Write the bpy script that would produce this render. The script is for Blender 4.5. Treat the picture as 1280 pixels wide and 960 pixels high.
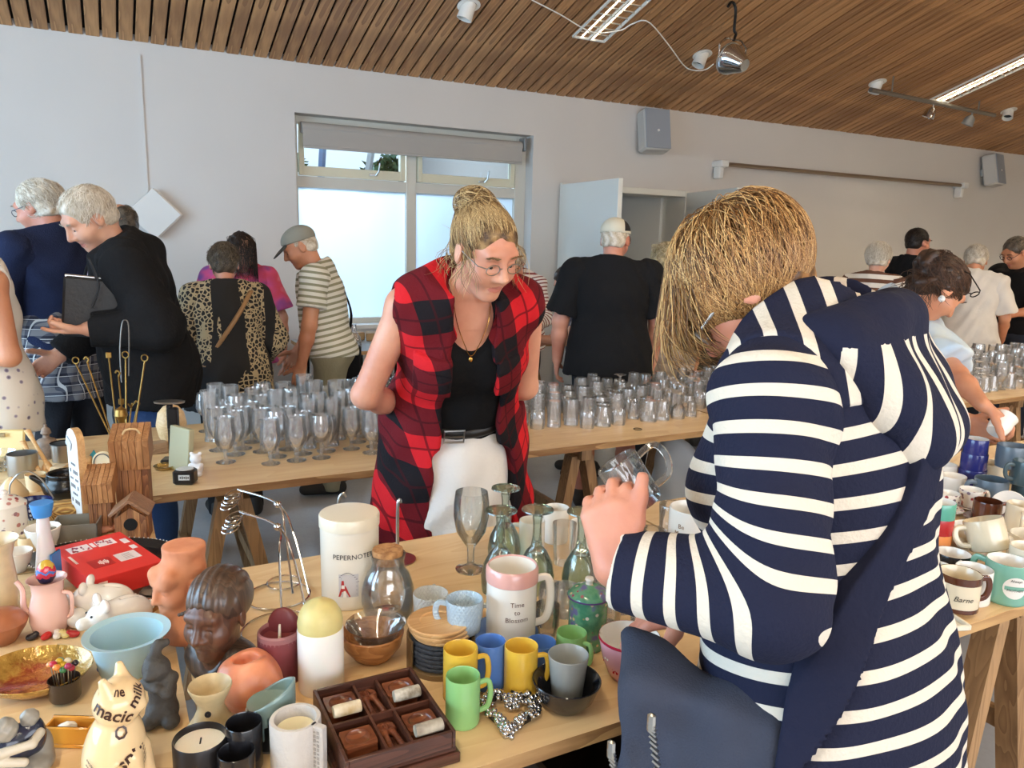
import bpy, math, random
import numpy as np
from mathutils import Vector, Matrix
random.seed(7); rng = np.random.default_rng(7)
for o in list(bpy.data.objects): bpy.data.objects.remove(o)
scn = bpy.context.scene
COL = scn.collection
pi = math.pi
def rad(a): return math.radians(a)
# ---------------------------------------------------------------- camera
CAM_H, YAW, PITCH, ROLL, FPX = 1.55, rad(28), rad(10.6), rad(1.5), 962.0
_F = np.array([math.sin(YAW)*math.cos(PITCH), math.cos(YAW)*math.cos(PITCH), -math.sin(PITCH)])
_R0 = np.array([math.cos(YAW), -math.sin(YAW), 0.0]); _U0 = np.cross(_R0, _F)
_R = _R0*math.cos(ROLL)+_U0*math.sin(ROLL); _U = _U0*math.cos(ROLL)-_R0*math.sin(ROLL)
cd_ = bpy.data.cameras.new('camera'); cam = bpy.data.objects.new('camera', cd_); COL.objects.link(cam)
cd_.sensor_width = 36; cd_.lens = FPX/1280*36; cd_.clip_start = .02
cam.matrix_world = Matrix(((_R[0], _U[0], -_F[0], 0), (_R[1], _U[1], -_F[1], 0), (_R[2], _U[2], -_F[2], CAM_H), (0, 0, 0, 1)))
scn.camera = cam
def ray(px, py): return _F+_R*(px-640)/FPX-_U*(py-480)/FPX
def T(px, py, z=.75):            # point of a horizontal surface seen at a pixel, and metres per pixel there
    d = ray(px, py); t = (z-CAM_H)/d[2]
    return d[0]*t, d[1]*t, t/FPX
def AT(px, py, t):               # point at a depth
    d = ray(px, py); return np.array([d[0]*t, d[1]*t, CAM_H+d[2]*t])
# ---------------------------------------------------------------- view, world, daylight
scn.view_settings.view_transform = 'Standard'; scn.view_settings.look = 'None'
scn.view_settings.gamma = 1; scn.view_settings.use_curve_mapping = False
scn.view_settings.exposure = 0.36
scn.cycles.transparent_max_bounces = 40; scn.cycles.max_bounces = 10; scn.cycles.transmission_bounces = 10
w = bpy.data.worlds.new('sky'); scn.world = w; w.use_nodes = True
bg = w.node_tree.nodes['Background']; bg.inputs[0].default_value = (.62, .80, 1, 1); bg.inputs[1].default_value = 1.3
def area(name, loc, target, sx, sy, power, col):
    l = bpy.data.lights.new(name, 'AREA'); l.shape = 'RECTANGLE'; l.size = sx; l.size_y = sy; l.energy = power; l.color = col
    o = bpy.data.objects.new(name, l); COL.objects.link(o); o.location = loc
    o.rotation_euler = (Vector(target)-Vector(loc)).to_track_quat('-Z', 'Y').to_euler(); return o
# daylight coming in through the windows of the left wall, the wall behind the camera, and outside the frosted panes
area('window_daylight_left', (-3.02, 2.6, 1.75), (2, 2.6, 1.2), 4.6, 1.7, 165, (.47, .74, 1))
area('window_daylight_rear', (1.5, -3.15, 1.8), (1.5, 3, 1.1), 6.0, 1.7, 130, (.98, .97, 1))
area('courtyard_daylight', (1.2, 7.75, 2.9), (2.0, 6.6, 1.4), 1.2, 1.0, 120, (.62, .82, 1))
# ---------------------------------------------------------------- materials
def lin(c):
    return tuple(((x/255)/12.92 if x/255 <= .04045 else ((x/255+.055)/1.055)**2.4) for x in c)+(1,)
MATS = {}
class N:
    def __init__(s, m): s.t = m.node_tree; s.n = s.t.nodes; s.b = s.n.get('Principled BSDF')
    def new(s, typ, **kw):
        x = s.n.new(typ)
        for k, v in kw.items():
            if k.startswith('i_'):
                k = k[2:]; k = int(k) if k.isdigit() else k.replace('_', ' ')
                x.inputs[k].default_value = v
            else: setattr(x, k, v)
        return x
    def ln(s, a, b): s.t.links.new(a, b)
    def ramp(s, fac, stops, interp='LINEAR'):
        r = s.n.new('ShaderNodeValToRGB'); r.color_ramp.interpolation = interp; e = r.color_ramp.elements
        while len(e) < len(stops): e.new(.5)
        for q, (p, c) in zip(e, stops): q.position = p; q.color = c
        s.ln(fac, r.inputs[0]); return r.outputs[0]
    def coord(s, kind='Object', scale=(1, 1, 1), rot=(0, 0, 0)):
        c = s.n.new('ShaderNodeTexCoord'); m = s.n.new('ShaderNodeMapping'); m.inputs['Scale'].default_value = scale; m.inputs['Rotation'].default_value = rot
        s.ln(c.outputs[kind], m.inputs[0]); return m.outputs[0]
    def noise(s, vec, scale, detail=3, rough=.5):
        x = s.n.new('ShaderNodeTexNoise'); x.inputs['Scale'].default_value = scale; x.inputs['Detail'].default_value = detail; x.inputs['Roughness'].default_value = rough
        if vec is not None: s.ln(vec, x.inputs[0])
        return x.outputs['Fac']
    def bump(s, h, st, dist=.01):
        x = s.n.new('ShaderNodeBump'); x.inputs['Strength'].default_value = st; x.inputs['Distance'].default_value = dist
        s.ln(h, x.inputs['Height']); s.ln(x.outputs[0], s.b.inputs['Normal'])
    def math(s, op, a, b=None, c=None):
        x = s.n.new('ShaderNodeMath'); x.operation = op
        for i, v in enumerate((a, b, c)):
            if v is None: continue
            if isinstance(v, (int, float)): x.inputs[i].default_value = v
            else: s.ln(v, x.inputs[i])
        return x.outputs[0]
    def mix(s, fac, a, b):
        x = s.n.new('ShaderNodeMix'); x.data_type = 'RGBA'
        for sock, v in ((x.inputs[0], fac), (x.inputs[6], a), (x.inputs[7], b)):
            if isinstance(v, (int, float)): sock.default_value = v
            elif isinstance(v, tuple): sock.default_value = v
            else: s.ln(v, sock)
        return x.outputs[2]
    def attr(s, name):
        x = s.n.new('ShaderNodeAttribute'); x.attribute_name = name; return x.outputs['Fac']
    def sep(s, vec):
        x = s.n.new('ShaderNodeSeparateXYZ'); s.ln(vec, x.inputs[0]); return x.outputs
def base(name, rough=.5, metal=0, spec=.5, coat=0):
    m = bpy.data.materials.new(name); m.use_nodes = True; n = N(m)
    n.b.inputs['Roughness'].default_value = rough; n.b.inputs['Metallic'].default_value = metal
    n.b.inputs['Specular IOR Level'].default_value = spec; n.b.inputs['Coat Weight'].default_value = coat
    return m, n
def mat(name, col, rough=.5, metal=0, var=.0, vscale=20, bump=0, bscale=60, spec=.5, coat=0, emit=None, sss=0, stretch=(1, 1, 1), col2=None):
    """procedural surface: base colour with noise variation towards col2 (or darker), and fine relief"""
    if name in MATS: return MATS[name]
    m, n = base(name, rough, metal, spec, coat); c = lin(col)
    if var or col2:
        v = n.noise(n.coord(scale=stretch), vscale, 4)
        c2 = lin(col2) if col2 else tuple(x*(1-var) for x in c[:3])+(1,)
        n.ln(n.ramp(v, [(.35, c), (.68, c2)]), n.b.inputs['Base Color'])
    else: n.b.inputs['Base Color'].default_value = c
    if bump: n.bump(n.noise(n.coord(scale=stretch), bscale, 4), bump)
    if emit: n.b.inputs['Emission Color'].default_value = c; n.b.inputs['Emission Strength'].default_value = emit
    if sss: n.b.inputs['Subsurface Weight'].default_value = sss; n.b.inputs['Subsurface Radius'].default_value = (.02, .008, .004)
    MATS[name] = m; return m
def wood(name, c1, c2, rough=.5, scale=6, axis=0, bump=.15, ring=14, coat=0):
    if name in MATS: return MATS[name]
    m, n = base(name, rough, coat=coat); st = [9, 9, 9]; st[axis] = .9
    vec = n.coord(scale=tuple(st)); a = n.noise(vec, scale, 6, .6); b = n.noise(vec, scale*.35, 2)
    wv = n.math('FRACT', n.math('MULTIPLY', b, ring)); t = n.math('ADD', n.math('MULTIPLY', a, .65), n.math('MULTIPLY', wv, .35))
    oi = n.new('ShaderNodeObjectInfo')
    t = n.math('ADD', t, n.math('MULTIPLY', n.math('SUBTRACT', oi.outputs['Random'], .5), .28))
    n.ln(n.ramp(t, [(.28, lin(c1)), (.72, lin(c2))]), n.b.inputs['Base Color']); n.bump(a, bump); MATS[name] = m; return m
def glass(name, tint=(240, 248, 246), edge=(150, 172, 170), rough=.02, spec=1.0, frost_glow=0):
    """thin clear glass: see-through, tinted where the wall is seen edge-on, with a sharp reflection"""
    if name in MATS: return MATS[name]
    m = bpy.data.materials.new(name); m.use_nodes = True; n = N(m); n.n.remove(n.b)
    lw = n.new('ShaderNodeLayerWeight'); lw.inputs[0].default_value = .5
    tr = n.new('ShaderNodeBsdfTransparent'); gl = n.new('ShaderNodeBsdfGlossy'); gl.inputs['Roughness'].default_value = rough
    gl.inputs['Color'].default_value = (spec, spec, spec, 1)
    f3 = n.math('POWER', lw.outputs['Facing'], 2.2)
    n.ln(n.ramp(f3, [(0, lin(tint)), (.9, lin(edge))]), tr.inputs[0])
    fr = n.new('ShaderNodeFresnel'); fr.inputs[0].default_value = 1.5
    ms = n.new('ShaderNodeMixShader'); n.ln(n.math('MINIMUM', n.math('ADD', n.math('MULTIPLY', fr.outputs[0], 1.2), .035), .9), ms.inputs[0])
    top = tr.outputs[0]
    if frost_glow:  # white diffuse share
        df = n.new('ShaderNodeBsdfTranslucent'); d2 = n.new('ShaderNodeBsdfDiffuse'); df.inputs[0].default_value = lin(tint); d2.inputs[0].default_value = lin(tint)
        m1 = n.new('ShaderNodeMixShader'); m1.inputs[0].default_value = .5; n.ln(df.outputs[0], m1.inputs[1]); n.ln(d2.outputs[0], m1.inputs[2])
        m2 = n.new('ShaderNodeMixShader'); m2.inputs[0].default_value = frost_glow; n.ln(tr.outputs[0], m2.inputs[1]); n.ln(m1.outputs[0], m2.inputs[2]); top = m2.outputs[0]
    n.ln(top, ms.inputs[1]); n.ln(gl.outputs[0], ms.inputs[2]); n.ln(ms.outputs[0], n.n['Material Output'].inputs[0]); MATS[name] = m; return m
# ---------------------------------------------------------------- geometry helpers
def rotm(ax=0, ay=0, az=0):
    return np.array(Matrix.Rotation(rad(az), 3, 'Z') @ Matrix.Rotation(rad(ay), 3, 'Y') @ Matrix.Rotation(rad(ax), 3, 'X'))
def tag(o, label=None, cat=None, group=None, kind=None):
    for k, v in (('label', label), ('category', cat), ('group', group), ('kind', kind)):
        if v: o[k] = v
    return o
def thing(name, loc, label, cat, group=None, rz=0, kind=None):
    o = bpy.data.objects.new(name, None); o.empty_display_size = .05; COL.objects.link(o); o.location = loc; o.rotation_euler = (0, 0, rad(rz))
    return tag(o, label, cat, group, kind)
def link(name, me, parent=None, loc=None, rot=None, **kw):
    o = bpy.data.objects.new(name, me); COL.objects.link(o)
    if parent: o.parent = parent
    if loc is not None: o.location = loc
    if rot is not None: o.rotation_euler = tuple(rad(a) for a in rot)
    return tag(o, **kw)
def mesh(name, V, F, mats, mi=None, angle=40, attrs=None):
    me = bpy.data.meshes.new(name); me.from_pydata([tuple(map(float, v)) for v in V], [], [tuple(int(i) for i in f) for f in F])
    for m in (mats if isinstance(mats, (list, tuple)) else [mats]): me.materials.append(m)
    me.polygons.foreach_set('use_smooth', [True]*len(me.polygons))
    if mi is not None: me.polygons.foreach_set('material_index', np.array(mi, dtype=np.int32))
    for k, a in (attrs or {}).items():
        at = me.attributes.new(k, 'FLOAT', 'POINT'); at.data.foreach_set('value', np.asarray(a, dtype=np.float32))
    if angle < 180: me.set_sharp_from_angle(angle=rad(angle))
    me.update(); return me
class G:
    """collects shapes; build() links them as ONE mesh object"""
    def __init__(s): s.v = []; s.f = []; s.m = []
    def add(s, V, F, m=0):
        k = len(s.v); s.v += [tuple(map(float, v)) for v in V]; s.f += [tuple(i+k for i in f) for f in F]; s.m += [m]*len(F); return s
    def box(s, c, d, R=None, m=0, bev=0, taper=1):
        x, y, z = d[0]/2, d[1]/2, d[2]/2
        if bev <= 0:
            V = [(sx*x*(taper if sz > 0 else 1), sy*y*(taper if sz > 0 else 1), sz*z) for sz in (-1, 1) for sx, sy in ((-1, -1), (1, -1), (1, 1), (-1, 1))]
            F = [(3, 2, 1, 0), (4, 5, 6, 7), (0, 1, 5, 4), (1, 2, 6, 5), (2, 3, 7, 6), (3, 0, 4, 7)]
        else:
            b = min(bev, x*.9, y*.9, z*.9); V = []; F = []
            for zz, i in ((-z, b), (-z+b, 0), (z-b, 0), (z, b)):
                X, Y = x-i, y-i; c2 = b*(1 if i == 0 else .6)
                V += [(-X+c2, -Y, zz), (X-c2, -Y, zz), (X, -Y+c2, zz), (X, Y-c2, zz), (X-c2, Y, zz), (-X+c2, Y, zz), (-X, Y-c2, zz), (-X, -Y+c2, zz)]
            for r in range(3):
                for i in range(8): j = (i+1) % 8; F.append((r*8+i, r*8+j, r*8+8+j, r*8+8+i))
            F += [tuple(range(7, -1, -1)), tuple(range(24, 32))]
        V = np.array(V)
        if R is not None: V = V@np.array(R).T
        return s.add(V+np.array(c), F, m)
    def lathe(s, prof, seg=24, c=(0, 0, 0), R=None, m=0, close=False, sx=1, sy=1, wob=None, cap=False):
        V = []; F = []; n = len(prof)
        for r, z in prof:
            for i in range(seg):
                a = 2*pi*i/seg; q = r*(1+(wob(a, z) if wob else 0)); V.append((q*math.cos(a)*sx, q*math.sin(a)*sy, z))
        for k in range(n-1 if not close else n):
            a, b = k*seg, ((k+1) % n)*seg
            for i in range(seg): j = (i+1) % seg; F.append((a+i, a+j, b+j, b+i))
        if cap and not close:
            if prof[0][0] > 1e-5: F.append(tuple(range(seg-1, -1, -1)))
            if prof[-1][0] > 1e-5: F.append(tuple((n-1)*seg+i for i in range(seg)))
        V = np.array(V)
        if R is not None: V = V@np.array(R).T
        return s.add(V+np.array(c), F, m)
    def tube(s, pts, r, seg=8, closed=False, m=0, flat=1.0, up=(0, 0, 1)):
        P = np.array(pts, float); n = len(P); r = np.broadcast_to(np.asarray(r, float), (n,)); V = []; F = []; u = None
        for i in range(n):
            a, b = (P[(i-1) % n], P[(i+1) % n]) if closed else (P[max(i-1, 0)], P[min(i+1, n-1)])
            t = (b-a)/(np.linalg.norm(b-a)+1e-9)
            if u is None: u = np.array(up, float) if abs(t@np.array(up)) < .95 else np.array((1., 0, 0))
            u = u-t*(u@t); u /= np.linalg.norm(u)+1e-9; w_ = np.cross(t, u)
            for k in range(seg): q = 2*pi*k/seg; V.append(P[i]+r[i]*(math.cos(q)*u*flat+math.sin(q)*w_))
        for i in range(n if closed else n-1):
            a, b = i*seg, ((i+1) % n)*seg
            for k in range(seg): j = (k+1) % seg; F.append((a+k, a+j, b+j, b+k))
        if not closed: F += [tuple(range(seg-1, -1, -1)), tuple((n-1)*seg+k for k in range(seg))]
        return s.add(V, F, m)
    def ell(s, c, r, seg=16, R=None, m=0):
        r = (r, r, r) if isinstance(r, (int, float)) else r; h = max(4, seg//2)
        V = [(0, 0, -1)]+[(math.sin(pi*k/h)*math.cos(2*pi*i/seg), math.sin(pi*k/h)*math.sin(2*pi*i/seg), -math.cos(pi*k/h)) for k in range(1, h) for i in range(seg)]+[(0, 0, 1)]
        F = [(0, 1+(i+1) % seg, 1+i) for i in range(seg)]
        for k in range(h-2):
            for i in range(seg): j = (i+1) % seg; a = 1+k*seg; F.append((a+i, a+j, a+seg+j, a+seg+i))
        a = 1+(h-2)*seg; F += [(a+i, a+(i+1) % seg, len(V)-1) for i in range(seg)]
        V = np.array(V)*np.array(r)
        if R is not None: V = V@np.array(R).T
        return s.add(V+np.array(c), F, m)
    def prism(s, poly, z0, z1, R=None, c=(0, 0, 0), m=0):
        n = len(poly); V = [(x, y, z0) for x, y in poly]+[(x, y, z1) for x, y in poly]
        F = [tuple(range(n-1, -1, -1)), tuple(range(n, 2*n))]+[(i, (i+1) % n, n+(i+1) % n, n+i) for i in range(n)]
        V = np.array(V, float)
        if R is not None: V = V@np.array(R).T
        return s.add(V+np.array(c), F, m)
    def me(s, name, mats, angle=40): return mesh(name, s.v, s.f, mats, s.m, angle)
    def build(s, name, mats, parent=None, loc=None, rot=None, angle=40, **kw): return link(name, s.me(name, mats, angle), parent, loc, rot, **kw)
def arc(c, r, a0, a1, n, plane='xz'):
    out = []
    for i in range(n):
        a = rad(a0+(a1-a0)*i/(n-1)); u, v = r*math.cos(a), r*math.sin(a)
        out.append((c[0]+u, c[1], c[2]+v) if plane == 'xz' else (c[0]+u, c[1]+v, c[2]) if plane == 'xy' else (c[0], c[1]+u, c[2]+v))
    return out
def bez(P, n=16):
    P = [np.array(p, float) for p in P]; out = []
    for i in range(n):      # Catmull-Rom through all the points
        t = i/(n-1)*(len(P)-1); k = min(int(t), len(P)-2); u = t-k
        a, b, c, d = P[max(k-1, 0)], P[k], P[k+1], P[min(k+2, len(P)-1)]
        out.append(.5*((2*b)+(c-a)*u+(2*a-5*b+4*c-d)*u*u+(3*b-a-3*c+d)*u**3))
    return out
def dup(root, loc, rz=None, label=None, group=None, scale=None, parent=None):
    r = root.copy(); COL.objects.link(r); r.location = loc; r.parent = parent
    if rz is not None: r.rotation_euler = (root.rotation_euler[0], root.rotation_euler[1], rad(rz))
    if scale: r.scale = (scale,)*3 if isinstance(scale, (int, float)) else scale
    if label: r['label'] = label
    if group: r['group'] = group
    for ch in list(root.children):
        c = ch.copy(); COL.objects.link(c); c.parent = r
        for g in ch.children: d = g.copy(); COL.objects.link(d); d.parent = c
    return r
_txt = {}
def text_vf(s, size=1.0, bold=0.0, align='CENTER', shear=0):
    k = (s, bold, align, shear)
    if k not in _txt:
        cu = bpy.data.curves.new('t', 'FONT'); cu.body = s; cu.align_x = align; cu.align_y = 'CENTER'; cu.resolution_u = 2; cu.offset = bold; cu.shear = shear; cu.size = 1
        o = bpy.data.objects.new('t', cu); COL.objects.link(o); dg = bpy.context.evaluated_depsgraph_get(); me = o.evaluated_get(dg).to_mesh()
        _txt[k] = (np.array([v.co[:] for v in me.vertices]), [tuple(p.vertices) for p in me.polygons])
        o.evaluated_get(dg).to_mesh_clear(); bpy.data.objects.remove(o); bpy.data.curves.remove(cu)
    V, F = _txt[k]; return V*size, F
def wrap(V, r, ang, z, d=.0008):           # flat lettering laid around a cylinder
    a = rad(ang)+V[:, 0]/r; rr = r+d if not callable(d) else d(V[:, 1]+z); return np.stack([rr*np.cos(a), rr*np.sin(a), V[:, 1]+z], 1)
# ---------------------------------------------------------------- signed distance modelling (continuous organic surfaces)
def sdf(prims, res, k=.02, noise=None):
    """prims: ('c',a,b,ra,rb,[k],[n],[s]) tapered capsule (flattened by s along n) | ('e',c,r,[R],[k]) ellipsoid | ('b',c,half,[R],[k]) rounded box
       '-c','-e','-b' carve | ('h',p,n) keep the side the normal points away from.  Returns vertices, quads"""
    lo = np.full(3, 1e9); hi = np.full(3, -1e9)
    for p in prims:
        if p[0] == 'c':
            for q, r in ((p[1], p[3]), (p[2], p[4])): lo = np.minimum(lo, np.array(q)-r); hi = np.maximum(hi, np.array(q)+r)
        elif p[0] in 'eb': r = max(p[2]); lo = np.minimum(lo, np.array(p[1])-r*(1.0 if p[0] == 'e' else 1.75)); hi = np.maximum(hi, np.array(p[1])+r*(1 if p[0] == 'e' else 1.75))
    lo -= 3*res; hi += 3*res; n = np.ceil((hi-lo)/res).astype(int)+1
    ax = [lo[i]+res*np.arange(n[i]) for i in range(3)]; D = np.full(n, .2, np.float32)
    for p in prims:
        op = p[0]; neg = op[0] == '-'; op = op[-1]
        if op == 'h':
            nn = np.array(p[2], float); nn /= np.linalg.norm(nn); pt = np.array(p[1])
            d = (ax[0]-pt[0])[:, None, None]*nn[0]+(ax[1]-pt[1])[None, :, None]*nn[1]+(ax[2]-pt[2])[None, None, :]*nn[2]
            D = np.maximum(D, d.astype(np.float32)); continue
        if op == 'c':
            a, b = np.array(p[1], float), np.array(p[2], float); R = max(p[3], p[4]); kk = p[5] if len(p) > 5 and p[5] is not None else k; l0 = np.minimum(a, b)-R; h0 = np.maximum(a, b)+R
        else:
            a = np.array(p[1], float); R = max(p[2])*(1 if op == 'e' else 1.75); kk = p[4] if len(p) > 4 and p[4] is not None else k; l0 = a-R; h0 = a+R
        mg = kk+3*res; i0 = np.maximum(((l0-mg-lo)/res).astype(int), 0); i1 = np.minimum(np.ceil((h0+mg-lo)/res).astype(int)+1, n)
        if (i1 <= i0).any(): continue
        sl = tuple(slice(i0[i], i1[i]) for i in range(3))
        X = np.stack(np.meshgrid(*[ax[i][sl[i]] for i in range(3)], indexing='ij'), -1).astype(np.float32)
        if op == 'c':
            ab = (b-a); L = max(ab@ab, 1e-9); v = X-a.astype(np.float32); t = np.clip((v@ab.astype(np.float32))/L, 0, 1); w_ = v-t[..., None]*ab.astype(np.float32)
            if len(p) > 6:
                nn = np.array(p[6], float); nn = (nn/np.linalg.norm(nn)).astype(np.float32); w_ = w_+((w_@nn)*(p[7]-1))[..., None]*nn
            d = np.sqrt((w_**2).sum(-1))-(p[3]+(p[4]-p[3])*t)
            if len(p) > 6 and p[7] > 1: d = d/((1+p[7])/2)
        else:
            v = X-a.astype(np.float32)
            if len(p) > 3 and p[3] is not None: v = v@np.array(p[3], np.float32)
            r = np.array(p[2], np.float32)
            if op == 'e':
                k0 = np.sqrt(((v/r)**2).sum(-1)); k1 = np.sqrt(((v/r**2)**2).sum(-1)); d = k0*(k0-1)/np.maximum(k1, 1e-6)
            else:
                rd = r.min()*.35; q = np.abs(v)-(r-rd); d = np.sqrt((np.maximum(q, 0)**2).sum(-1))+np.minimum(q.max(-1), 0)-rd
        A = D[sl]; kk = max(kk, 1e-5)
        if neg: h = np.maximum(kk-np.abs(A+d), 0)/kk; D[sl] = np.maximum(A, -d)+h*h*kk*.25
        else: h = np.maximum(kk-np.abs(A-d), 0)/kk; D[sl] = np.minimum(A, d)-h*h*kk*.25
    if noise is not None:
        near = np.abs(D) < .03; idx = np.argwhere(near); D[near] += noise(lo+idx*res).astype(np.float32)
    S = D < 0; n = np.array(D.shape)
    C8 = [(i, j, l) for i in (0, 1) for j in (0, 1) for l in (0, 1)]
    cs = np.zeros(n-1, np.int8)
    for i, j, l in C8: cs += S[i:n[0]-1+i, j:n[1]-1+j, l:n[2]-1+l]
    act = (cs > 0) & (cs < 8); ids = np.argwhere(act); idx = np.full(act.shape, -1, np.int64); idx[act] = np.arange(len(ids))
    acc = np.zeros((len(ids), 3)); cnt = np.zeros(len(ids))
    for a in C8:
        for x in range(3):
            if a[x]: continue
            b = list(a); b[x] = 1
            da = D[tuple((ids+a).T)]; db = D[tuple((ids+b).T)]; cr = (da < 0) != (db < 0)
            t = np.where(cr, da/np.where(cr, da-db, 1), 0); p_ = np.tile(np.array(a, float), (len(ids), 1)); p_[:, x] = t
            acc[cr] += p_[cr]; cnt[cr] += 1
    V = lo+(ids+acc/cnt[:, None])*res; Fs = []
    for x in range(3):
        y, z = (x+1) % 3, (x+2) % 3
        sa = [slice(0, None)]*3; sb = [slice(0, None)]*3; sa[x] = slice(0, n[x]-1); sb[x] = slice(1, n[x])
        ch = S[tuple(sa)] != S[tuple(sb)]; e = np.argwhere(ch); e = e[(e[:, y] > 0) & (e[:, z] > 0) & (e[:, y] < n[y]-1) & (e[:, z] < n[z]-1)]
        oy = np.zeros(3, int); oy[y] = 1; oz = np.zeros(3, int); oz[z] = 1
        q = np.stack([idx[tuple((e-oy-oz).T)], idx[tuple((e-oz).T)], idx[tuple(e.T)], idx[tuple((e-oy).T)]], 1)
        fl = ~S[tuple(e.T)]; q[fl] = q[fl][:, ::-1]; Fs.append(q)
    return V, np.concatenate(Fs)
def npmesh(name, V, F, mats, mi=None, attrs=None):
    me = bpy.data.meshes.new(name); V = np.asarray(V, np.float32); F = np.asarray(F, np.int32); w_ = F.shape[1]
    me.vertices.add(len(V)); me.vertices.foreach_set('co', V.ravel()); me.loops.add(F.size); me.loops.foreach_set('vertex_index', F.ravel())
    me.polygons.add(len(F)); me.polygons.foreach_set('loop_start', np.arange(0, F.size, w_, dtype=np.int32)); me.polygons.foreach_set('loop_total', np.full(len(F), w_, np.int32))
    for m in (mats if isinstance(mats, (list, tuple)) else [mats]): me.materials.append(m)
    if mi is not None: me.polygons.foreach_set('material_index', np.asarray(mi, np.int32))
    me.polygons.foreach_set('use_smooth', np.ones(len(F), bool))
    for k, a in (attrs or {}).items():
        at = me.attributes.new(k, 'FLOAT', 'POINT'); at.data.foreach_set('value', np.asarray(a, np.float32))
    me.update(calc_edges=True); return me
def sculpt(name, prims, res, m, parent=None, k=.02, loc=None, rot=None, noise=None, mi=None, attrs=None, **kw):
    V, F = sdf(prims, res, k, noise)
    mii = mi(V[F].mean(1)) if mi else None
    return link(name, npmesh(name, V, F, m, mii, attrs(V) if attrs else None), parent, loc, rot, **kw)
# ================================================================ the room
YW, ZC, SL = 6.4, 2.86, math.tan(rad(17))
m_wall = mat('painted_wall', (214, 209, 203), .85, var=.03, vscale=1.5, bump=.05, bscale=160)
m_white = mat('white_paint', (226, 225, 220), .45)
m_cream = mat('window_frame_paint', (206, 203, 192), .45)
mf, n = base('polished_floor', .22, spec=.5)
vv = n.coord(); a = n.noise(vv, 1.3, 5, .6); b = n.noise(vv, 60, 3)
n.ln(n.mix(n.math('MULTIPLY', b, .4), n.ramp(a, [(.3, lin((164, 168, 172))), (.7, lin((194, 196, 198)))]), lin((146, 149, 152))), n.b.inputs['Base Color'])
n.ln(n.math('ADD', n.math('MULTIPLY', a, .2), .06), n.b.inputs['Roughness'])
def slab(name, x0, x1, y0, y1, z0, z1, m, parent=None, kind='structure', **kw):
    return G().box(((x0+x1)/2, (y0+y1)/2, (z0+z1)/2), (x1-x0, y1-y0, z1-z0)).build(name, m, parent, kind=kind, **kw)
slab('floor', -3.3, 13.2, -3.5, 11, -.1, 0, mf)
# wall with the window and the door opening
wb = G()
W0, W1, WZ0, WZ1 = 1.41, 3.56, .80, 2.49; D0, D1, DZ = 3.86, 5.40, 2.09
for x0, x1, z0, z1 in ((-3.2, W0, 0, ZC+.1), (W0, W1, 0, WZ0), (W0, W1, WZ1, ZC+.1), (W1, D0, 0, ZC+.1), (D0, D1, DZ, ZC+.1), (D1, 13, 0, ZC+.1)):
    wb.box(((x0+x1)/2, YW+.16, (z0+z1)/2), (x1-x0, .32, z1-z0))
wb.build('wall_back', m_wall, kind='structure')
wl = G()
for y0, y1, z0, z1 in ((-3.4, .2, 0, 4.6), (.2, 5, 0, .85), (.2, 5, 2.65, 4.6), (5, 6.4, 0, 4.6)): wl.box((-3.15, (y0+y1)/2, (z0+z1)/2), (.2, y1-y0, z1-z0))
wl.build('wall_left', m_wall, kind='structure')
wf = G()
for x0, x1, z0, z1 in ((-3.2, -1.6, 0, 2.9), (-1.6, 4.6, 0, .9), (-1.6, 4.6, 2.7, 2.9), (4.6, 13, 0, 2.9)): wf.box(((x0+x1)/2, -3.3, (z0+z1)/2), (x1-x0, .2, z1-z0))
wf.build('wall_front', m_wall, kind='structure')
slab('wall_right', 12.9, 13.1, -3.4, 6.4, 0, 4.6, m_wall)
# ceiling: dark backing with separate boards running up the slope
mb = wood('ceiling_pine', (146, 101, 62), (198, 147, 96), .55, 3.2, axis=1, bump=.1, ring=7)
m_dark = mat('dark_void', (24, 18, 14), .9)
YR = 1.5; ZR = ZC+SL*(YW-YR)
bk = G(); th = .03
for ya, za, yb, zb in ((YW+.1, ZC-.1*SL, YR, ZR), (YR, ZR, -3.4, ZC)):
    bk.add([(-3.2, ya, za+.05), (13, ya, za+.05), (13, yb, zb+.05), (-3.2, yb, zb+.05), (-3.2, ya, za+.09), (13, ya, za+.09), (13, yb, zb+.09), (-3.2, yb, zb+.09)],
           [(0, 3, 2, 1), (4, 5, 6, 7), (0, 1, 5, 4), (2, 3, 7, 6), (1, 2, 6, 5), (0, 4, 7, 3)])
ceil = bk.build('ceiling', [m_dark], kind='structure')
PB = .1022; L = (YW-YR)/math.cos(rad(17))
plank = G().box((0, 0, 0), (.086, L, .02), bev=.003).me('board', mb)
rx = -17
for i in range(142):
    x = -1.9+i*PB
    link('board', plank, ceil, (x+.0, (YW+YR)/2, (ZC+ZR)/2+.012+random.uniform(-.002, .002)), (rx, 0, 0))
G().add([(-3.2, YR, ZR+.01), (13, YR, ZR+.01), (13, -3.4, ZC), (-3.2, -3.4, ZC)], [(0, 1, 2, 3)]).build('boarding', mb, ceil, kind='stuff')
def cz(y): return ZC+SL*(YW-y)
RC = rotm(-17)
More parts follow.
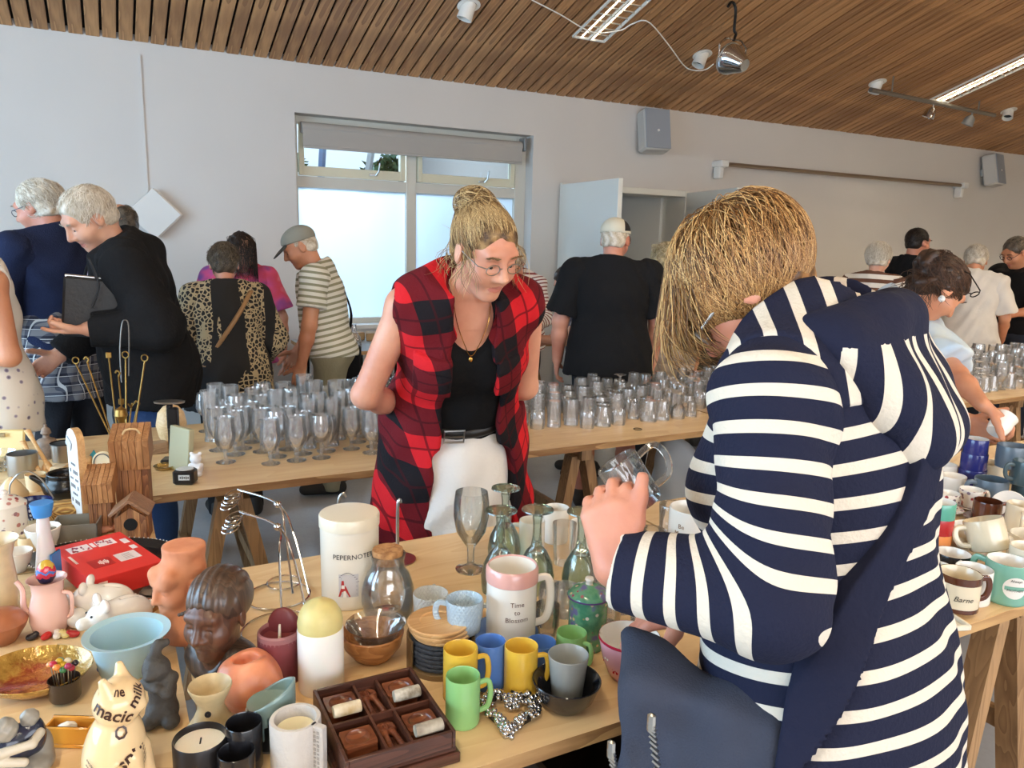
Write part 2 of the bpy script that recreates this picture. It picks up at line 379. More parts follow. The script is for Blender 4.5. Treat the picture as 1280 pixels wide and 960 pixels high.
# ---- window
wf1 = G(); yf = YW+.17
def bar(g, x0, x1, z0, z1, y=yf, d=.07, m=0): e = 0 if x1-x0 < z1-z0 else .006; g.box(((x0+x1)/2, y+e*.3, (z0+z1)/2), (x1-x0-e*.2, d-e, z1-z0), m=m, bev=.003)
zt0, zt1 = 1.93, 2.02                       # transom
for r in ((W0, W0+.045, WZ0, WZ1), (W1-.11, W1, WZ0, WZ1), (W0, W1, WZ0, WZ0+.05), (W0, W1, WZ1-.06, WZ1), (2.385, 2.475, WZ0, WZ1), (W0, W1, zt0, zt1)): bar(wf1, *r)
win = tag(bpy.data.objects.new('window_1', None), kind='structure'); COL.objects.link(win)
wf1.build('window_frame', m_cream, win)
m_pane = glass('window_glass', (250, 253, 255), (190, 205, 210), .01, .7)
m_fr, n = base('frosted_film', .6); n.n.remove(n.b)
tl = n.new('ShaderNodeBsdfTranslucent'); tl.inputs[0].default_value = (.85, .93, 1, 1); df = n.new('ShaderNodeBsdfDiffuse'); df.inputs[0].default_value = (.75, .8, .85, 1)
rf = n.new('ShaderNodeBsdfRefraction'); rf.inputs['Roughness'].default_value = .45; rf.inputs['IOR'].default_value = 1.02; rf.inputs[0].default_value = (.92, .96, 1, 1)
m1 = n.new('ShaderNodeMixShader'); m1.inputs[0].default_value = .15; n.ln(tl.outputs[0], m1.inputs[1]); n.ln(df.outputs[0], m1.inputs[2])
m2 = n.new('ShaderNodeMixShader'); m2.inputs[0].default_value = .45; n.ln(m1.outputs[0], m2.inputs[1]); n.ln(rf.outputs[0], m2.inputs[2]); n.ln(m2.outputs[0], n.n['Material Output'].inputs[0])
for x0, x1 in ((W0+.045, 2.385), (2.475, W1-.11)):
    G().box(((x0+x1)/2, yf+.01, (WZ0+.05+zt0)/2), (x1-x0, .006, zt0-WZ0-.05)).build('frosted_pane', m_fr, win)
    sash = G(); z0, z1 = zt1+.005, WZ1-.06; y = yf-.03
    for r in ((x0+.01, x0+.05, z0, z1), (x1-.06, x1-.015, z0, z1), (x0+.01, x1-.015, z0, z0+.075), (x0+.01, x1-.015, z1-.05, z1)): bar(sash, *r, y=y, d=.05)
    so = sash.build('sash', mat('sash_paint', (216, 210, 184), .45), win)
    G().box(((x0+x1)/2, y+.01, (z0+z1)/2), (x1-x0-.06, .006, z1-z0-.06)).build('pane', m_pane, so)
    h = G().box((x0+.62, y-.045, z0+.035), (.07, .012, .018), bev=.003); h.tube([(x0+.64, y-.05, z0+.03), (x0+.66, y-.07, z0+.06), (x0+.67, y-.075, z0+.13)], .008, 6)
    h.build('window_handle', mat('steel', (186, 186, 184), .3, 1), so)
slab('window_sill', W0-.0, W1, YW-.02, YW+.17, WZ0-.03, WZ0+.004, m_white, win, kind=None)
bl = thing('roller_blind', (0, 0, 0), 'grey roller blind drawn a little way down over the window', 'blind')
g = G(); g.lathe([(.045, W0+.06), (.045, W1-.10)], 20, R=np.array(((0, 0, 1), (1, 0, 0), (0, 1, 0))), c=(0, YW+.06, WZ1-.10), cap=True); g.build('roller', mat('blind_cloth', (168, 164, 158), .8), bl)
G().box(((W0+W1)/2-.02, YW+.02, (2.235+WZ1-.1)/2), (W1-W0-.17, .004, WZ1-.1-2.235)).build('cloth', MATS['blind_cloth'], bl)
G().box(((W0+W1)/2-.02, YW+.02, 2.24), (W1-W0-.17, .014, .022), bev=.004).build('bottom_bar', MATS['blind_cloth'], bl)
G().box((W1-.075, YW+.06, WZ1-.08), (.03, .11, .12), bev=.008).build('bracket', mat('grey_plastic', (130, 130, 128), .5), bl)
# ---- outside the window: courtyard wall, glazed roof bars, shrubs, a dark post
slab('courtyard_ground', -3, 9, 6.75, 16, -.1, -.02, mat('pavers', (150, 146, 138), .9, var=.2, vscale=6))
slab('courtyard_wall', -2, 6, 12.0, 12.2, 0, 2.1, mat('courtyard_render', (196, 204, 210), .9, var=.06, vscale=3))
pc = thing('glazed_canopy', (0, 0, 0), 'pale framed glass canopy across the courtyard behind the clear upper panes', 'canopy')
for i in range(7): G().tube([(1.0+i*.62, 8.6, 3.2), (1.4+i*.62, 10.5, 2.3), (1.4+i*.62, 10.5, 0)], .045, 4).build('rafter', m_white if i % 2 else mat('blue_frame', (120, 150, 190), .5), pc)
G().box((3.0, 10.55, 2.3), (5.2, .08, .1)).build('beam', m_white, pc)
slab('dark_post', 2.72, 3.75, 7.0, 7.3, 0, 1.93, mat('brown_cladding', (92, 82, 76), .8, var=.1), kind=None, label='brown clad post outside behind the right frosted pane', cat='post')
leafm = mat('shrub_leaf', (70, 104, 58), .7, var=.4, vscale=9)
for i, (x, y, r) in enumerate(((2.3, 11.5, .42), (3.9, 11.5, .42))):
    t_ = thing('shrub', (x, y, 0), ('leafy green shrub beyond the left upper pane', 'leafy green shrub beyond the right upper pane')[i], 'shrub')
    g = G(); g.tube([(0, 0, 0), (0, 0, 2)], .03, 6); g.build('stem', mat('bark', (90, 70, 50), .9), t_)
    g = G()
    for _ in range(420):
        d = rng.normal(size=3); d /= np.linalg.norm(d); p = d*r*rng.uniform(.6, 1)+np.array((0, 0, 2.35)); e = rng.normal(size=3)*.05; f_ = rng.normal(size=3)*.05
        g.add([p-e, p+f_, p+e, p-f_], [(0, 1, 2, 3)])
    tag(g.build('foliage', leafm, t_), kind='stuff')
# ---- doors
dr = tag(bpy.data.objects.new('door_1', None), kind='structure'); COL.objects.link(dr)
g = G()
for x0, x1, z0, z1 in ((D0, D0+.05, 0, DZ), (D1-.05, D1, 0, DZ), (D0, D1, DZ-.06, DZ)): bar(g, x0, x1, z0, z1, y=YW+.15, d=.36)
g.build('door_frame', mat('door_paint', (222, 220, 210), .4), dr)
def leaf(xa, ya, xb, yb, h=2.06):
    v = np.array((xb-xa, yb-ya)); Lg = np.linalg.norm(v); a = math.degrees(math.atan2(v[1], v[0]))
    o = G().box((Lg/2, 0, h/2+.01), (Lg, .045, h), bev=.003).build('leaf', mat('door_leaf', (226, 226, 218), .38), dr, (xa, ya, 0), (0, 0, a))
    hd = G()
    for s in (-1, 1):
        hd.lathe([(.024, 0), (.024, .008), (.009, .01), (.009, .05)], 12, R=rotm(-90*s), c=(Lg-.06, s*.0225, 1.05)); hd.tube([(Lg-.06, s*.07, 1.05), (Lg-.19, s*.07, 1.05)], .009, 8)
    hd.build('handle', MATS['steel'], o)
leaf(D0+.0, YW-.04, 3.80, 5.34); leaf(D1-.02, YW-.04, 5.17, 5.42); leaf(5.33, 6.72, 5.14, 7.3)
# room beyond the door
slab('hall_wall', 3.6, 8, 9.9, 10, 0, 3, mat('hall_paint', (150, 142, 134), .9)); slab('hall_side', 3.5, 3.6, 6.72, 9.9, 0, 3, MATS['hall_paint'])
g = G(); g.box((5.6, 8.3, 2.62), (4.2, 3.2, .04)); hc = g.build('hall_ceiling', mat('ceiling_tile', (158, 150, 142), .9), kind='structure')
tl_ = G().box((0, 0, 0), (.585, .585, .015), bev=.003).me('ceiling_tile', MATS['ceiling_tile'])
for i in range(6):
    for j in range(5): link('ceiling_tile', tl_, hc, (4.0+i*.6, 7.0+j*.6, 2.594))
# ---- luminaires recessed in the ceiling
m_tube = mat('lamp_tube', (255, 244, 214), .5, emit=9)
m_refl = mat('louvre', (232, 226, 210), .25, .6)
m_sheet = mat('luminaire_white', (235, 232, 224), .4)
def luminaire(x, y0, y1, label, sl=1):
    zm = cz((y0+y1)/2) if sl > 0 else ZC+SL*((y0+y1)/2+3.4)
    L_ = (y1-y0)/math.cos(rad(17)); t_ = thing('ceiling_light', (x, (y0+y1)/2, zm-.004-.02*(sl < 0)), label, 'ceiling light', 'louvred ceiling lights'); t_.rotation_euler = (rad(-17*sl), 0, 0)
    g = G()
    for sx in (-1, 1): g.box((sx*.146, 0, 0), (.014, L_, .02))
    for sy in (-1, 1): g.box((0, sy*(L_/2-.007), 0), (.30, .014, .02))
    g.box((0, 0, 0), (.02, L_, .02)); g.build('frame', m_sheet, t_)
    nb = int(L_/.085); g = G()
    for i in range(1, nb): g.box((0, -L_/2+L_*i/nb, .003), (.286, .008, .016))
    g.build('louvre', m_refl, t_)
    for sx in (-1, 1):
        g = G().box((sx*.075, 0, .010), (.112, L_-.03, .003)); g.build('lamp_tube', m_tube, t_)
    l = bpy.data.lights.new('lamp_light', 'AREA'); l.shape = 'RECTANGLE'; l.size = .26; l.size_y = L_-.05; l.energy = 95*(y1-y0)/1.5*(3.8 if x > 7 else 1); l.color = (1, .85, .62)
    o = bpy.data.objects.new('lamp_light', l); COL.objects.link(o); o.parent = t_; o.location = (0, 0, .0085)
luminaire(3.53, 2.3, 5.50, 'louvred ceiling light beside the hanging theatre spotlight')
luminaire(8.0, 2.3, 5.53, 'louvred ceiling light behind the slim spotlight rail')
luminaire(11.9, 2.3, 5.5, 'added unseen louvred ceiling light warming the wall by the far loudspeaker')  # extra lamp out of view, added to brighten and warm the right-hand wall
luminaire(-.9, 2.0, 4.2, 'louvred ceiling light near the side windows')
for x, l in ((-.9, 'near the side windows'), (3.53, 'in the middle'), (8.0, 'at the far end')): luminaire(x, -2.4, .6, 'louvred light on the other ceiling slope '+l, -1)
# ---- tilted downlights in the boards
def downlight(px, py, label, rz):
    d = ray(px, py); s_ = (ZC+SL*YW-CAM_H)/(d[2]+SL*d[1]); p = np.array((d[0]*s_, d[1]*s_, CAM_H+d[2]*s_-.004))
    t_ = thing('downlight', p, label, 'downlight', 'white ceiling downlights'); t_.rotation_euler = (rad(-17), 0, 0)
    G().lathe([(.058, .006), (.082, .004), (.084, -.004), (.058, -.007)], 28, close=True).build('trim_ring', m_sheet, t_)
    o = G().lathe([(.052, .02), (.052, -.045), (.056, -.10), (.047, -.10), (.044, -.05)], 24).build('lamp_head', m_sheet, t_, (0, 0, 0), (28, 10, rz))
    G().lathe([(.001, -.062), (.046, -.06)], 20).build('lamp_lens', mat('dark_lens', (40, 38, 34), .2), o)
downlight(586, 6, 'white tilted downlight beyond the open end of the first ceiling light', 20)
downlight(878, 68, 'white tilted downlight with a cable beside the theatre spotlight', 40)
downlight(1097, 103, 'white tilted downlight at the near end of the spotlight rail', 10)
downlight(1261, 138, 'white tilted downlight past the far end of the spotlight rail', 70)
# ---- hanging theatre spotlight
chrome = mat('chrome', (205, 206, 208), .12, 1); steel = MATS['steel']; black = mat('black_metal', (22, 22, 22), .4, .5)
p = AT(915, 75, 5.9); top = cz(p[1])
t_ = thing('theatre_spotlight', p, 'chrome parabolic theatre spotlight hanging from a black ceiling hook', 'spotlight')
R_ = rotm(25, 0, 8)@np.array(((1, 0, 0), (0, 0, 1), (0, -1, 0)))   # axis towards the camera
g = G().lathe([(.045, -.14), (.06, -.12), (.098, -.02), (.112, .0), (.115, .035), (.108, .04)], 32, R=R_, cap=True); g.build('lamp_can', chrome, t_)
G().lathe([(.001, .03), (.06, .026), (.105, .01)], 28, R=R_).build('lens', mat('lamp_glass', (150, 158, 160), .05, .85), t_)
G().lathe([(.104, .03), (.119, .03), (.119, .046), (.104, .046)], 32, R=R_, close=True).build('bezel', steel, t_)
g = G().tube([(-.13, 0, 0), (-.135, 0, .1), (-.08, 0, .15), (.08, 0, .15), (.135, 0, .1), (.13, 0, 0)], .007, 6); g.build('yoke', chrome, t_)
g = G().tube(bez([(0, 0, .14), (.02, 0, .19), (0, 0, .22), (.0, 0, top-p[2]-.05), (-.04, 0, top-p[2]-.0), (-.08, 0, top-p[2]-.04)], 20), .011, 8); g.build('hook', black, t_)
pa, pb_ = AT(665, 0, 5.55), AT(790, 34, 5.9); pc_ = AT(880, 84, 6.2)
def cp(px, py, dz=.02): d = ray(px, py); t = (ZC+SL*YW-CAM_H-dz)/(d[2]+SL*d[1]); return np.array((d[0]*t, d[1]*t, CAM_H+d[2]*t))
pts = [cp(665, 0), cp(700, 18, .04), cp(740, 40, .06), cp(775, 38, .04), cp(790, 30), cp(810, 27, .03), cp(835, 55, .07), cp(855, 82, .13), cp(868, 88, .17), cp(882, 87, .17), cp(892, 80, .14)]
link('power_cable', G().tube(bez(pts, 40), .005, 6).me('power_cable', m_sheet), label='thin white cable looping under the ceiling to the theatre spotlight', cat='cable')
# ---- spotlight rail
a_, b_ = AT(1088, 112, 7.3), AT(1243, 144, 8.55); dz = np.array((0, 0, 1))
t_ = thing('spotlight_rail', (a_+b_)/2, 'slim grey metal rail with two small spotlights under the ceiling', 'spotlight rail')
c0 = (a_+b_)/2; g = G().tube([a_-c0, b_-c0], .022, 8); g.build('rail', mat('rail_grey', (126, 118, 108), .4, .6), t_)
for q in (.15, .85): e = a_*(1-q)+b_*q-c0; G().tube([e, e+dz*(cz((e+c0)[1])-(e+c0)[2]+.0)], .008, 6).build('hanger', MATS['rail_grey'], t_)
for q, mm in ((.47, chrome), (.8, MATS['grey_plastic'])):
    e = a_*(1-q)+b_*q-c0; g = G().lathe([(.02, .0), (.05, -.03), (.062, -.1), (.058, -.105), (.045, -.04), (.001, -.03)], 20, c=e-dz*.05, R=rotm(20, 10, 0)); g.tube([e, e-dz*.06], .01, 6); g.build('spot_head', mm, t_)
# ---- wall speakers, projection rail, wall vent
m_spk = mat('speaker_grille', (150, 156, 164), .6, bump=.3, bscale=400); m_spb = mat('speaker_shell', (196, 194, 188), .5)
def speaker(x, z, rz, label):
    t_ = thing('wall_speaker', (x, YW-.13, z), label, 'loudspeaker', rz=rz); t_.rotation_euler[0] = rad(-12)
    G().box((0, 0, 0), (.28, .17, .40), bev=.02).build('cabinet', m_spb, t_); G().box((0, -.088, 0), (.262, .012, .38), bev=.004).build('grille', m_spk, t_)
    G().lathe([(.001, .006), (.012, .006), (.012, 0)], 12, R=rotm(90), c=(0, -.094, -.02)).build('badge', m_white, t_)
    G().tube(bez([(.02, .05, .19), (.04, .09, .24), (.03, .12, .3)], 8), .006, 6).build('lead', black, t_); G().box((0, .1, 0), (.08, .08, .1)).build('wall_bracket', m_spb, t_)
speaker(4.82, 2.62, -10, 'grey wall loudspeaker above the white double doors'); speaker(10.35, 2.6, 12, 'grey wall loudspeaker past the far end of the wall rail')
t_ = thing('wall_rail', (7.75, YW-.1, 2.38), 'long slim metal screen rail fixed high on the wall', 'rail')
G().tube([(-2.0, 0, .0), (2.05, 0, 0)], .022, 8).build('tube', mat('rail_brass', (150, 132, 112), .35, .7), t_)
for x in (-2.0, 2.05): G().box((x, .03, -.0), (.1, .16, .07), bev=.01).box((x-.02, .03, -.09), (.06, .1, .12), bev=.01).build('end_bracket', m_white, t_)
t_ = thing('wall_vent', (.36, YW-.0, 1.67), 'white diamond shaped vent box mounted on the white wall', 'vent')
R45 = rotm(0, 45, 0); G().box((0, -.075, 0), (.26, .02, .26), R45, bev=.003).build('front_plate', m_white, t_); G().box((.015, -.045, 0), (.26, .03, .26), R45, bev=.003).build('middle_plate', m_sheet, t_); G().box((0, -.015, 0), (.2, .03, .2), R45).build('wall_plate', m_white, t_)
link('wall_conduit', G().box((.33, YW-.006, 2.3), (.012, .012, .95)).me('c', m_wall), kind='structure').name = 'trim_1'
# ---- radiator under the window
t_ = thing('radiator', (2.35, YW-.085, .12), 'white ribbed panel radiator under the window', 'radiator')
for x in (-.7, .7): G().box((x, .0525, .27), (.04, .055, .3)).box((x, 0, -.06), (.03, .03, .12)).build('wall_bracket', m_white, t_); G().box((0, 0, .27), (1.9, .05, .52), bev=.01).build('panel', m_white, t_)
rb = G().box((0, 0, 0), (.028, .015, .46), bev=.004).me('rib', m_white)
for i in range(38): link('rib', rb, t_, (-.93+i*.05, -.03, .27))
# ================================================================ tables
ZT = .75
m_ply, n = base('plywood', .38)
vec = n.coord(scale=(1.1, 9, 9)); a = n.noise(vec, 2.2, 6, .6); wv = n.math('FRACT', n.math('MULTIPLY', n.noise(n.coord(scale=(.8, 3.2, 3)), 1.3, 2), 16)); kn = n.noise(n.coord(scale=(1, 2.2, 1)), 3.1, 2)
t = n.math('ADD', n.math('MULTIPLY', a, .8), n.math('MULTIPLY', wv, .2))
c_ = n.ramp(t, [(.2, lin((240, 212, 164))), (.8, lin((216, 176, 124)))])
n.ln(n.mix(n.ramp(kn, [(.70, (0, 0, 0, 1)), (.78, (1, 1, 1, 1))]), c_, lin((186, 136, 82))), n.b.inputs['Base Color']); n.bump(a, .06); MATS['plywood'] = m_ply
m_edge = wood('plywood_edge', (150, 108, 66), (206, 166, 112), .7, 5, ring=4)
m_tres = wood('trestle_pine', (138, 104, 70), (178, 140, 98), .6, 4, axis=2)
def table(x0, x1, y0, y1, label, trestles, name='trestle_table', z=ZT, th=.026, mm=None):
    t_ = thing(name, ((x0+x1)/2, (y0+y1)/2, 0), label, 'table', rz=0); w_, d_ = x1-x0, y1-y0
    g = G().box((0, 0, z-th/2), (w_, d_, th)); me_ = g.me('table_top', [mm or m_ply, m_edge])
    me_.polygons.foreach_set('material_index', [0, 0, 1, 1, 1, 1]); link('table_top', me_, t_)
    for tx in trestles:
        x = tx-(x0+x1)/2; dd = d_/2-.1
        G().box((x, 0, z-th-.03), (.05, d_-.12, .06)).build('trestle_beam', m_tres, t_)
        for sx in (-1, 1):
            for sy in (-1, 1):
                pa = np.array((x+sx*.03, sy*(dd-.02), z-th-.05)); pb = np.array((x+sx*.17, sy*dd, 0)); 
                v = pb-pa; V = []
                for p_ in (pa, pb):
                    for ox, oy in ((-.022, -.03), (.022, -.03), (.022, .03), (-.022, .03)): V.append(p_+(ox, oy, 0))
                G().add(V, [(0, 1, 2, 3), (7, 6, 5, 4), (0, 4, 5, 1), (1, 5, 6, 2), (2, 6, 7, 3), (3, 7, 4, 0)]).build('leg', m_tres, t_)
            G().box((x+sx*.115, 0, .3), (.03, d_-.2, .05)).build('stretcher', m_tres, t_)
    return t_
table(.097, 1.36, .95, 1.85, 'plywood trestle table holding the wooden bowl tray and coloured cups', (.5, 1.1))
table(1.37, 3.7, .905, 1.83, 'plywood trestle table crowded with mugs beside the woman in stripes', (1.98, 3.3))
table(.09, 2.54, 2.5, 3.42, 'plywood trestle table carrying stemmed glasses behind the woman in plaid', (.34, 1.72))
table(2.55, 4.98, 2.44, 3.4, 'plywood trestle table with upturned tumblers near the man in black', (2.75, 4.7))
table(4.99, 7.3, 2.44, 3.4, 'plywood trestle table of glasses towards the man in glasses', (5.3, 7.0))
table(-.98, .08, .55, 2.02, 'plywood table loaded with figurines and the big copper dish', (-.5,))
table(-.98, .08, 2.03, 3.36, 'plywood table with the birdhouses and brass fire tools', (-.5,))
table(-1.5, 1.12, 5.55, 6.2, 'narrow table with glassware against the wall behind the woman in pink', (-1.2, .8), mm=mat('grey_laminate', (150, 150, 146), .5))
table(1.25, 3.3, 5.25, 6.0, 'narrow table of small goods below the window', (1.5, 3.0), mm=MATS['grey_laminate'])
table(6.3, 10.5, 4.75, 5.4, 'dark table with cloth and bric-a-brac near the far wall', (6.7, 8, 9.8), mm=mat('dark_laminate', (70, 62, 56), .5))
# ================================================================ glassware crowds
clear = glass('clear_glass', (255, 255, 255), (249, 252, 251), .06, 1.0, .14)  # slight whiteness in the colour imitates the sparkle of light caught in the glasses
def shell(outer, t=.0022, base_t=.006):
    """closed thin-walled profile from an outer profile that starts at the foot"""
    inner = [(max(r-t, .0005), z) for r, z in outer if z > outer[0][1]+base_t][::-1]
    return [(.0005, outer[0][1])]+outer+inner+[(.0005, inner[-1][1])]
def solidstem(foot, stem, bowl, t=.0018):
    inner = [(max(r-t, .0005), z) for r, z in bowl][::-1]
    return [(.0005, 0)]+foot+stem+bowl+inner+[(.0005, inner[-1][1]+.001)]
KIND = {}
def kind(name, prof, seg=18, flip=False, g=None):
    if flip: h = max(z for r, z in prof); prof = [(r, h-z) for r, z in prof][::-1]
    KIND[name] = (g or G()).lathe(prof, seg).me(name, clear, 35)
foot = [(.033, .0), (.034, .002), (.02, .006), (.007, .012)]
kind('tulip', solidstem(foot, [(.006, .03), (.009, .045)], [(.02, .052), (.034, .075), (.038, .10), (.034, .13), (.033, .155), (.035, .165)]))
kind('goblet', solidstem(foot, [(.0055, .035), (.006, .06)], [(.012, .064), (.034, .085), (.041, .11), (.039, .14), (.034, .168)]))
kind('chalice', solidstem([(.034, 0), (.035, .003), (.022, .009), (.012, .014)], [(.011, .022), (.016, .03)], [(.03, .045), (.040, .07), (.042, .095), (.037, .125), (.036, .132)]))
kind('flute', solidstem(foot, [(.005, .04), (.006, .065)], [(.012, .072), (.024, .10), (.027, .14), (.026, .19), (.025, .20)]))
kind('pilsner', shell([(.026, 0), (.025, .012), (.022, .02), (.026, .05), (.032, .12), (.035, .18), (.035, .185)], base_t=.014))
kind('tumbler', shell([(.030, 0), (.031, .004), (.036, .085), (.0365, .09)], base_t=.008))
kind('tumbler_upturned', shell([(.030, 0), (.031, .004), (.036, .085), (.0365, .09)], base_t=.010), flip=True)
kind('highball', shell([(.031, 0), (.0315, .003), (.033, .13), (.033, .135)], base_t=.01))
kind('highball_upturned', shell([(.027, 0), (.0275, .003), (.032, .115), (.032, .12)], base_t=.014), flip=True)
kind('shot', shell([(.020, 0), (.0205, .003), (.025, .062), (.025, .065)], base_t=.014))
kind('shot_upturned', shell([(.020, 0), (.0205, .003), (.026, .066), (.026, .07)], base_t=.016), flip=True)
kind('stem_upturned', solidstem(foot, [(.0055, .035), (.006, .05)], [(.014, .056), (.034, .075), (.037, .10), (.033, .125)]), flip=True)
kind('squat', shell([(.028, 0), (.03, .004), (.0345, .03), (.035, .06), (.033, .08)], base_t=.009), flip=True)
NM = {'tulip': 'tulip_glass', 'goblet': 'wine_goblet', 'chalice': 'beer_chalice', 'flute': 'flute_glass', 'pilsner': 'pilsner_glass', 'tumbler': 'tumbler', 'tumbler_upturned': 'tumbler', 'highball': 'highball_glass', 'highball_upturned': 'highball_glass', 'shot': 'shot_glass', 'shot_upturned': 'shot_glass', 'stem_upturned': 'stem_glass', 'squat': 'bowl_tumbler'}
DS = {'tulip': 'clear tulip beer glass on a short stem', 'goblet': 'clear round wine goblet on a thin stem', 'chalice': 'clear wide chalice on a stubby foot', 'flute': 'clear narrow flute glass', 'pilsner': 'clear tall pilsner glass without a stem', 'tumbler': 'clear upright tumbler', 'tumbler_upturned': 'clear tumbler turned upside down', 'highball': 'clear upright highball glass', 'highball_upturned': 'clear highball glass turned upside down', 'shot': 'small clear upright shot glass', 'shot_upturned': 'small clear shot glass turned upside down', 'stem_upturned': 'clear stem glass standing on its rim', 'squat': 'clear bellied tumbler standing on its rim'}
def crowd(x0, x1, y0, y1, step, mix, where, test=None):
    k = 0; j = 0; y = y0
    while y < y1:
        x = x0+(step/2 if j % 2 else 0)
        while x < x1:
            p = (x+random.uniform(-.006, .006), y+random.uniform(-.006, .006))
            if test is None or test(*p):
                u = random.random(); acc = 0
                for nm, pr in mix(*p):
                    acc += pr
                    if u <= acc: break
                if nm:
                    o = link(NM[nm], KIND[nm], None, (p[0], p[1], ZT+.0004), (0, 0, random.uniform(0, 360)), label=DS[nm]+' '+where, cat='glass', group=NM[nm].replace('_', ' ').replace('glass', 'glasse')+'s '+where)
                    s = random.uniform(.94, 1.05); o.scale = (s, s, s*random.uniform(.95, 1.06))
            x += step
        y += step*.88; j += 1
crowd(.34, 1.30, 2.63, 3.36, .092, lambda x, y: [('chalice', .22), ('tulip', .34), ('goblet', .24), (None, .2)] if y < 2.85 else [('tulip', .3), ('goblet', .3), ('pilsner', .22), ('highball', .18)],
      'behind the woman in plaid', lambda x, y: y > 2.98-.35*min(1, (x-.2)*2.6) or (x > .3 and y > 2.62+.1*random.random()))
crowd(1.34, 2.50, 2.74, 3.36, .083, lambda x, y: [('shot', .5), ('stem_upturned', .3), ('tumbler', .2)] if x < 1.55 else [('tumbler_upturned', .34), ('shot_upturned', .16), ('highball_upturned', .26), ('squat', .16), ('stem_upturned', .08)],
      'in the crowd before the man in black', lambda x, y: y > 2.74+.1*(x < 1.6)*0)
crowd(2.60, 3.15, 2.74, 3.34, .083, lambda x, y: [('tumbler_upturned', .4), ('highball_upturned', .35), ('squat', .25)], 'on the middle stretch of the back tables')
crowd(3.72, 4.94, 2.62, 3.34, .088, lambda x, y: [('tumbler_upturned', .3), ('tumbler', .2), ('stem_upturned', .2), ('tulip', .15), ('squat', .15)], 'past the woman in the blue shirt')
crowd(5.04, 6.3, 2.62, 3.34, .092, lambda x, y: [('tumbler_upturned', .3), ('tumbler', .2), ('goblet', .2), ('highball', .3)], 'before the man in glasses')
# ================================================================ people
def unit(v): v = np.array(v, float); return v/(np.linalg.norm(v)+1e-9)
def skinmat(name, c, c2): 
    m = mat(name, c, .48, col2=c2, vscale=7, bump=.08, bscale=120, sss=.12); return m
sk_fair = skinmat('skin_fair', (226, 176, 150), (208, 148, 122)); sk_tan = skinmat('skin_tan', (206, 146, 112), (186, 120, 88)); sk_red = skinmat('skin_ruddy', (218, 156, 130), (196, 124, 100))
m_lip = mat('lips', (196, 122, 108), .4); m_eye = mat('eye_white', (232, 228, 222), .15); m_iris = mat('iris', (52, 44, 40), .1)
def hairmat(name, c1, c2, c3):
    if name in MATS: return MATS[name]
    m, n = base(name, .42, spec=.35); n.ln(n.ramp(n.attr('h'), [(0, lin(c1)), (.5, lin(c2)), (1, lin(c3))]), n.b.inputs['Base Color']); MATS[name] = m; return m
def cloth(name, c, rough=.9, var=.12, bump=.25, bscale=90, **kw): return mat(name, c, rough, var=var, vscale=6, bump=bump, bscale=bscale, spec=.2, **kw)
def stripes(name, ca, cb, per, frac, off=0):
    m, n = base(name, .88, spec=.2); f = n.math('FRACT', n.math('ADD', n.math('DIVIDE', n.attr('s'), per), off)); 
    nz = n.noise(n.coord(), 160, 3); f2 = n.math('LESS_THAN', f, frac)
    n.ln(n.mix(f2, lin(ca), lin(cb)), n.b.inputs['Base Color']); n.bump(nz, .25); MATS[name] = m; return m
def hand(w_, d, nrm, side, curl=25, s=1.0, thumb=(.6, .75, .35), tcurl=15, spread=.0, curls=None):
    d = unit(d); nrm = unit(np.array(nrm)-d*np.dot(nrm, d)); lat = np.cross(d, nrm)*side; w_ = np.array(w_); P = []
    off = (.030, .010, -.010, -.029); ln = (.070, .079, .072, .056)
    for i, o in enumerate(off):
        kn = w_+(d*(.092-.006*abs(i-1))+lat*o)*s; P.append(('c', w_+lat*o*.55*s, kn, .0165*s, .0115*s, .014))
        dd = unit(d+lat*spread*(1.5-i)); q = kn; r = .0098*s; cu = (curls[i] if curls else curl)
        for j, fr in enumerate((.44, .31, .25)):
            a = rad(cu*(.7 if j == 0 else 1.15)); ax_ = unit(np.cross(dd, nrm)); dd2 = dd*math.cos(a)+np.cross(ax_, dd)*math.sin(a); dd = unit(dd2); e = q+dd*ln[i]*fr*s
            P.append(('c', q, e, r, r*.9, .003)); q = e; r *= .9
            nrm_ = np.cross(ax_, dd); 
            nrm = nrm if j == 2 else nrm
    q = w_+(d*.025+lat*.024)*s; td = unit(d*thumb[0]+lat*thumb[1]+nrm*thumb[2]); r = .0145*s
    for fr in (.042, .034, .028):
        e = q+td*fr*s; P.append(('c', q, e, r, r*.88, .008)); q = e; r *= .88; td = unit(td+nrm*math.tan(rad(tcurl))*.6+d*.12)
    return P
def tubes(paths, r, sides=3):
    """many thin tapered strands -> vertices, quads"""
    P = np.asarray(paths, float); n, m, _ = P.shape; Tn = np.gradient(P, axis=1); Tn /= np.linalg.norm(Tn, axis=2, keepdims=True)+1e-9
    u = np.cross(Tn, np.array((.31, .52, .79))); u /= np.linalg.norm(u, axis=2, keepdims=True)+1e-9; w_ = np.cross(Tn, u)
    tap = np.interp(np.linspace(0, 1, m), (0, .1, .7, 1), (.6, 1, .9, .15))[None, :, None]*(r if np.isscalar(r) else np.asarray(r)[:, None, None])
    V = np.stack([P+tap*(math.cos(2*pi*k/sides)*u+math.sin(2*pi*k/sides)*w_) for k in range(sides)], 2).reshape(-1, 3)
    b = (np.arange(n)[:, None]*m+np.arange(m-1)[None, :]).ravel()*sides; F = []
    for k in range(sides): j = (k+1) % sides; F.append(np.stack([b+k, b+j, b+sides+j, b+sides+k], 1))
    return V, np.concatenate(F)
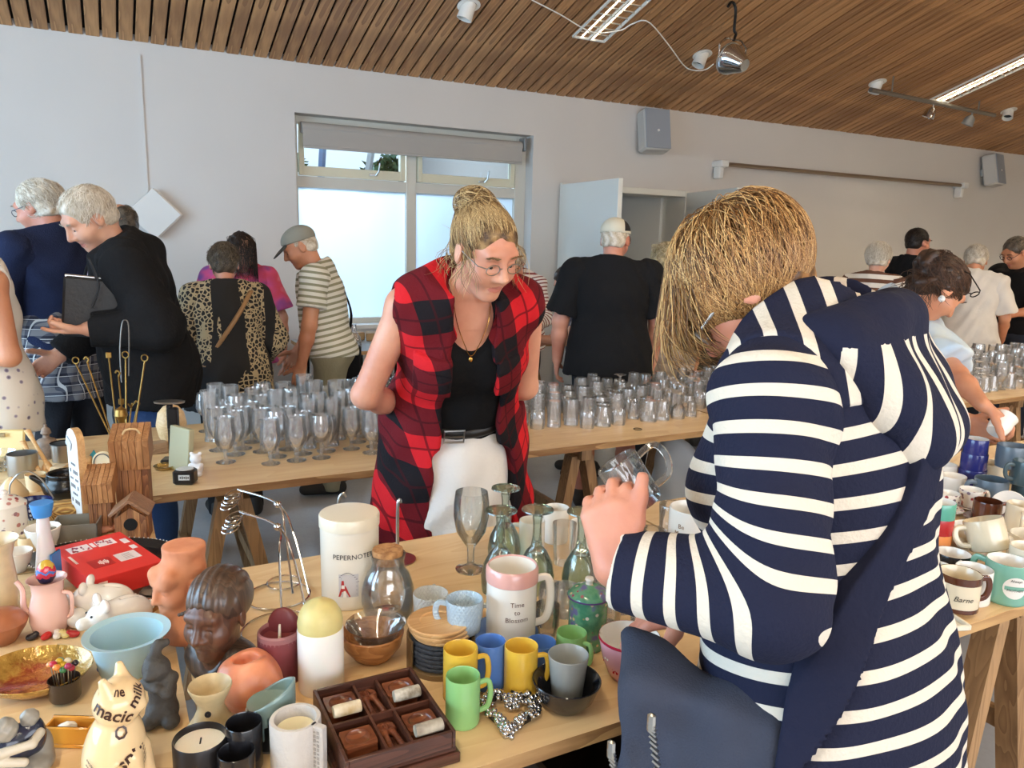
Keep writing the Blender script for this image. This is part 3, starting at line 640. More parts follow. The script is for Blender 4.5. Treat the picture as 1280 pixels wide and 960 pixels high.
def strands(roots, flow, shell, nseg, L, curl=0, clump=.15, lift=.0, freq=40, hug=None, gax=None):
    """roots (n,3) head-local; flow(p)->direction field; shell=(centre, radii): strands stay outside it"""
    p = roots.copy(); n = len(p); out = [p.copy()]; L = np.broadcast_to(L, (n,)); ds = (L/nseg)[:, None]; ph = rng.uniform(0, 6.28, (n, 1)); jit = rng.normal(size=(n, 3))*clump; rk = rng.uniform(0, 1, (n, 1))
    c, R = np.array(shell[0]), np.array(shell[1])
    for i in range(nseg):
        d = flow(p)+jit
        if curl: d = d+curl*np.concatenate([np.sin(ph+freq*p[:, 2:3]), np.cos(ph*1.7+freq*p[:, 0:1]), .5*np.sin(ph*2.3+freq*p[:, 1:2])], 1)
        d /= np.linalg.norm(d, axis=1, keepdims=True)+1e-9; p = p+d*ds; q = (p-c)/R; l = np.linalg.norm(q, axis=1, keepdims=True)
        inside = l < 1+lift; p = np.where(inside, c+q/np.maximum(l, 1e-6)*R*(1+lift), p)
        if hug is not None: l2 = np.maximum(l, 1e-6); p = np.where(l > 1+hug, c+q/l2*R*(1+hug), p)
        if gax is not None:      # keep the fall close: limit the distance from the axis of gravity
            q = (p-c)/R; ga = np.array(gax)*R; ga = ga/np.linalg.norm(ga); al = (q@ga)[:, None]*ga; rr = q-al; l = np.linalg.norm(rr, axis=1, keepdims=True)
            k_ = np.where(l > 1.04+.06*rk, (1.04+.06*rk)/np.maximum(l, 1e-6), 1); p = c+(al+rr*k_)*R
            top_ = np.maximum(-(q@ga)[:, None]-1.05, 0); p = p+ga*R*top_*.9
        out.append(p.copy())
    return np.stack(out, 1)
def scalp(n, c, R, test):
    out = []
    while len(out) < n:
        d = rng.normal(size=(n*3, 3)); d /= np.linalg.norm(d, axis=1, keepdims=True); out += [x for x in d if test(x)]
    return np.array(c)+np.array(out[:n])*np.array(R)
FACE = lambda s_, glassy=0: [
    ('e', (0, -.014, .032), (.076, .098, .088)), ('e', (0, .026, -.028), (.060, .070, .088), None, .03), ('e', (0, .060, -.098), (.026, .026, .020), None, .03),
    ('c', (-.036, .080, .030), (.036, .080, .030), .013, .013, .025), ('c', (0, .090, .016), (0, .112, -.026), .0095, .0125, .012), ('e', (.012, .100, -.031), (.010, .011, .009), None, .008), ('e', (-.012, .100, -.031), (.010, .011, .009), None, .008),
    ('e', (.037, .058, -.030), (.027, .030, .026), None, .03), ('e', (-.037, .058, -.030), (.027, .030, .026), None, .03),
    ('-e', (.031, .104, .006), (.017, .020, .011), None, .012), ('-e', (-.031, .104, .006), (.017, .020, .011), None, .012),
    ('e', (.031, .0775, .003), (.0155, .0135, .0125), None, .005), ('e', (-.031, .0775, .003), (.0155, .0135, .0125), None, .005), ('-e', (.031, .096, -.0025), (.0135, .012, .0055), None, .002), ('-e', (-.031, .096, -.0025), (.0135, .012, .0055), None, .002),
    ('c', (0, .0835, -.061), (.022, .077, -.0585), .0066, .0045, .008), ('c', (0, .0835, -.061), (-.022, .077, -.0585), .0066, .0045, .008), ('c', (-.013, .0815, -.073), (.013, .0815, -.073), .0075, .0075, .008), ('-c', (0, .0945, -.0675), (.026, .0865, -.0625), .0034, .003, .003), ('-c', (0, .0945, -.0675), (-.026, .0865, -.0625), .0034, .003, .003),
    ('e', (.077, -.006, -.002), (.009, .021, .032), rotm(12, 0, -18), .008), ('e', (-.077, -.006, -.002), (.009, .021, .032), rotm(12, 0, 18), .008), ('-e', (.087, -.002, .002), (.006, .010, .016), None, .006), ('-e', (-.087, -.002, .002), (.006, .010, .016), None, .006)]
def xf(prims, R, o, s=1.0):
    out = []
    for p in prims:
        q = list(p)
        if p[0][-1] == 'c':
            q[1] = o+R@(np.array(p[1])*s); q[2] = o+R@(np.array(p[2])*s); q[3] = p[3]*s; q[4] = p[4]*s
            if len(p) > 6: q[6] = R@np.array(p[6])
            if s < .8 and len(p) > 5 and p[5]: q[5] = p[5]*s
        else: q[1] = o+R@(np.array(p[1])*s); q[2] = tuple(x*s for x in p[2]); q += [None]*(4-len(q)); q[3] = R@(np.array(p[3]) if len(p) > 3 and p[3] is not None else np.eye(3))
        if s < .8 and p[0][-1] == 'e' and len(p) > 4 and p[4]: q[4] = p[4]*s
        out.append(tuple(q))
    return out
class Person:
    def __init__(s, label, px, t, face, H=1.7, lean=0, bend=0, head=(20, 0, 0), fem=False, w=1.0, loc=None, skin=None, hres=.0036, ares=.0055):
        if loc is None: a_ = AT(px, 420, t); loc = (a_[0], a_[1])
        s.loc = np.array((loc[0], loc[1], 0.)); s.face = face; s.s = H/1.72; s.lean, s.bend = rad(lean), rad(bend); s.w = w; s.fem = fem; s.skin = skin or sk_fair; s.hres = hres; s.ares = ares
        s.root = thing('person', tuple(s.loc), label, 'person', rz=face); s.sw = (.168 if fem else .188)*(.6+.4*w)
        s.Rh = rotm(0, 0, head[1])@rotm(-head[0])@rotm(0, head[2], 0); s.neck = s.tp((0, -.008, 1.515)); s.hc = s.neck+s.Rh@np.array((0, .030, .085))*s.s
        s.body = []; s.arms = {}; s.spine = s.Rt(1.0)@np.array((0, 0, 1.))
    def loc2(s, p): return rotm(0, 0, -s.face)@(np.array(p, float)-s.loc)
    def Rt(s, up): return rotm(-math.degrees(s.lean+(s.bend if up > .5 else 0)))
    def tp(s, p):
        p = np.array(p, float); wb_ = min(max((p[2]-1.14)/.2, 0), 1); wl_ = min(max((p[2]-.84)/.2, 0), 1)
        q = p.copy(); pv = np.array((0, 0, 1.2)); q = pv+rotm(-math.degrees(s.bend*wb_))@(q-pv); pv = np.array((0, 0, .93)); q = pv+rotm(-math.degrees(s.lean*wl_))@(q-pv); return q*s.s
    def headprims(s):
        P = xf(FACE(0), s.Rh, s.hc, s.s); P.append(('c', s.tp((0, -.015, 1.43)), s.hc+s.Rh@np.array((0, -.028, -.05))*s.s, (.058 if not s.fem else .05)*s.s, (.054 if not s.fem else .046)*s.s, .03)); return P
    def torso(s, off, k=.07):
        S = s.s; w_ = s.w; f = s.fem; R1 = s.Rt(0); R2 = s.Rt(1)
        P = [('e', s.tp((0, -.005, 1.27)), ((.150 if f else .165)*w_*S+off, .112*w_*S+off, .185*S+off), R2, k), ('e', s.tp((0, .012*w_, 1.07)), ((.135 if f else .150)*w_*S+off, .108*w_*S+off, .15*S+off), R1, k),
             ('e', s.tp((0, -.012, .92)), ((.170 if f else .165)*w_*S+off, .125*w_*S+off, .125*S+off), None, k)]
        for sg in (-1, 1):
            P.append(('c', s.tp((0, -.02, 1.455)), s.tp((sg*(s.sw-.03), -.012, 1.405)), .055*S+off, .052*S+off, k))
            if f: P.append(('e', s.tp((sg*.07, .085, 1.245)), (.066*S*w_+off*.6,)*3, None, .05))
        return P
    def arm(s, side, u=None, f=None, E=None, W=None, d=None, n=None, curl=25, mk=True, h=True, **kw):
        sg = 1 if side == 'R' else -1; S = s.s; sh = s.tp((sg*s.sw, -.012, 1.395)); w_ = s.w
        e = s.loc2(E) if E is not None else sh+unit(u)*.285*S; wr = s.loc2(W) if W is not None else e+unit(f)*.25*S
        d = unit(wr-e) if d is None else unit(d); n = n if n is not None else (-sg, 0, 0)
        th = (.92 if s.fem else 1.05)*w_**.5
        P = [('c', sh, e, .050*S*th, .040*S*th, .02), ('c', e, e+(wr-e)*.35, .040*S*th, .039*S*th, .02), ('c', e+(wr-e)*.35, wr, .039*S*th, .026*S*th, .02), ('e', sh, (.055*S*th,)*3, None, .02)]
        if h: P += hand(wr, d, n, sg, curl, S, **kw)
        s.arms[side] = (sh, e, wr, th); s.body.append((P, s.ares)); return s
    def build_body(s, extra=None, eyes=True):
        Vs = []; Fs = []; Ms = []; k = 0
        parts = [(s.headprims()+(extra or []), s.hres)]+s.body
        for i, (P, res) in enumerate(parts):
            V, F = sdf(P, res, .02); c = V[F].mean(1); m = np.zeros(len(F), int)
            if i == 0:
                q = (c-s.hc)@s.Rh/s.s; lip = (np.abs(q[:, 2]+.0672) < .0105*(1-(q[:, 0]/.025)**2)) & (np.abs(q[:, 0]) < .024) & (q[:, 1] > .078); m[lip] = 1
            Vs.append(V); Fs.append(F+k); Ms.append(m); k += len(V)
        g = G()
        if eyes:
            for sg in (-1, 1):
                for r, y, mi in ((.0118, .0772, 2), (.0066, .0840, 3)):
                    g = G().ell(s.hc+s.Rh@np.array((sg*.031, y, -.001))*s.s, r*s.s, 10); F4 = [f if len(f) == 4 else (f[0], f[1], f[2], f[2]) for f in g.f]
                    F4 = [f for f in F4 if f[2] != f[3]]; Vs.append(np.array(g.v)); Fs.append(np.array(F4)+k); Ms.append(np.full(len(F4), mi)); k += len(g.v)
        return link('body', npmesh('body', np.concatenate(Vs), np.concatenate(Fs), [s.skin, m_lip, m_eye, m_iris], np.concatenate(Ms)), s.root)
    def fold(s, amp, fr=38):
        ph = random.uniform(0, 6)
        return lambda P: amp*(np.sin(fr*P[:, 2]+9*np.sin(fr*.25*P[:, 0]+ph)+6*P[:, 1])*.6+np.sin(fr*.6*(P[:, 0]+P[:, 2])+5*P[:, 1]+ph*2)*.5)
    def top(s, m, sleeve='short', hem=.84, off=.02, name='shirt', ms=None, fold=.004, neck=1.475, extra=None, flare=0, res=.010, slack=.0, clip=None, cuff=None, armhole=False):
        S = s.s; P = s.torso(off)
        if hem < .9: P.append(('c', s.tp((0, 0, .96)), np.array((0, -.01, hem-.02))*S, (.165*s.w*S+off), (.17*s.w*S+off+flare), .05, (0, 1, 0), 1.3))
        P += extra or []; P.append(('h', np.array((0, 0, hem*S)), (0, 0, -1)))
        nd = s.hc-s.tp((0, -.015, 1.43)); P.append(('h', s.tp((0, -.015, neck)), unit(unit(nd)+np.array((0, .15, .3)))))
        P += clip or []
        if armhole: P += [('-c', q[0]+unit(q[0]-s.tp((0, -.012, 1.38)))*.046, q[1], .054, .062, .012) for q in s.arms.values()]
        at = lambda V: {'s': (V@s.spine)}
        o = sculpt(name, P, res, m, s.root, .05, noise=s.fold(fold), attrs=at)
        if sleeve != 'none':
            for side, (sh, e, wr, th) in s.arms.items():
                sg = 1 if side == 'R' else -1; o2 = off*.75; inn = s.tp((sg*.10, -.012, 1.375)); L1 = np.linalg.norm(e-sh); L2 = np.linalg.norm(wr-e)
                Q = [('c', inn, sh, .058*S+off, .056*S*th+o2, .03), ('c', sh, e, .054*S*th+o2, .046*S*th+o2+slack, .03)]
                if sleeve == 'long':
                    Q += [('c', e, wr, .046*S*th+o2+slack, .031*S*th+o2, .03), ('h', wr-(wr-e)*.03, wr-e)]
                else:
                    fr = .62 if sleeve == 'short' else .85; Q[1] = ('c', sh, sh+(e-sh)*(fr+.1), .054*S*th+o2, .050*S*th+o2+slack, .03); Q.append(('h', sh+(e-sh)*fr, e-sh))
                def sa(V, sh=sh, e=e, wr=wr, L1=L1):
                    t1 = (V-sh)@unit(e-sh); t2 = (V-e)@unit(wr-e)
                    bis = (V-e)@unit(unit(wr-e)+unit(e-sh)); wgt = 1/(1+np.exp(-bis/.02)); return {'s': t1*(1-wgt)+(L1+t2)*wgt}
                sculpt('sleeve', Q, res*.85, ms or m, s.root, .03, noise=s.fold(fold*1.1, 46), attrs=sa)
        return o
    def trousers(s, m, length='long', res=.013, shoes=None, skin_legs=False, gap=.0, fwd=0):
        S = s.s; w_ = s.w; P = [('e', s.tp((0, -.012, .93)), (.172*w_*S+.008, .128*w_*S+.008, .12*S), None, .05)]; skin = []
        for sg in (-1, 1):
            hp = np.array((sg*.085, -.01, .88))*S; kn = np.array((sg*(.10+gap), .015, .48))*S; an = np.array((sg*(.105+gap), -.01, .09))*S
            if length == 'long': P += [('c', hp, kn, .095*w_*S, .072*S, .04), ('c', kn, an-(0, 0, .03), .072*S, .062*S, .03)]
            else:
                P += [('c', hp, kn+(0, 0, .0), .10*w_*S, .088*S, .04)]; skin.append(([('c', hp, kn, .08*S, .055*S, .02), ('c', kn, kn+(an-kn)*.4, .055*S, .057*S, .02), ('c', kn+(an-kn)*.4, an, .057*S, .038*S, .02), ('c', an, an+np.array((0, .1, -.05)), .038*S, .035*S, .02)], .008))
        if length == 'long': P.append(('h', (0, 0, .035), (0, 0, -1)))
        else: P.append(('h', np.array((0, 0, .50 if length == 'shorts' else .40)), (0, 0, -1)))
        P.append(('h', s.tp((0, 0, 1.03)), s.Rt(0)@np.array((0, 0, 1.))))
        s.body += skin; sculpt('trousers' if length == 'long' else 'shorts', P, res, m, s.root, .04, noise=s.fold(.005, 24))
        for sg in (-1, 1):
            x = sg*(.105+gap)*S
            sculpt('shoe', [('c', (x, -.05, .045), (x+sg*.01, .15, .04), .042, .038, .03, (0, 0, 1), 1.1), ('c', (x, -.04, .07), (x, -.02, .10), .042, .045, .02), ('h', (0, 0, .002), (0, 0, -1)), ('h', (0, 0, .115), (0, 0, 1))], .007, shoes or MATS['shoe_dark'], s.root)
        return s
    def hair(s, m, base_prims, paths=None, r=.0009, res=.006, brows=True, noise=.003, name='hair'):
        """base volume plus combed strands, head-local"""
        Vs = []; Fs = []; A = []; k = 0
        if base_prims:
            ph = rng.uniform(0, 6, 3)
            V, F = sdf(base_prims, res, .02, noise=(lambda P: noise*(np.sin(95*P[:, 0]+ph[0]+4*np.sin(40*P[:, 1]))+np.sin(110*P[:, 2]+ph[1]+3*np.sin(50*P[:, 0])))) if noise else None)
            Vs.append(V); Fs.append(F); A.append(.25+.2*np.sin(V[:, 0]*140+np.sin(V[:, 2]*60)*2)+.1*rng.normal(size=len(V))); k += len(V)
        if paths is not None:
            for pt in (paths if isinstance(paths, list) else [paths]):
                V, F = tubes(pt, r); Vs.append(V); Fs.append(F+k); k += len(V); A.append(np.repeat(rng.uniform(0, 1, len(pt)), V.shape[0]//len(pt)))
        if brows:
            n = 50; B = []
            for sg in (-1, 1):
                x = rng.uniform(.014, .05, n); B.append(np.stack([np.stack([sg*(x+q*.012), .0985-5.5*np.maximum(x-.018, 0)**2, .026+.006*np.sin((x-.01)*60)+rng.normal(0, .0015, n)], 1) for q in (0, .5, 1)], 1))
            V, F = tubes(np.concatenate(B), .0011); Vs.append(V); Fs.append(F+k); k += len(V); A.append(np.full(len(V), .2))
        V = np.concatenate(Vs)*s.s@s.Rh.T+s.hc
        return link(name, npmesh(name, V, np.concatenate(Fs), m, None, {'h': np.concatenate(A)}), s.root)
    def spectacles(s, col=(60, 50, 45), r=.0013, up=0, lens=True):
        g = G(); S = s.s; T_ = lambda p: s.hc+s.Rh@np.array(p)*S
        for sg in (-1, 1):
            ring = [T_((sg*.034+.021*math.cos(a), .102-.05*abs(.021*math.cos(a)), -.001+up+.0145*math.sin(a))) for a in np.linspace(0, 2*pi, 18, endpoint=False)]
            g.tube(ring, r, 5, closed=True); g.tube([T_((sg*.055, .1, .004+up)), T_((sg*.074, .085, .006+up)), T_((sg*.08, .0, .012+up)), T_((sg*.08, -.02, .002+up))], r, 5)
        g.tube([T_((-.013, .102, .002+up)), T_((0, .105, .004+up)), T_((.013, .102, .002+up))], r, 5)
        return g.build('spectacles', mat('spectacle_'+str(col[0]), col, .3, .6), s.root)
    def wl(s, p): return p     # local point
mat('shoe_dark', (40, 38, 36), .7, var=.2)
NOFACE = ('-e', (0, .112, -.012), (.076, .064, .098), None, .012)
def gravity(s): return s.Rh.T@np.array((0, 0, -1.))
def flow_comb(back=(0, -1, -.25), down=.3, g=None):
    b = np.array(back, float); gv = np.array(g if g is not None else (0, 0, -1))*down
    def f(p): return np.tile(b+gv, (len(p), 1))
    return f
def short_hair(P, m, n=1300, L=.045, vol=.008, top_only=False, back=(0, -1, -.2), curl=0, cut=-.055, brow=True, noise=.0014, lift=.0, hug=.05):
    R = (.078+vol, .100+vol, .090+vol); c = (0, -.016, .034)
    basep = [('e', c, tuple(x-.003 for x in R)), ('e', (0, -.05, -.02), (.064+vol*.6, .055+vol*.6, .06), None, .02), NOFACE, ('h', (0, 0, cut), (0, -.0, -1)), ('-e', (.082, .005, -.012), (.022, .026, .034), None, .01), ('-e', (-.082, .005, -.012), (.022, .026, .034), None, .01)]
    if top_only: basep.append(('-e', (0, .02, .12), (.062, .085, .06), None, .02))
    rt = scalp(n, c, R, lambda d: (d[1] < .52 or d[2] > .80) and d[2] > -.75 and not (abs(d[0]) > .75 and d[2] < -.1 and d[1] > -.3) and not (top_only and d[2] > .45 and d[1] > -.5))
    st = strands(rt, flow_comb(back, .35), (c, tuple(x*.985 for x in R)), 5, L*rng.uniform(.6, 1.2, n), curl, .4, lift, 40, hug)
    return P.hair(m, basep, st, .0010, brows=brow, noise=noise)
def draped(P, m, n, L, R, c, bulk, curl=0, part=(0, 0, 1), face_gap=.55, r=.0011, nseg=12, gdown=1.0, clump=.25, brow=True, noise=.004, freq=40, dirs=None):
    """hair that falls from the crown over a volume and then hangs"""
    g = gravity(P); top = np.array(part, float)
    rt = scalp(n, c, R, dirs or (lambda d: (d[1] < face_gap or d[2] > .55) and d[2] > -.55))
    def f(p):
        rel = p-np.array(c); away = rel-top*(rel@top)[:, None]; away /= np.linalg.norm(away, axis=1, keepdims=True)+1e-6; return away*.35+g*gdown
    st = strands(rt, f, (c, R), nseg, L*rng.uniform(.7, 1.1, n), curl, clump, 0, freq, None, g)
    return P.hair(m, bulk, st, r, brows=brow, noise=noise)
H_grey = hairmat('hair_white', (176, 160, 136), (222, 212, 196), (246, 240, 228)); H_blond = hairmat('hair_blond', (122, 90, 56), (190, 152, 98), (232, 204, 152)); H_honey = hairmat('hair_honey', (74, 48, 28), (156, 110, 62), (222, 182, 122))
H_brown = hairmat('hair_brown', (40, 27, 20), (66, 44, 32), (98, 68, 48)); H_dark = hairmat('hair_dark', (26, 20, 18), (44, 34, 30), (72, 58, 50)); H_salt = hairmat('hair_salt', (60, 52, 44), (104, 92, 78), (150, 134, 112)); H_ash = hairmat('hair_ash', (150, 132, 100), (206, 190, 150), (236, 226, 200))
denim = cloth('denim', (62, 88, 134), var=.25); ldenim = cloth('pale_denim', (150, 172, 196), var=.15); blackc = cloth('black_cloth', (26, 26, 28), var=.1); navyc = cloth('navy_fleece', (34, 42, 70), bump=.4, bscale=200); khaki = cloth('khaki_cloth', (142, 136, 112), var=.15); darkc = cloth('dark_trousers', (44, 44, 48))
# --- woman at the end of the table, bare arm, floral top
P = Person('woman with curly hair, floral sleeveless top and pale jeans beside the cluttered table', -18, 2.98, 116, H=1.66, lean=4, head=(20, 10, 0), fem=True, w=1.06, skin=sk_tan)
P.arm('L', u=(-.20, -.05, -1), f=(.75, .65, .02), n=(0, -.3, 1), curl=30); P.arm('R', u=(.2, .2, -1), f=(-.3, .9, .1), n=(-1, 0, 0))
P.trousers(ldenim)
m_, n = base('floral_cloth', .85); vo = n.new('ShaderNodeTexVoronoi'); vo.inputs['Scale'].default_value = 26; n.ln(n.coord(), vo.inputs[0]); n.ln(n.ramp(vo.outputs['Distance'], [(.0, lin((60, 56, 70))), (.16, lin((150, 140, 160))), (.24, lin((222, 216, 206)))]), n.b.inputs['Base Color']); MATS['floral_cloth'] = m_
P.top(m_, 'none', hem=.80, off=.02, flare=.02, neck=1.44, armhole=True); P.build_body()
draped(P, H_blond, 1100, .24, (.088, .108, .098), (0, -.02, .03), [('e', (0, -.03, .02), (.088, .10, .10)), ('e', (0, -.06, -.07), (.085, .06, .09), None, .04), NOFACE], curl=.9, r=.0013, freq=70, clump=.5)
# --- man in navy fleece, seen from behind
P = Person('white-haired man with glasses in a navy fleece over a checked shirt, back turned', 82, 3.85, 38, H=1.78, lean=4, head=(16, 24, 0), w=1.12, skin=sk_red)
P.arm('L', u=(-.3, .15, -1), f=(.1, .7, -.7), curl=30); P.arm('R', u=(.25, .2, -1), f=(-.2, .8, -.6), curl=30); P.trousers(darkc)
m_, n = base('grey_check', .9); xyz = n.sep(n.coord(scale=(22, 22, 22)))
f1 = n.math('GREATER_THAN', n.math('FRACT', xyz[2]), .55); f2 = n.math('GREATER_THAN', n.math('FRACT', n.math('ADD', xyz[0], xyz[1])), .55)
f3 = n.math('GREATER_THAN', n.math('FRACT', n.math('ADD', xyz[2], .3)), .92); f4 = n.math('GREATER_THAN', n.math('FRACT', n.math('ADD', n.math('ADD', xyz[0], xyz[1]), .3)), .92)
n.ln(n.mix(n.math('MAXIMUM', f3, f4), n.ramp(n.math('MULTIPLY', n.math('ADD', f1, f2), .5), [(0, lin((120, 116, 116))), (.5, lin((76, 76, 86))), (1, lin((34, 34, 46)))]), lin((196, 192, 188))), n.b.inputs['Base Color']); MATS['grey_check'] = m_
P.top(m_, 'none', hem=.70, off=.024, name='checked_shirt', flare=.015); P.top(navyc, 'long', hem=.93, off=.034, name='fleece', neck=1.50, slack=.01, extra=[('c', P.tp((0, -.02, 1.44)), P.tp((0, -.012, 1.50)), .082, .078, .02)])
P.build_body(); short_hair(P, H_ash if 0 else H_grey, L=.06, vol=.012, back=(0, -.7, -.7), hug=.09); P.spectacles((40, 44, 60), .0018)
# --- man in black hoodie reading down, folder under his arm
P = Person('white-haired man in a black hooded jacket and checked collar looking down', 186, 3.42, 92, H=1.76, lean=10, bend=6, head=(34, 20, 0), w=1.22, skin=sk_fair)
P.arm('L', u=(-.22, -.42, -1), f=(.12, 1, -.0), n=(0, -.2, 1), d=(.1, 1, -.05), curls=(8, 40, 52, 58), thumb=(.9, .4, .3)); P.arm('R', u=(.2, .2, -1), f=(-.2, .7, -.5), curl=30); P.trousers(denim)
m_, n = base('lilac_check', .9); xyz = n.sep(n.coord(scale=(48, 48, 48))); n.ln(n.ramp(n.math('MULTIPLY', n.math('ADD', n.math('GREATER_THAN', n.math('FRACT', xyz[2]), .5), n.math('GREATER_THAN', n.math('FRACT', n.math('ADD', xyz[0], xyz[1])), .5)), .5), [(0, lin((228, 222, 228))), (.5, lin((170, 140, 170))), (1, lin((72, 62, 92)))]), n.b.inputs['Base Color']); MATS['lilac_check'] = m_
P.top(m_, 'none', off=.018, name='checked_shirt', neck=1.49, extra=[('c', P.tp((0, .0, 1.44)), P.tp((0, .015, 1.495)), .078, .072, .02)])
V_ = [('-c', P.tp((0, .14, 1.02)), P.tp((0, .10, 1.50)), .02, .085, .02)]
P.top(blackc, 'long', hem=.78, off=.040, name='hooded_jacket', slack=.014, neck=1.50, fold=.006, extra=[('c', P.tp((-.11, -.045, 1.43)), P.tp((0, -.115, 1.40)), .058, .075, .03), ('c', P.tp((.11, -.045, 1.43)), P.tp((0, -.115, 1.40)), .058, .075, .03), ('c', P.tp((-.11, -.03, 1.44)), P.tp((-.08, .06, 1.38)), .05, .035, .03), ('c', P.tp((.11, -.03, 1.44)), P.tp((.08, .06, 1.38)), .05, .035, .03)]+V_)
P.build_body(); short_hair(P, H_grey, L=.05, vol=.010, back=(0, .5, -.5), hug=.06)
e, wr = P.arms['L'][1], P.arms['L'][2]; c = rotm(0, 0, P.face)@((e+wr)/2+np.array((.045, .05, .075)))+P.loc
t_ = thing('folder', c, 'black zipped folder held under the arm of the man in the black jacket', 'folder', rz=P.face-4); t_.rotation_euler[0] = rad(6)
G().box((0, 0, 0), (.035, .33, .24), bev=.01).build('cover', mat('black_leather', (32, 32, 34), .5, bump=.2), t_); G().tube([(-.0, -.16, .12), (0, .16, .12)], .007, 6).build('zip', MATS['steel'], t_); G().tube(bez([(-.02, .05, .12), (-.03, .08, .2), (-.03, .04, .1), (-.03, .06, .0)], 14), .004, 6).build('cord', MATS['black_leather'], t_)
# --- bald head behind
P = Person('balding man mostly hidden behind the man in the black jacket', 166, 4.62, 60, H=1.70, head=(12, 10, 0), skin=sk_tan); P.arm('L', u=(-.2, 0, -1), f=(0, .4, -.9)); P.arm('R', u=(.2, 0, -1), f=(0, .4, -.9)); P.trousers(darkc); P.top(cloth('grey_shirt', (120, 118, 116)), 'short'); P.build_body(); short_hair(P, H_salt, top_only=True, L=.02, vol=.003, n=500, hug=.02)
# --- woman in leopard print, from behind
P = Person('short-haired woman in a leopard print top with a thin shoulder strap, back turned', 286, 4.1, 2, H=1.50, lean=5, head=(18, -8, 0), fem=True, w=1.22, skin=sk_red)
P.arm('L', u=(-.3, .05, -1), f=(.2, .7, -.7)); P.arm('R', u=(.3, .05, -1), f=(-.2, .7, -.7)); P.trousers(blackc)
m_, n = base('leopard_cloth', .85); vo = n.new('ShaderNodeTexVoronoi'); vo.feature = 'DISTANCE_TO_EDGE'; vo.inputs['Scale'].default_value = 44; n.ln(n.coord(scale=(1, 1, 1)), vo.inputs[0])
bd = n.noise(n.coord(scale=(6, 3, .8)), 1.1, 2); k_ = n.math('MULTIPLY', n.math('LESS_THAN', vo.outputs[0], .12), n.math('GREATER_THAN', bd, .47))
n.ln(n.mix(k_, lin((26, 24, 24)), lin((176, 158, 124))), n.b.inputs['Base Color']); MATS['leopard_cloth'] = m_
P.top(m_, 'long', hem=.72, off=.03, flare=.03, slack=.02, neck=1.47); P.build_body(); short_hair(P, H_salt, L=.04, vol=.014, back=(0, -.6, -.6), n=1600, hug=.12, cut=-.07)
d_ = unit(P.tp((-.2, -.04, .95))-P.tp((.13, -.04, 1.44))); nr_ = unit(np.cross(d_, (0, 1., 0))); p0 = P.tp((.13, -.04, 1.44)); sculpt('bag_strap', P.torso(.044)+[('h', p0+nr_*.011, nr_), ('h', p0-nr_*.011, -nr_), ('h', P.tp((0, 0, 1.44)), (0, 0, 1)), ('h', (0, 0, .86), (0, 0, -1))], .006, mat('tan_leather', (150, 112, 70), .5), P.root, .05)
# --- woman in pink behind the wall table
P = Person('dark-haired woman in a pink tie-dye top standing by the wall', 302, 4.9, 172, H=1.57, lean=6, head=(30, 18, 0), fem=True, w=1.12, skin=sk_fair)
P.arm('L', u=(-.35, .1, -1), f=(0, .25, -1), curl=20); P.arm('R', u=(.4, .1, -1), f=(0, .3, -1), curl=20); P.trousers(cloth('grey_jeans', (110, 110, 122)))
m_, n = base('tie_dye', .8); n.ln(n.ramp(n.noise(n.coord(), 7, 2), [(.3, lin((128, 86, 170))), (.42, lin((226, 92, 150))), (.55, lin((232, 84, 110))), (.7, lin((244, 160, 190)))]), n.b.inputs['Base Color']); MATS['tie_dye'] = m_
P.top(m_, 'mid', off=.03, flare=.03, slack=.03, hem=.8); P.build_body(); draped(P, H_dark, 900, .27, (.083, .105, .095), (0, -.018, .034), [('e', (0, -.025, .03), (.086, .102, .096)), ('e', (0, -.07, -.09), (.075, .045, .11), None, .04), NOFACE], r=.0013)
# --- man with flat cap
P = Person('man in a grey cap and striped polo shirt with a black shoulder bag', 412, 4.60, 72, H=1.62, lean=8, bend=5, head=(28, 10, 0), w=1.12, skin=sk_tan)
P.arm('L', u=(-.12, .12, -1), f=(.05, .22, -1), n=(1, 0, 0), curl=25); P.arm('R', u=(.15, .1, -1), f=(0, .5, -.9), curl=25); P.trousers(khaki)
P.top(stripes('polo_stripes', (228, 226, 214), (150, 148, 122), .034, .42), 'short', hem=.90, off=.026, slack=.014); P.build_body(); short_hair(P, H_grey, L=.02, vol=.003, n=400, hug=.02)
def cap(P, m, mv, brimlen=.075, extra=None):
    sculpt('cap', xf([('e', (0, -.012, .048), (.088, .110, .082)), ('h', (0, 0, .036), (0, .12, -1))], P.Rh, P.hc, P.s)[:1]+[('h', P.hc+P.Rh@np.array((0, 0, .040))*P.s, P.Rh@np.array((0, .16, -1)))], .005, m, P.root, **(extra or {}))
    sculpt('cap_visor', xf([('e', (0, .095, .036), (.076, brimlen+.012, .0085))], P.Rh@rotm(0), P.hc, P.s)[:0]+[('e', P.hc+P.Rh@np.array((0, .092, .040))*P.s, (.074*P.s, (brimlen+.015)*P.s, .0085), P.Rh@rotm(-20), .004), ('h', P.hc+P.Rh@np.array((0, .070, 0))*P.s, P.Rh@np.array((0, -1, 0)))], .0035, mv, P.root)
cap(P, cloth('grey_cap', (150, 148, 136)), cloth('dark_visor', (74, 74, 70)))
G().tube(bez([P.tp(p) for p in ((-.08, .03, 1.475), (-.06, -.12, 1.36), (.05, -.165, 1.15), (.17, -.10, .95), (.2, -.06, .82))], 20), .016, 6, flat=.25).build('bag_strap', blackc, P.root)
sculpt('shoulder_bag', [('b', np.array((.22, -.08, .74)), (.05, .10, .13), None, .02)], .009, blackc, P.root)
sculpt('belt', [('e', P.tp((0, -.0, .965)), (.188, .155, .022), P.Rt(0))], .006, mat('brown_leather', (92, 82, 66), .6), P.root)
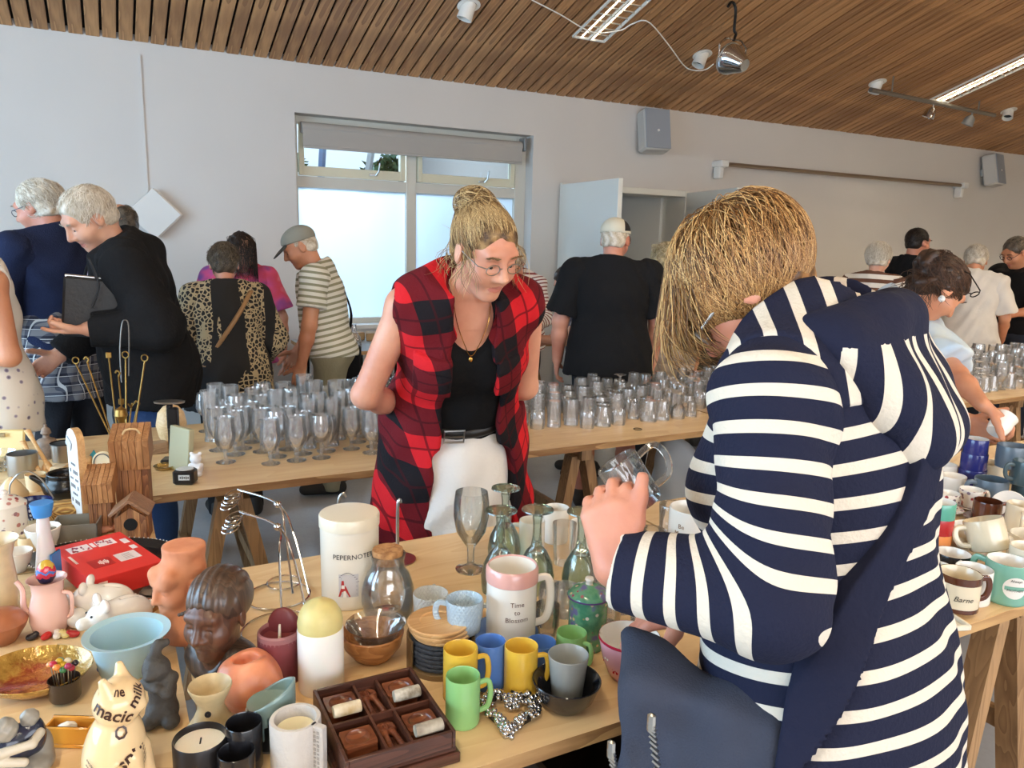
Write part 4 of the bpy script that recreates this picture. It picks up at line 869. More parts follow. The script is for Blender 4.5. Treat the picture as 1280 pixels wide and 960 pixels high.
# --- woman at the wall with a striped top, behind the plaid woman
P = Person('grey-haired woman with glasses in a thin-striped top behind the woman in plaid', 650, 5.75, 128, H=1.53, lean=10, head=(32, 0, 0), fem=True, w=1.05)
P.arm('L', u=(-.3, .1, -1), f=(.1, .9, -.3)); P.arm('R', u=(.3, .1, -1), f=(-.1, .9, -.3)); P.trousers(darkc); P.top(stripes('thin_stripes', (236, 230, 226), (140, 74, 74), .026, .35), 'long', off=.025); P.build_body(); short_hair(P, H_grey, L=.05, vol=.014, hug=.08); P.spectacles((50, 40, 40), .002)
# --- person in patterned skirt reaching to the wall table
P = Person('woman in a dark flowered blouse and blue patterned skirt reaching left', 738, 5.05, 70, H=1.42, lean=14, head=(30, 0, 0), fem=True, w=1.05, skin=sk_tan)
P.arm('L', u=(-.1, .5, -1), f=(.1, 1, .05), curl=20); P.arm('R', u=(.2, .3, -1), f=(0, .9, -.3)); m_, n = base('blue_leaf_cloth', .85); wv = n.new('ShaderNodeTexWave'); wv.inputs['Scale'].default_value = 9; wv.inputs['Distortion'].default_value = 9; n.ln(n.coord(), wv.inputs[0]); n.ln(n.ramp(wv.outputs['Fac'], [(.45, lin((44, 58, 138))), (.55, lin((222, 222, 226)))]), n.b.inputs['Base Color'])
P.trousers(m_, 'skirt'); m2_, n = base('dark_flower_cloth', .85); n.ln(n.ramp(n.noise(n.coord(), 24, 3), [(.42, lin((60, 56, 64))), (.6, lin((150, 136, 134)))]), n.b.inputs['Base Color']); P.top(m2_, 'short', off=.025); P.build_body(); short_hair(P, H_brown, L=.06, vol=.012)
# --- man in black T-shirt and pale cap
P = Person('man in a black T-shirt and pale cap with a black panel, back turned', 762, 4.42, -26, H=1.69, lean=5, head=(14, -22, 0), w=1.24, skin=sk_red)
P.arm('L', u=(-.3, .02, -1), f=(-.02, .25, -1), curl=25); P.arm('R', u=(.28, .02, -1), f=(-.02, .25, -1), curl=25); P.trousers(cloth('dark_shorts', (46, 48, 54)), 'shorts', gap=.03, shoes=mat('sandal', (58, 50, 44), .7)); P.top(blackc, 'mid', hem=.82, off=.034, flare=.03, slack=.026, neck=1.472); P.build_body(); short_hair(P, H_grey, L=.02, vol=.003, n=500, hug=.02)
m_, n = base('two_tone_cap', .85); xx = n.sep(n.coord('Generated')); n.ln(n.mix(n.math('MULTIPLY', n.math('GREATER_THAN', xx[0], .72), n.math('GREATER_THAN', xx[2], .25)), lin((214, 208, 188)), lin((26, 26, 28))), n.b.inputs['Base Color'])
cap(P, m_, mat('cap_visor_grey', (120, 116, 108), .8)); P.spectacles((60, 54, 50), .0016)
# --- woman in quilted vest
P = Person('curly blond woman in a beige quilted vest beside the man in black', 824, 4.95, -48, H=1.56, lean=6, head=(22, 10, 0), fem=True, w=1.2, skin=sk_tan)
P.arm('L', u=(-.3, .1, -1), f=(0, .4, -.9)); P.arm('R', u=(.3, .0, -1), f=(-.05, .2, -1), curl=30); P.trousers(darkc); P.top(cloth('grey_tee', (96, 96, 100)), 'mid', off=.02)
mq, n = base('quilted_cloth', .7); zz = n.sep(n.coord(scale=(1, 1, 11))); n.b.inputs['Base Color'].default_value = lin((168, 152, 138)); n.bump(n.math('ABSOLUTE', n.math('SINE', n.math('MULTIPLY', zz[2], pi))), .8, .02); P.top(mq, 'none', hem=.80, off=.045, name='vest', neck=1.50, extra=[('c', P.tp((0, -.02, 1.44)), P.tp((0, -.01, 1.51)), .085, .08, .02)])
P.build_body(); draped(P, H_ash, 900, .11, (.094, .114, .10), (0, -.018, .034), [('e', (0, -.025, .03), (.094, .112, .10)), ('e', (0, -.05, -.05), (.08, .06, .06), None, .04), NOFACE], curl=1.0, r=.0014, freq=80, clump=.5)
# --- man in striped shirt, dark trousers beyond her
P = Person('man in a grey hat standing behind the man in black', 764, 6.0, -30, H=1.64, head=(10, 0, 0), skin=sk_tan); P.arm('L', u=(-.2, 0, -1), f=(0, .3, -1)); P.arm('R', u=(.2, 0, -1), f=(0, .3, -1)); P.trousers(darkc); P.top(cloth('green_shirt', (84, 88, 76)), 'short'); P.build_body(); cap(P, cloth('charcoal_cap', (84, 82, 82)), MATS['dark_visor'])
P = Person('person in a grey lined shirt and olive trousers beyond the blond woman', 890, 5.9, -20, H=1.58, head=(25, 0, 0), skin=sk_tan); P.arm('L', u=(-.2, 0, -1), f=(0, .3, -1)); P.arm('R', u=(.2, 0, -1), f=(0, .3, -1)); P.trousers(cloth('olive_trousers', (86, 78, 66))); P.top(stripes('lined_shirt', (70, 70, 72), (150, 150, 150), .014, .4), 'short', hem=.93); P.build_body(); short_hair(P, H_brown)
# --- right background
P = Person('woman with short silver hair in a brown and white striped top, back turned', 1082, 5.6, -74, H=1.60, lean=6, head=(8, 8, 0), fem=True, w=1.15)
P.arm('L', u=(-.2, .2, -1), f=(0, .8, -.5)); P.arm('R', u=(.2, .2, -1), f=(0, .8, -.5)); P.trousers(darkc); P.top(stripes('brown_stripes', (226, 218, 206), (104, 70, 54), .062, .45), 'long', off=.028); P.build_body(); short_hair(P, H_grey, L=.07, vol=.016, back=(0, -.6, -.5), n=1700, hug=.07); P.spectacles((60, 54, 50), .002)
P = Person('dark-haired man behind the table rows near the far wall', 1130, 6.95, -100, H=1.74, head=(5, 0, 0), skin=sk_red); P.arm('L', u=(-.2, .1, -1), f=(0, .5, -.8)); P.arm('R', u=(.2, .1, -1), f=(0, .5, -.8)); P.trousers(darkc); P.top(blackc, 'long'); P.build_body(); short_hair(P, H_dark, L=.03, vol=.006)
P = Person('person in a loose white shirt beyond the woman in pale blue', 1206, 6.05, -60, H=1.62, lean=10, head=(25, 0, 0), fem=True, w=1.2, skin=sk_tan); P.arm('L', u=(-.3, .1, -1), f=(0, .6, -.7)); P.arm('R', u=(.3, .1, -1), f=(0, .6, -.7)); P.trousers(darkc); P.top(cloth('white_shirt', (222, 214, 204), fold=0) if 0 else cloth('white_shirt', (222, 214, 204)), 'mid', off=.035, hem=.76, flare=.04, slack=.03, fold=.007); P.build_body(); short_hair(P, H_grey, L=.05, vol=.012)
P = Person('man with glasses in a black T-shirt and jeans bending over goods', 1270, 6.5, 78, H=1.70, lean=8, head=(28, 0, 0), w=1.15, skin=sk_tan); P.arm('L', u=(-.2, .15, -1), f=(0, 1, -.1), curl=30); P.arm('R', u=(.2, .15, -1), f=(0, 1, -.2), curl=30); P.trousers(cloth('dark_denim', (56, 62, 74))); P.top(blackc, 'mid', off=.03, slack=.02, hem=.9); P.build_body(); short_hair(P, H_salt, L=.03, vol=.006); P.spectacles((40, 36, 34), .002)
Rw, Uw, Fw = _R, _U, _F
# --- dark-haired woman in a pale blue shirt reaching over the mugs
P = Person('dark-haired woman with glasses pushed up and pale blue shirt reaching over the mugs', 0, 0, -168, H=1.66, lean=26, bend=14, head=(46, 52, 0), fem=True, w=1.12, loc=(2.70, 2.2), skin=sk_tan)
V2L = lambda v: rotm(0, 0, -P.face)@np.array(v)
P.arm('L', E=AT(1196, 470, 2.78), W=AT(1228, 506, 2.60), n=V2L(-Uw*.6+Rw*.5), d=V2L(Rw*.75-Uw*.5-Fw*.1), curl=32, thumb=(.7, .6, .5)); P.arm('R', u=(.15, .6, -1), f=(-.1, .8, -.3), curl=30); P.trousers(denim)
m_, n = base('pale_blue_cloth', .85); n.ln(n.ramp(n.noise(n.coord(), 9, 4), [(.35, lin((168, 190, 212))), (.65, lin((200, 208, 208)))]), n.b.inputs['Base Color']); P.top(m_, 'mid', off=.03, slack=.02, fold=.006, neck=1.49); P.build_body()
g_ = gravity(P); RR = (.090, .112, .100); cc = (0, -.018, .034); rt = scalp(1500, cc, RR, lambda d: (d[1] < .7 or d[2] > .5) and d[2] > -.6)
bun = np.array((0, -.12, .03)); st = strands(rt, lambda p: (bun-p)/.08+np.array((0, 0, .15)), (cc, RR), 8, .13*rng.uniform(.7, 1.2, 1500), .5, .35, 0, 50, .12)
lo_ = strands(scalp(160, (0, -.05, -.03), (.07, .07, .05), lambda d: d[1] < .2), lambda p: np.tile(g_*1.0, (len(p), 1)), (cc, (.07, .09, .08)), 8, .10, .6, .4, 0, 60)
P.hair(H_brown, [('e', cc, tuple(x-.004 for x in RR)), ('e', (0, -.115, .04), (.055, .045, .05), None, .02), ('e', (0, -.06, -.04), (.062, .05, .05), None, .03), NOFACE], [st, lo_], .0013, noise=.004)
P.spectacles((30, 26, 24), .0024, up=.085)
for sg in (-1, 1): G().ell(P.hc+P.Rh@np.array((sg*.088, .0, -.045))*P.s, (.006, .013, .013), 12).build('earring', mat('pearl_disc', (236, 234, 228), .2), P.root)
# cup in her hand
c = AT(1251, 531, 2.58); t_ = thing('white_cup', c, 'small white cup held in the hand over the mugs', 'cup'); ax_ = unit(Rw*.55+Uw*.55+Fw*.2); q = Vector(ax_).to_track_quat('Z', 'Y'); t_.rotation_mode = 'QUATERNION'; t_.rotation_quaternion = q
m_cup = mat('glazed_white', (232, 230, 224), .12, coat=.3)
G().lathe([(.0005, -.036), (.028, -.036), (.033, -.02), (.036, .0), (.034, .02), (.037, .038), (.034, .038), (.031, .02), (.03, -.028), (.0005, -.03)], 28).build('cup_body', m_cup, t_)
# --- woman in the plaid shirt
P = Person('smiling blond woman with glasses in a sleeveless red plaid shirt and white apron', 0, 0, 166, H=1.73, lean=22, bend=12, head=(26, 24, 4), fem=True, w=1.16, loc=(.98, 2.24), skin=skinmat('skin_rosy', (224, 166, 138), (204, 136, 110)), hres=.0032)
P.arm('R', u=(.42, -.12, -1), f=(-.55, -.75, -.35), n=(0, -1, 0), curl=30); P.arm('L', u=(-.12, -.42, -1), f=(.7, -.5, -.2), n=(0, -1, 0), curl=30)
P.trousers(cloth('black_trousers', (22, 22, 24)))
P.top(cloth('black_tank', (20, 20, 22)), 'none', off=.010, hem=.90, name='tank_top', neck=1.60, fold=.002, clip=[('-e', P.tp((0, .135, 1.44)), (.078, .12, .115), None, .02), ('-e', P.tp((0, -.02, 1.5)), (.11, .1, .07), None, .02)])
m_, n = base('red_plaid', .9, spec=.2); xyz = n.sep(n.coord()); u_ = n.math('ADD', xyz[0], n.math('MULTIPLY', xyz[1], .5)); s_ = n.attr('s')
# bias: the pattern runs a little diagonally
ua = n.math('ADD', n.math('MULTIPLY', u_, .90), n.math('MULTIPLY', s_, -.34)); sa_ = n.math('ADD', n.math('MULTIPLY', s_, .90), n.math('MULTIPLY', u_, .34))
fu = n.math('FRACT', n.math('DIVIDE', ua, .16)); fs = n.math('FRACT', n.math('DIVIDE', sa_, .16)); bu = n.math('LESS_THAN', fu, .5); bs = n.math('LESS_THAN', fs, .5)
lines = n.math('MAXIMUM', n.math('LESS_THAN', n.math('ABSOLUTE', n.math('SUBTRACT', n.math('FRACT', n.math('DIVIDE', ua, .08)), .5)), .035), n.math('LESS_THAN', n.math('ABSOLUTE', n.math('SUBTRACT', n.math('FRACT', n.math('DIVIDE', sa_, .08)), .5)), .035))
c_ = n.ramp(n.math('MULTIPLY', n.math('ADD', bu, bs), .5), [(0, lin((28, 24, 28))), (.34, lin((104, 22, 30))), (.75, lin((206, 34, 42)))], 'CONSTANT')
n.ln(n.mix(n.math('MULTIPLY', lines, .7), c_, lin((60, 14, 20))), n.b.inputs['Base Color']); n.bump(n.noise(n.coord(), 140, 3), .2); MATS['red_plaid'] = m_
open_ = [('-b', P.tp((-.005, .24, 1.30)), (.060, .22, .30), P.Rt(1), .008), ('-b', P.tp((-.02, .26, .98)), (.088, .22, .28), P.Rt(0), .01), ('-b', np.array((-.04, .34, .66)), (.135, .24, .26), None, .01), ('-e', P.tp((0, .03, 1.53)), (.085, .09, .07), None, .01)]
arm_h = [('-c', P.arms[k][0]+unit(P.arms[k][0]-P.tp((0, -.012, 1.38)))*.048, P.arms[k][1], .052, .06, .012) for k in 'LR']
P.top(m_, 'none', hem=.56, off=.036, name='plaid_shirt', flare=.06, fold=.006, neck=1.50, res=.008, clip=open_+arm_h)
def patch(P, off, planes, m, name, res=.006, extra=None, fold=.0, at=True, **kw):
    sculpt(name, P.torso(off)+(extra or [])+[('h', p, n_) for p, n_ in planes], res, m, P.root, .05, attrs=(lambda V: {'s': V@P.spine}), **kw)
U1 = P.Rt(1)@np.array((0, 0, 1.)); X1 = np.array((1., 0, 0)); Y1 = P.Rt(1)@np.array((0, 1., 0))
for x0, x1 in ((.055, .16), (-.16, -.075)):
    for z0, z1, nm, oo in ((1.20, 1.315, 'pocket', .0405), (1.285, 1.33, 'pocket_flap', .0435)):
        patch(P, oo, [(P.tp((x1, 0, 1.3)), X1), (P.tp((x0, 0, 1.3)), -X1), (P.tp((0, .1, z1)), U1), (P.tp((0, .1, z0)), -U1), (P.tp((0, .06, 1.3)), -Y1)], MATS['red_plaid'], nm)
g = G()
for sg in (-1, 1):   # collar wings
    a = [P.tp(p) for p in ((sg*.058, -.075, 1.475), (sg*.075, -.01, 1.485), (sg*.072, .075, 1.445), (sg*.045, .118, 1.385))]; b = [P.tp(p) for p in ((sg*.075, -.12, 1.44), (sg*.125, -.03, 1.445), (sg*.125, .075, 1.40), (sg*.085, .145, 1.335))]
    off = np.array((0, 0, .012)); V = [p+off for p in a]+[p+off for p in b]+[p-off*0 for p in a]+[p-off*.2 for p in b]
    F = [(i, i+1, i+5, i+4) if sg > 0 else (i+4, i+5, i+1, i) for i in range(3)]+[(i+8, i+12, i+13, i+9) for i in range(3)]+[(4, 5, 13, 12), (5, 6, 14, 13), (6, 7, 15, 14), (3, 7, 15, 11), (0, 4, 12, 8)]
    g2 = G().add(V, F); o = g2.build('collar', MATS['red_plaid'], P.root); o.data.attributes.new('s', 'FLOAT', 'POINT').data.foreach_set('value', [float(np.array(v)@P.spine) for v in g2.v])
chest = [('c', P.tp((0, -.01, 1.44)), P.tp((-.10, .0, 1.385)), .055, .05, .05), ('c', P.tp((0, -.01, 1.44)), P.tp((.10, .0, 1.385)), .055, .05, .05), ('e', P.tp((0, .0, 1.30)), (.145, .112, .14), P.Rt(1), .06), ('e', P.tp((.066, .082, 1.25)), (.068,)*3, None, .03), ('e', P.tp((-.066, .082, 1.25)), (.068,)*3, None, .03)]
P.build_body(extra=chest)
sculpt('apron', [('c', np.array((0, .02, 1.00)), np.array((0, .06, .60)), .165, .195, .04, (0, 1, 0), 1.2), ('h', (0, .10, 0), (0, -1, 0)), ('-c', (.30, .2, .50), (.21, .2, .62), .07, .02, .02), ('-c', (-.30, .2, .50), (-.21, .2, .62), .07, .02, .02), ('h', (0, 0, 1.0), (0, .1, 1)), ('h', (0, 0, .56), (0, 0, -1))], .007, cloth('apron_white', (236, 232, 228), var=.04), P.root, noise=lambda Q: .006*np.sin(46*Q[:, 0]+5*np.sin(9*Q[:, 2]))*np.clip((1.0-Q[:, 2])/.3, 0, 1))
g = G(); n_ = 70; a_ = np.linspace(-.85, .85, n_); V = []
for j, (dr, z) in enumerate(((0, .60), (.012, .575), (.022, .55))):
    for i, q in enumerate(a_): wv_ = (.010*j)*math.sin(i*1.35); V.append(((.190+dr+wv_)*math.sin(q), .06+(.163+dr+wv_)*math.cos(q), z+.05*abs(math.sin(q))**2.5*1.2))
F = [(j*n_+i, j*n_+i+1, (j+1)*n_+i+1, (j+1)*n_+i) for j in range(2) for i in range(n_-1)]; ob = g.add(V, F).build('apron_ruffle', MATS['apron_white'], P.root); ob.modifiers.new('s', 'SOLIDIFY').thickness = .003
sculpt('belt', [('e', P.tp((0, .01, 1.02)), (.172*1.0, .152, .05), P.Rt(0)), ('h', P.tp((0, 0, 1.042)), P.Rt(0)@np.array((0, 0, 1.))), ('h', P.tp((0, 0, 1.0)), P.Rt(0)@np.array((0, 0, -1.)))], .006, mat('belt_black', (24, 22, 22), .4), P.root)
bx = P.tp((.03, .168, 1.02)); g = G().tube([bx+P.Rt(0)@np.array(p) for p in ((-.03, 0, -.022), (.03, 0, -.022), (.03, 0, .022), (-.03, 0, .022))], .004, 6, closed=True); g.tube([bx+np.array((-.03, 0, 0)), bx+np.array((.03, 0, 0))], .003, 5); g.build('belt_buckle', MATS['steel'], P.root)
# neck pendant on a fine chain
nk = [P.tp(p) for p in ((-.055, .02, 1.475), (-.045, .085, 1.42), (-.02, .118, 1.36), (0, .128, 1.325), (.02, .118, 1.36), (.045, .085, 1.42), (.055, .02, 1.475))]
g = G().tube(bez(nk, 24), .0012, 5); g.ell(P.tp((0, .134, 1.315)), (.007, .003, .008), 10); g.build('necklace', mat('gold', (206, 160, 84), .25, 1), P.root)
RR = (.084, .106, .096); cc = (0, -.016, .034); nn = 2600; rt = scalp(nn, cc, RR, lambda d: (d[1] < .66 or d[2] > .52) and d[2] > -.62 and not (abs(d[0]) > .72 and d[2] < -.15 and d[1] > -.2))
bun = np.array((.0, -.085, .105)); st = strands(rt, lambda p: (bun-p)/.07, (cc, RR), 9, (.07+.09*rng.uniform(0, 1, nn)), .35, .22, 0, 60, .12)
bd = rng.normal(size=(500, 3)); bd /= np.linalg.norm(bd, axis=1, keepdims=True); bc = np.array((0, -.085, .095)); st2 = strands(bc+bd*np.array((.05, .048, .04)), lambda p: np.cross(p-bc, np.array((.4, .3, .8)))/.05, (bc, (.050, .048, .04)), 10, .10, .9, .5, 0, 70, .25)
wis = strands(scalp(90, (0, -.05, -.03), (.075, .07, .05), lambda d: d[1] < .3), lambda p: np.tile(gravity(P)+np.array((0, -.15, 0)), (len(p), 1)), (cc, (.07, .09, .08)), 9, .13*rng.uniform(.5, 1.1, 90), .8, .35, 0, 55)
sid = strands(scalp(40, (0, .03, .02), (.085, .04, .05), lambda d: abs(d[0]) > .9), lambda p: np.tile(gravity(P), (len(p), 1)), (cc, (.08, .1, .09)), 9, .12, .6, .2, 0, 45)
P.hair(hairmat('hair_streaked', (84, 62, 44), (166, 132, 86), (236, 212, 160)), [('e', cc, tuple(x-.004 for x in RR)), ('e', tuple(bc), (.048, .046, .038), None, .02), ('e', (0, -.055, -.02), (.066, .052, .055), None, .02), NOFACE, ('-e', (.084, .005, -.012), (.02, .026, .034), None, .01), ('-e', (-.084, .005, -.012), (.02, .026, .034), None, .01)], [st, st2, wis, sid], .0008, res=.005, noise=.0012)
P.spectacles((150, 142, 132), .0016)
# --- woman in the striped sweatshirt
P = Person('woman with honey bob in a navy and white striped hooded sweatshirt holding a glass mug', 0, 0, 24, H=1.67, lean=6, bend=6, head=(54, 14, 0), fem=True, w=1.16, loc=(.965, .745), skin=sk_red, hres=.0036)
V2L = lambda v: rotm(0, 0, -P.face)@np.array(v)
P.arm('L', E=AT(962, 752, .97), W=AT(771, 712, 1.07), d=V2L(Uw*.95-Rw*.16+Fw*.12), n=V2L(Fw*.92+Rw*.4), curl=48, thumb=(1.05, .42, .10), tcurl=2)
P.arm('R', E=P.loc+rotm(0, 0, P.face)@np.array((.27, .10, 1.05)), W=AT(872, 762, 1.30), curl=30, d=V2L(-Rw*.8-Uw*.2+Fw*.1), n=V2L(-Uw))
P.trousers(cloth('blue_jeans', (40, 52, 84)))
navy, cream_ = (30, 33, 54), (220, 209, 192)
m_st = stripes('navy_stripes', navy, cream_, .0455, .36); m_nv = cloth('navy_jersey', navy, var=.1)
P.top(m_st, 'long', hem=.80, off=.034, flare=.035, name='sweatshirt', slack=.0, fold=.004, res=.008, neck=1.47)
U1 = P.Rt(1)@np.array((0, 0, 1.)); Y1 = P.Rt(1)@np.array((0, 1., 0))
for sg in (-1, 1):   # shoulder yoke, stripes running down towards the sleeve
    V, F = sdf(P.torso(.0385)+[('h', P.tp((0, 0, 1.375)), -U1), ('h', P.tp((sg*.045, 0, 1.4)), np.array((-sg, 0, 0.))), ('h', P.tp((sg*.19, 0, 1.4)), np.array((sg, 0, 0.)))], .007, .05)
    link('yoke', npmesh('yoke', V, F, m_st, None, {'s': V@Y1*.9+V[:, 0]*sg*.45}), P.root)
# hood lying on the back and round the neck
hd = []
ring = [P.tp((.125*math.cos(a), -.055+.105*math.sin(a), 1.455+.045*max(0, -math.sin(a))-.035*max(0, math.sin(a)))) for a in np.linspace(.25*pi, 1.75*pi+.5*pi-.0, 15)]
ring = [P.tp((.115*math.cos(a), -.03+.10*math.sin(a), 1.462+.02*(-math.sin(a)))) for a in np.linspace(0.72*pi-pi*.5+.0, 2.28*pi, 16)]
ring = [P.tp((.118*math.sin(a), -.03-.10*math.cos(a), 1.462+.018*math.cos(a))) for a in np.linspace(-2.45, 2.45, 17)]
for i in range(16): hd.append(('c', ring[i], ring[i+1], .036, .036, .02))
hood = hd+[('c', P.tp((-.12, -.10, 1.44)), P.tp((.12, -.10, 1.44)), .047, .047, .04), ('c', P.tp((-.10, -.135, 1.38)), P.tp((.10, -.135, 1.38)), .047, .047, .05), ('c', P.tp((-.05, -.15, 1.315)), P.tp((.06, -.15, 1.315)), .05, .05, .05), ('-e', P.tp((0, -.045, 1.51)), (.085, .07, .06), None, .02)]
V, F = sdf(hood, .0048, .03, noise=P.fold(.004, 30)); 
Fc = V[F].mean(1); rim = ((Fc-P.tp((0, -.1, 1.452)))@U1 > 0).astype(int)
link('hood', npmesh('hood', V, F, [m_st, m_nv], rim, {'s': np.arctan2(V[:, 0], -(V[:, 1]-P.tp((0, .02, 1.45))[1]))*.19}), P.root)
# strap of the shoulder bag, right shoulder to left hip
p0 = P.tp((.05, -.15, 1.42)); d_ = unit(P.tp((-.235, .0, .96))-p0); nrm_ = unit(np.cross(d_, unit((-.5, -.86, 0))))
sculpt('bag_strap', P.torso(.049)+[('c', P.tp((0, 0, .96)), np.array((0, -.01, .78)), .165*P.w*P.s+.053, .17*P.w*P.s+.09, .05, (0, 1, 0), 1.3), ('h', p0+nrm_*.025, nrm_), ('h', p0-nrm_*.025, -nrm_), ('h', (0, 0, .80), (0, 0, -1)), ('h', P.tp((0, 0, 1.45)), U1), ('h', (0, -.015, 0), (0, 1, 0))], .0042, m_nv, P.root, .05)
P.build_body()
RR = (.090, .112, .099); cc = (0, -.018, .036); nn = 4600; crown = unit((-.1, -.35, .93)); g_ = gravity(P)
rt = scalp(nn, cc, RR, lambda d: d[2] > (-.35 if d[1] > -.1 else -.8) and not (d[1] > .78 and d[2] < .25))
def fl(p):
    rel = (p-np.array(cc))/np.array(RR); aw = rel-crown*(rel@crown)[:, None]; aw /= np.linalg.norm(aw, axis=1, keepdims=True)+1e-6; tn = -crown+rel*(rel@crown)[:, None]
    return aw*.5+tn*.9+g_*.38
st = strands(rt, fl, (cc, RR), 12, .155*rng.uniform(.5, 1.1, nn), .36, .28, 0, 42, .11)
fr_ = strands(scalp(420, cc, RR, lambda d: d[1] > .35 and d[2] > .35), fl, (cc, RR), 12, .165*rng.uniform(.7, 1.1, 420), .3, .22, 0, 36, None, g_)
P.hair(hairmat('hair_honey', (88, 60, 36), (160, 116, 66), (216, 176, 116)) if 0 else H_honey, [('e', cc, tuple(x-.004 for x in RR)), ('e', (0, .008, .0), (.078, .07, .08), None, .03), ('e', (0, -.045, -.03), (.058, .042, .05), None, .03), ('-e', (0, .13, -.07), (.066, .06, .075), None, .02)], [st, fr_], .00085, noise=.0012)
P.spectacles((210, 208, 204), .0022)
# bag on her hip
bt = thing('shoulder_bag', tuple(P.loc+rotm(0, 0, P.face)@np.array((-.235, .10, .0))), 'dark navy slouchy shoulder bag with two zips at the striped woman\'s hip', 'bag', rz=P.face+8)
m_bag = cloth('bag_canvas', (64, 68, 82), var=.15, bump=.3, bscale=300)
sculpt('pouch', [('b', (0, 0, .76), (.045, .11, .17), rotm(0, 6, 0), .02), ('e', (-.015, .0, .69), (.06, .125, .11), None, .06), ('c', (.03, -.06, .9), (.045, -.13, .99), .05, .022, .05), ('c', (.03, .06, .9), (.045, .13, .96), .045, .02, .05)], .008, m_bag, bt, .05, noise=lambda Q: .006*np.sin(30*Q[:, 2]+22*Q[:, 1])+.004*np.sin(55*Q[:, 1]))
for k, (y0, y1) in enumerate(((.02, -.06), (.075, -.01))):
    pts = bez([(-.062-.004*k, y0+.03, .90-.06*k), (-.074-.004*k, y0+.0, .80-.04*k), (-.086, y1, .66-.02*k)], 26)
    z_ = G()
    for i in range(25): z_.box((np.array(pts[i])+np.array(pts[i+1]))/2, (.006, .012, .0035), rotm(30, 0, 0))
    tag(z_.build('zip_teeth', mat('zip_metal', (196, 194, 188), .3, 1), bt), kind='stuff'); G().box(pts[0], (.008, .012, .03), bev=.003).build('zip_pull', MATS['zip_metal'], bt)
# glass mug in her hand
thick = glass('thick_glass', (253, 254, 254), (232, 238, 237), .03, 1.0, .05)
def glass_mug(loc, label, r=.034, h=.092, q=None, rz=0, cat='glass mug'):
    t_ = thing('glass_mug', loc, label, cat, rz=rz)
    if q is not None: t_.rotation_mode = 'QUATERNION'; t_.rotation_quaternion = q
    G().lathe([(.0005, 0), (r*.86, 0), (r*.9, .004), (r*.95, h*.5), (r, h-.003), (r-.002, h), (r-.005, h-.003), (r*.95-.0045, h*.5), (r*.84, .016), (.0005, .014)], 28).build('mug_body', thick, t_)
    G().tube(bez([(r*.93, 0, h*.84), (r+.026, 0, h*.86), (r+.034, 0, h*.55), (r+.022, 0, h*.24), (r*.93, 0, h*.18)], 16), .0052, 8).build('handle', thick, t_); return t_
ax_ = unit(-Rw*.56+Uw*.83-Fw*.05); hx = unit(Rw*.83+Uw*.56); ay = np.cross(ax_, hx); Mq = Matrix((tuple(hx), tuple(ay), tuple(ax_))).transposed().to_quaternion()
glass_mug(tuple(AT(806, 630, 1.14)), 'clear glass mug held up in the hand of the woman in stripes', q=Mq, r=.033, h=.078)
# ================================================================ the table in front
ATC = lambda x, y: math.degrees(math.atan2(-y, -x))      # bearing from a spot to the photographer's place
def S(px, py, z=ZT):
    x, y, m = T(px, py, z); d = math.hypot(x, y); e = ray(px, py-40); k = d/math.hypot(e[0], e[1]); return x, y, m, (CAM_H+e[2]*k-z)/40   # last: metres of height per pixel
def lat(name, label, cat, px, py, wpx, hpx, prof, m, seg=36, z=ZT, thing_=False, part='body', rz=0, wob=None, group=None, **kw):
    x, y, mm, mh = S(px, py, z); r, h = wpx*mm/2, hpx*mh; pr = [(max(a*r, .0004), b*h) for a, b in prof]
    g = G().lathe(pr, seg, wob=wob, **kw)
    if thing_:
        t_ = thing(name, (x, y, z+.0004), label, cat, group, rz); g.build(part, m, t_); return t_, r, h
    return g.build(name, m, None, (x, y, z+.0004), (0, 0, rz), label=label, cat=cat, group=group), r, h
def letters(parent, lines, r, ang, m, size, z, dz=1.3, bold=.0, d=.0007, name='lettering', shear=0):
    g = G()
    for i, s in enumerate(lines):
        if not s: continue
        V, F = text_vf(s, size, bold, shear=shear); rr = r if not callable(r) else r(z-i*size*dz); g.add(wrap(V, rr, ang, z-i*size*dz, d), F)
    return g.build(name, m, parent, angle=180)
ink = mat('black_print', (30, 28, 28), .5); cer = lambda n, c, rough=.18, **kw: mat(n, c, rough, coat=.25, **kw)
HR, HL, HN, HF = -28, 152, -118, 62       # bearings: towards the right, the left, nearer, farther
RAD = {}
def mug(px, py, wpx, hpx, m, label, h_ang=HR, inner=None, z=ZT, taper=1.0, hm=None, cat='mug', name='mug', hr=.30, group=None, handle=True, foot=.92, hs=1.0):
    x, y, mm, mh = S(px, py, z); r, h = wpx*mm/2, hpx*mh; t_ = thing(name, (x, y, z+.0004), label, cat, group, rz=h_ang); w_ = max(.0022, r*.07)
    rb = r*taper
    G().lathe([(.0004, 0), (rb*foot, 0), (rb*.985, h*.03), (rb, h*.08), (r, h*.96), (r-w_*.3, h), (r-w_*.7, h)], 36).build('cup_wall', m, t_)
    G().lathe([(r-w_*.7, h), (r-w_, h*.985), (rb-w_, h*.12), (rb*.8, h*.06), (.0004, h*.055)], 36).build('cup_inside', inner or m, t_)
    if handle:
        rm = (rb+r)/2; e = r*.62*hs; G().tube(bez([(rm*.97, 0, h*.82), (rm+e*.75, 0, h*.84), (rm+e, 0, h*.58), (rm+e*.72, 0, h*.30), (rm*.95, 0, h*.22)], 18), max(.0035, r*.13), 8, flat=1.25).build('handle', hm or m, t_)
    RAD[t_.name] = (r, handle, h_ang); return t_, r, h
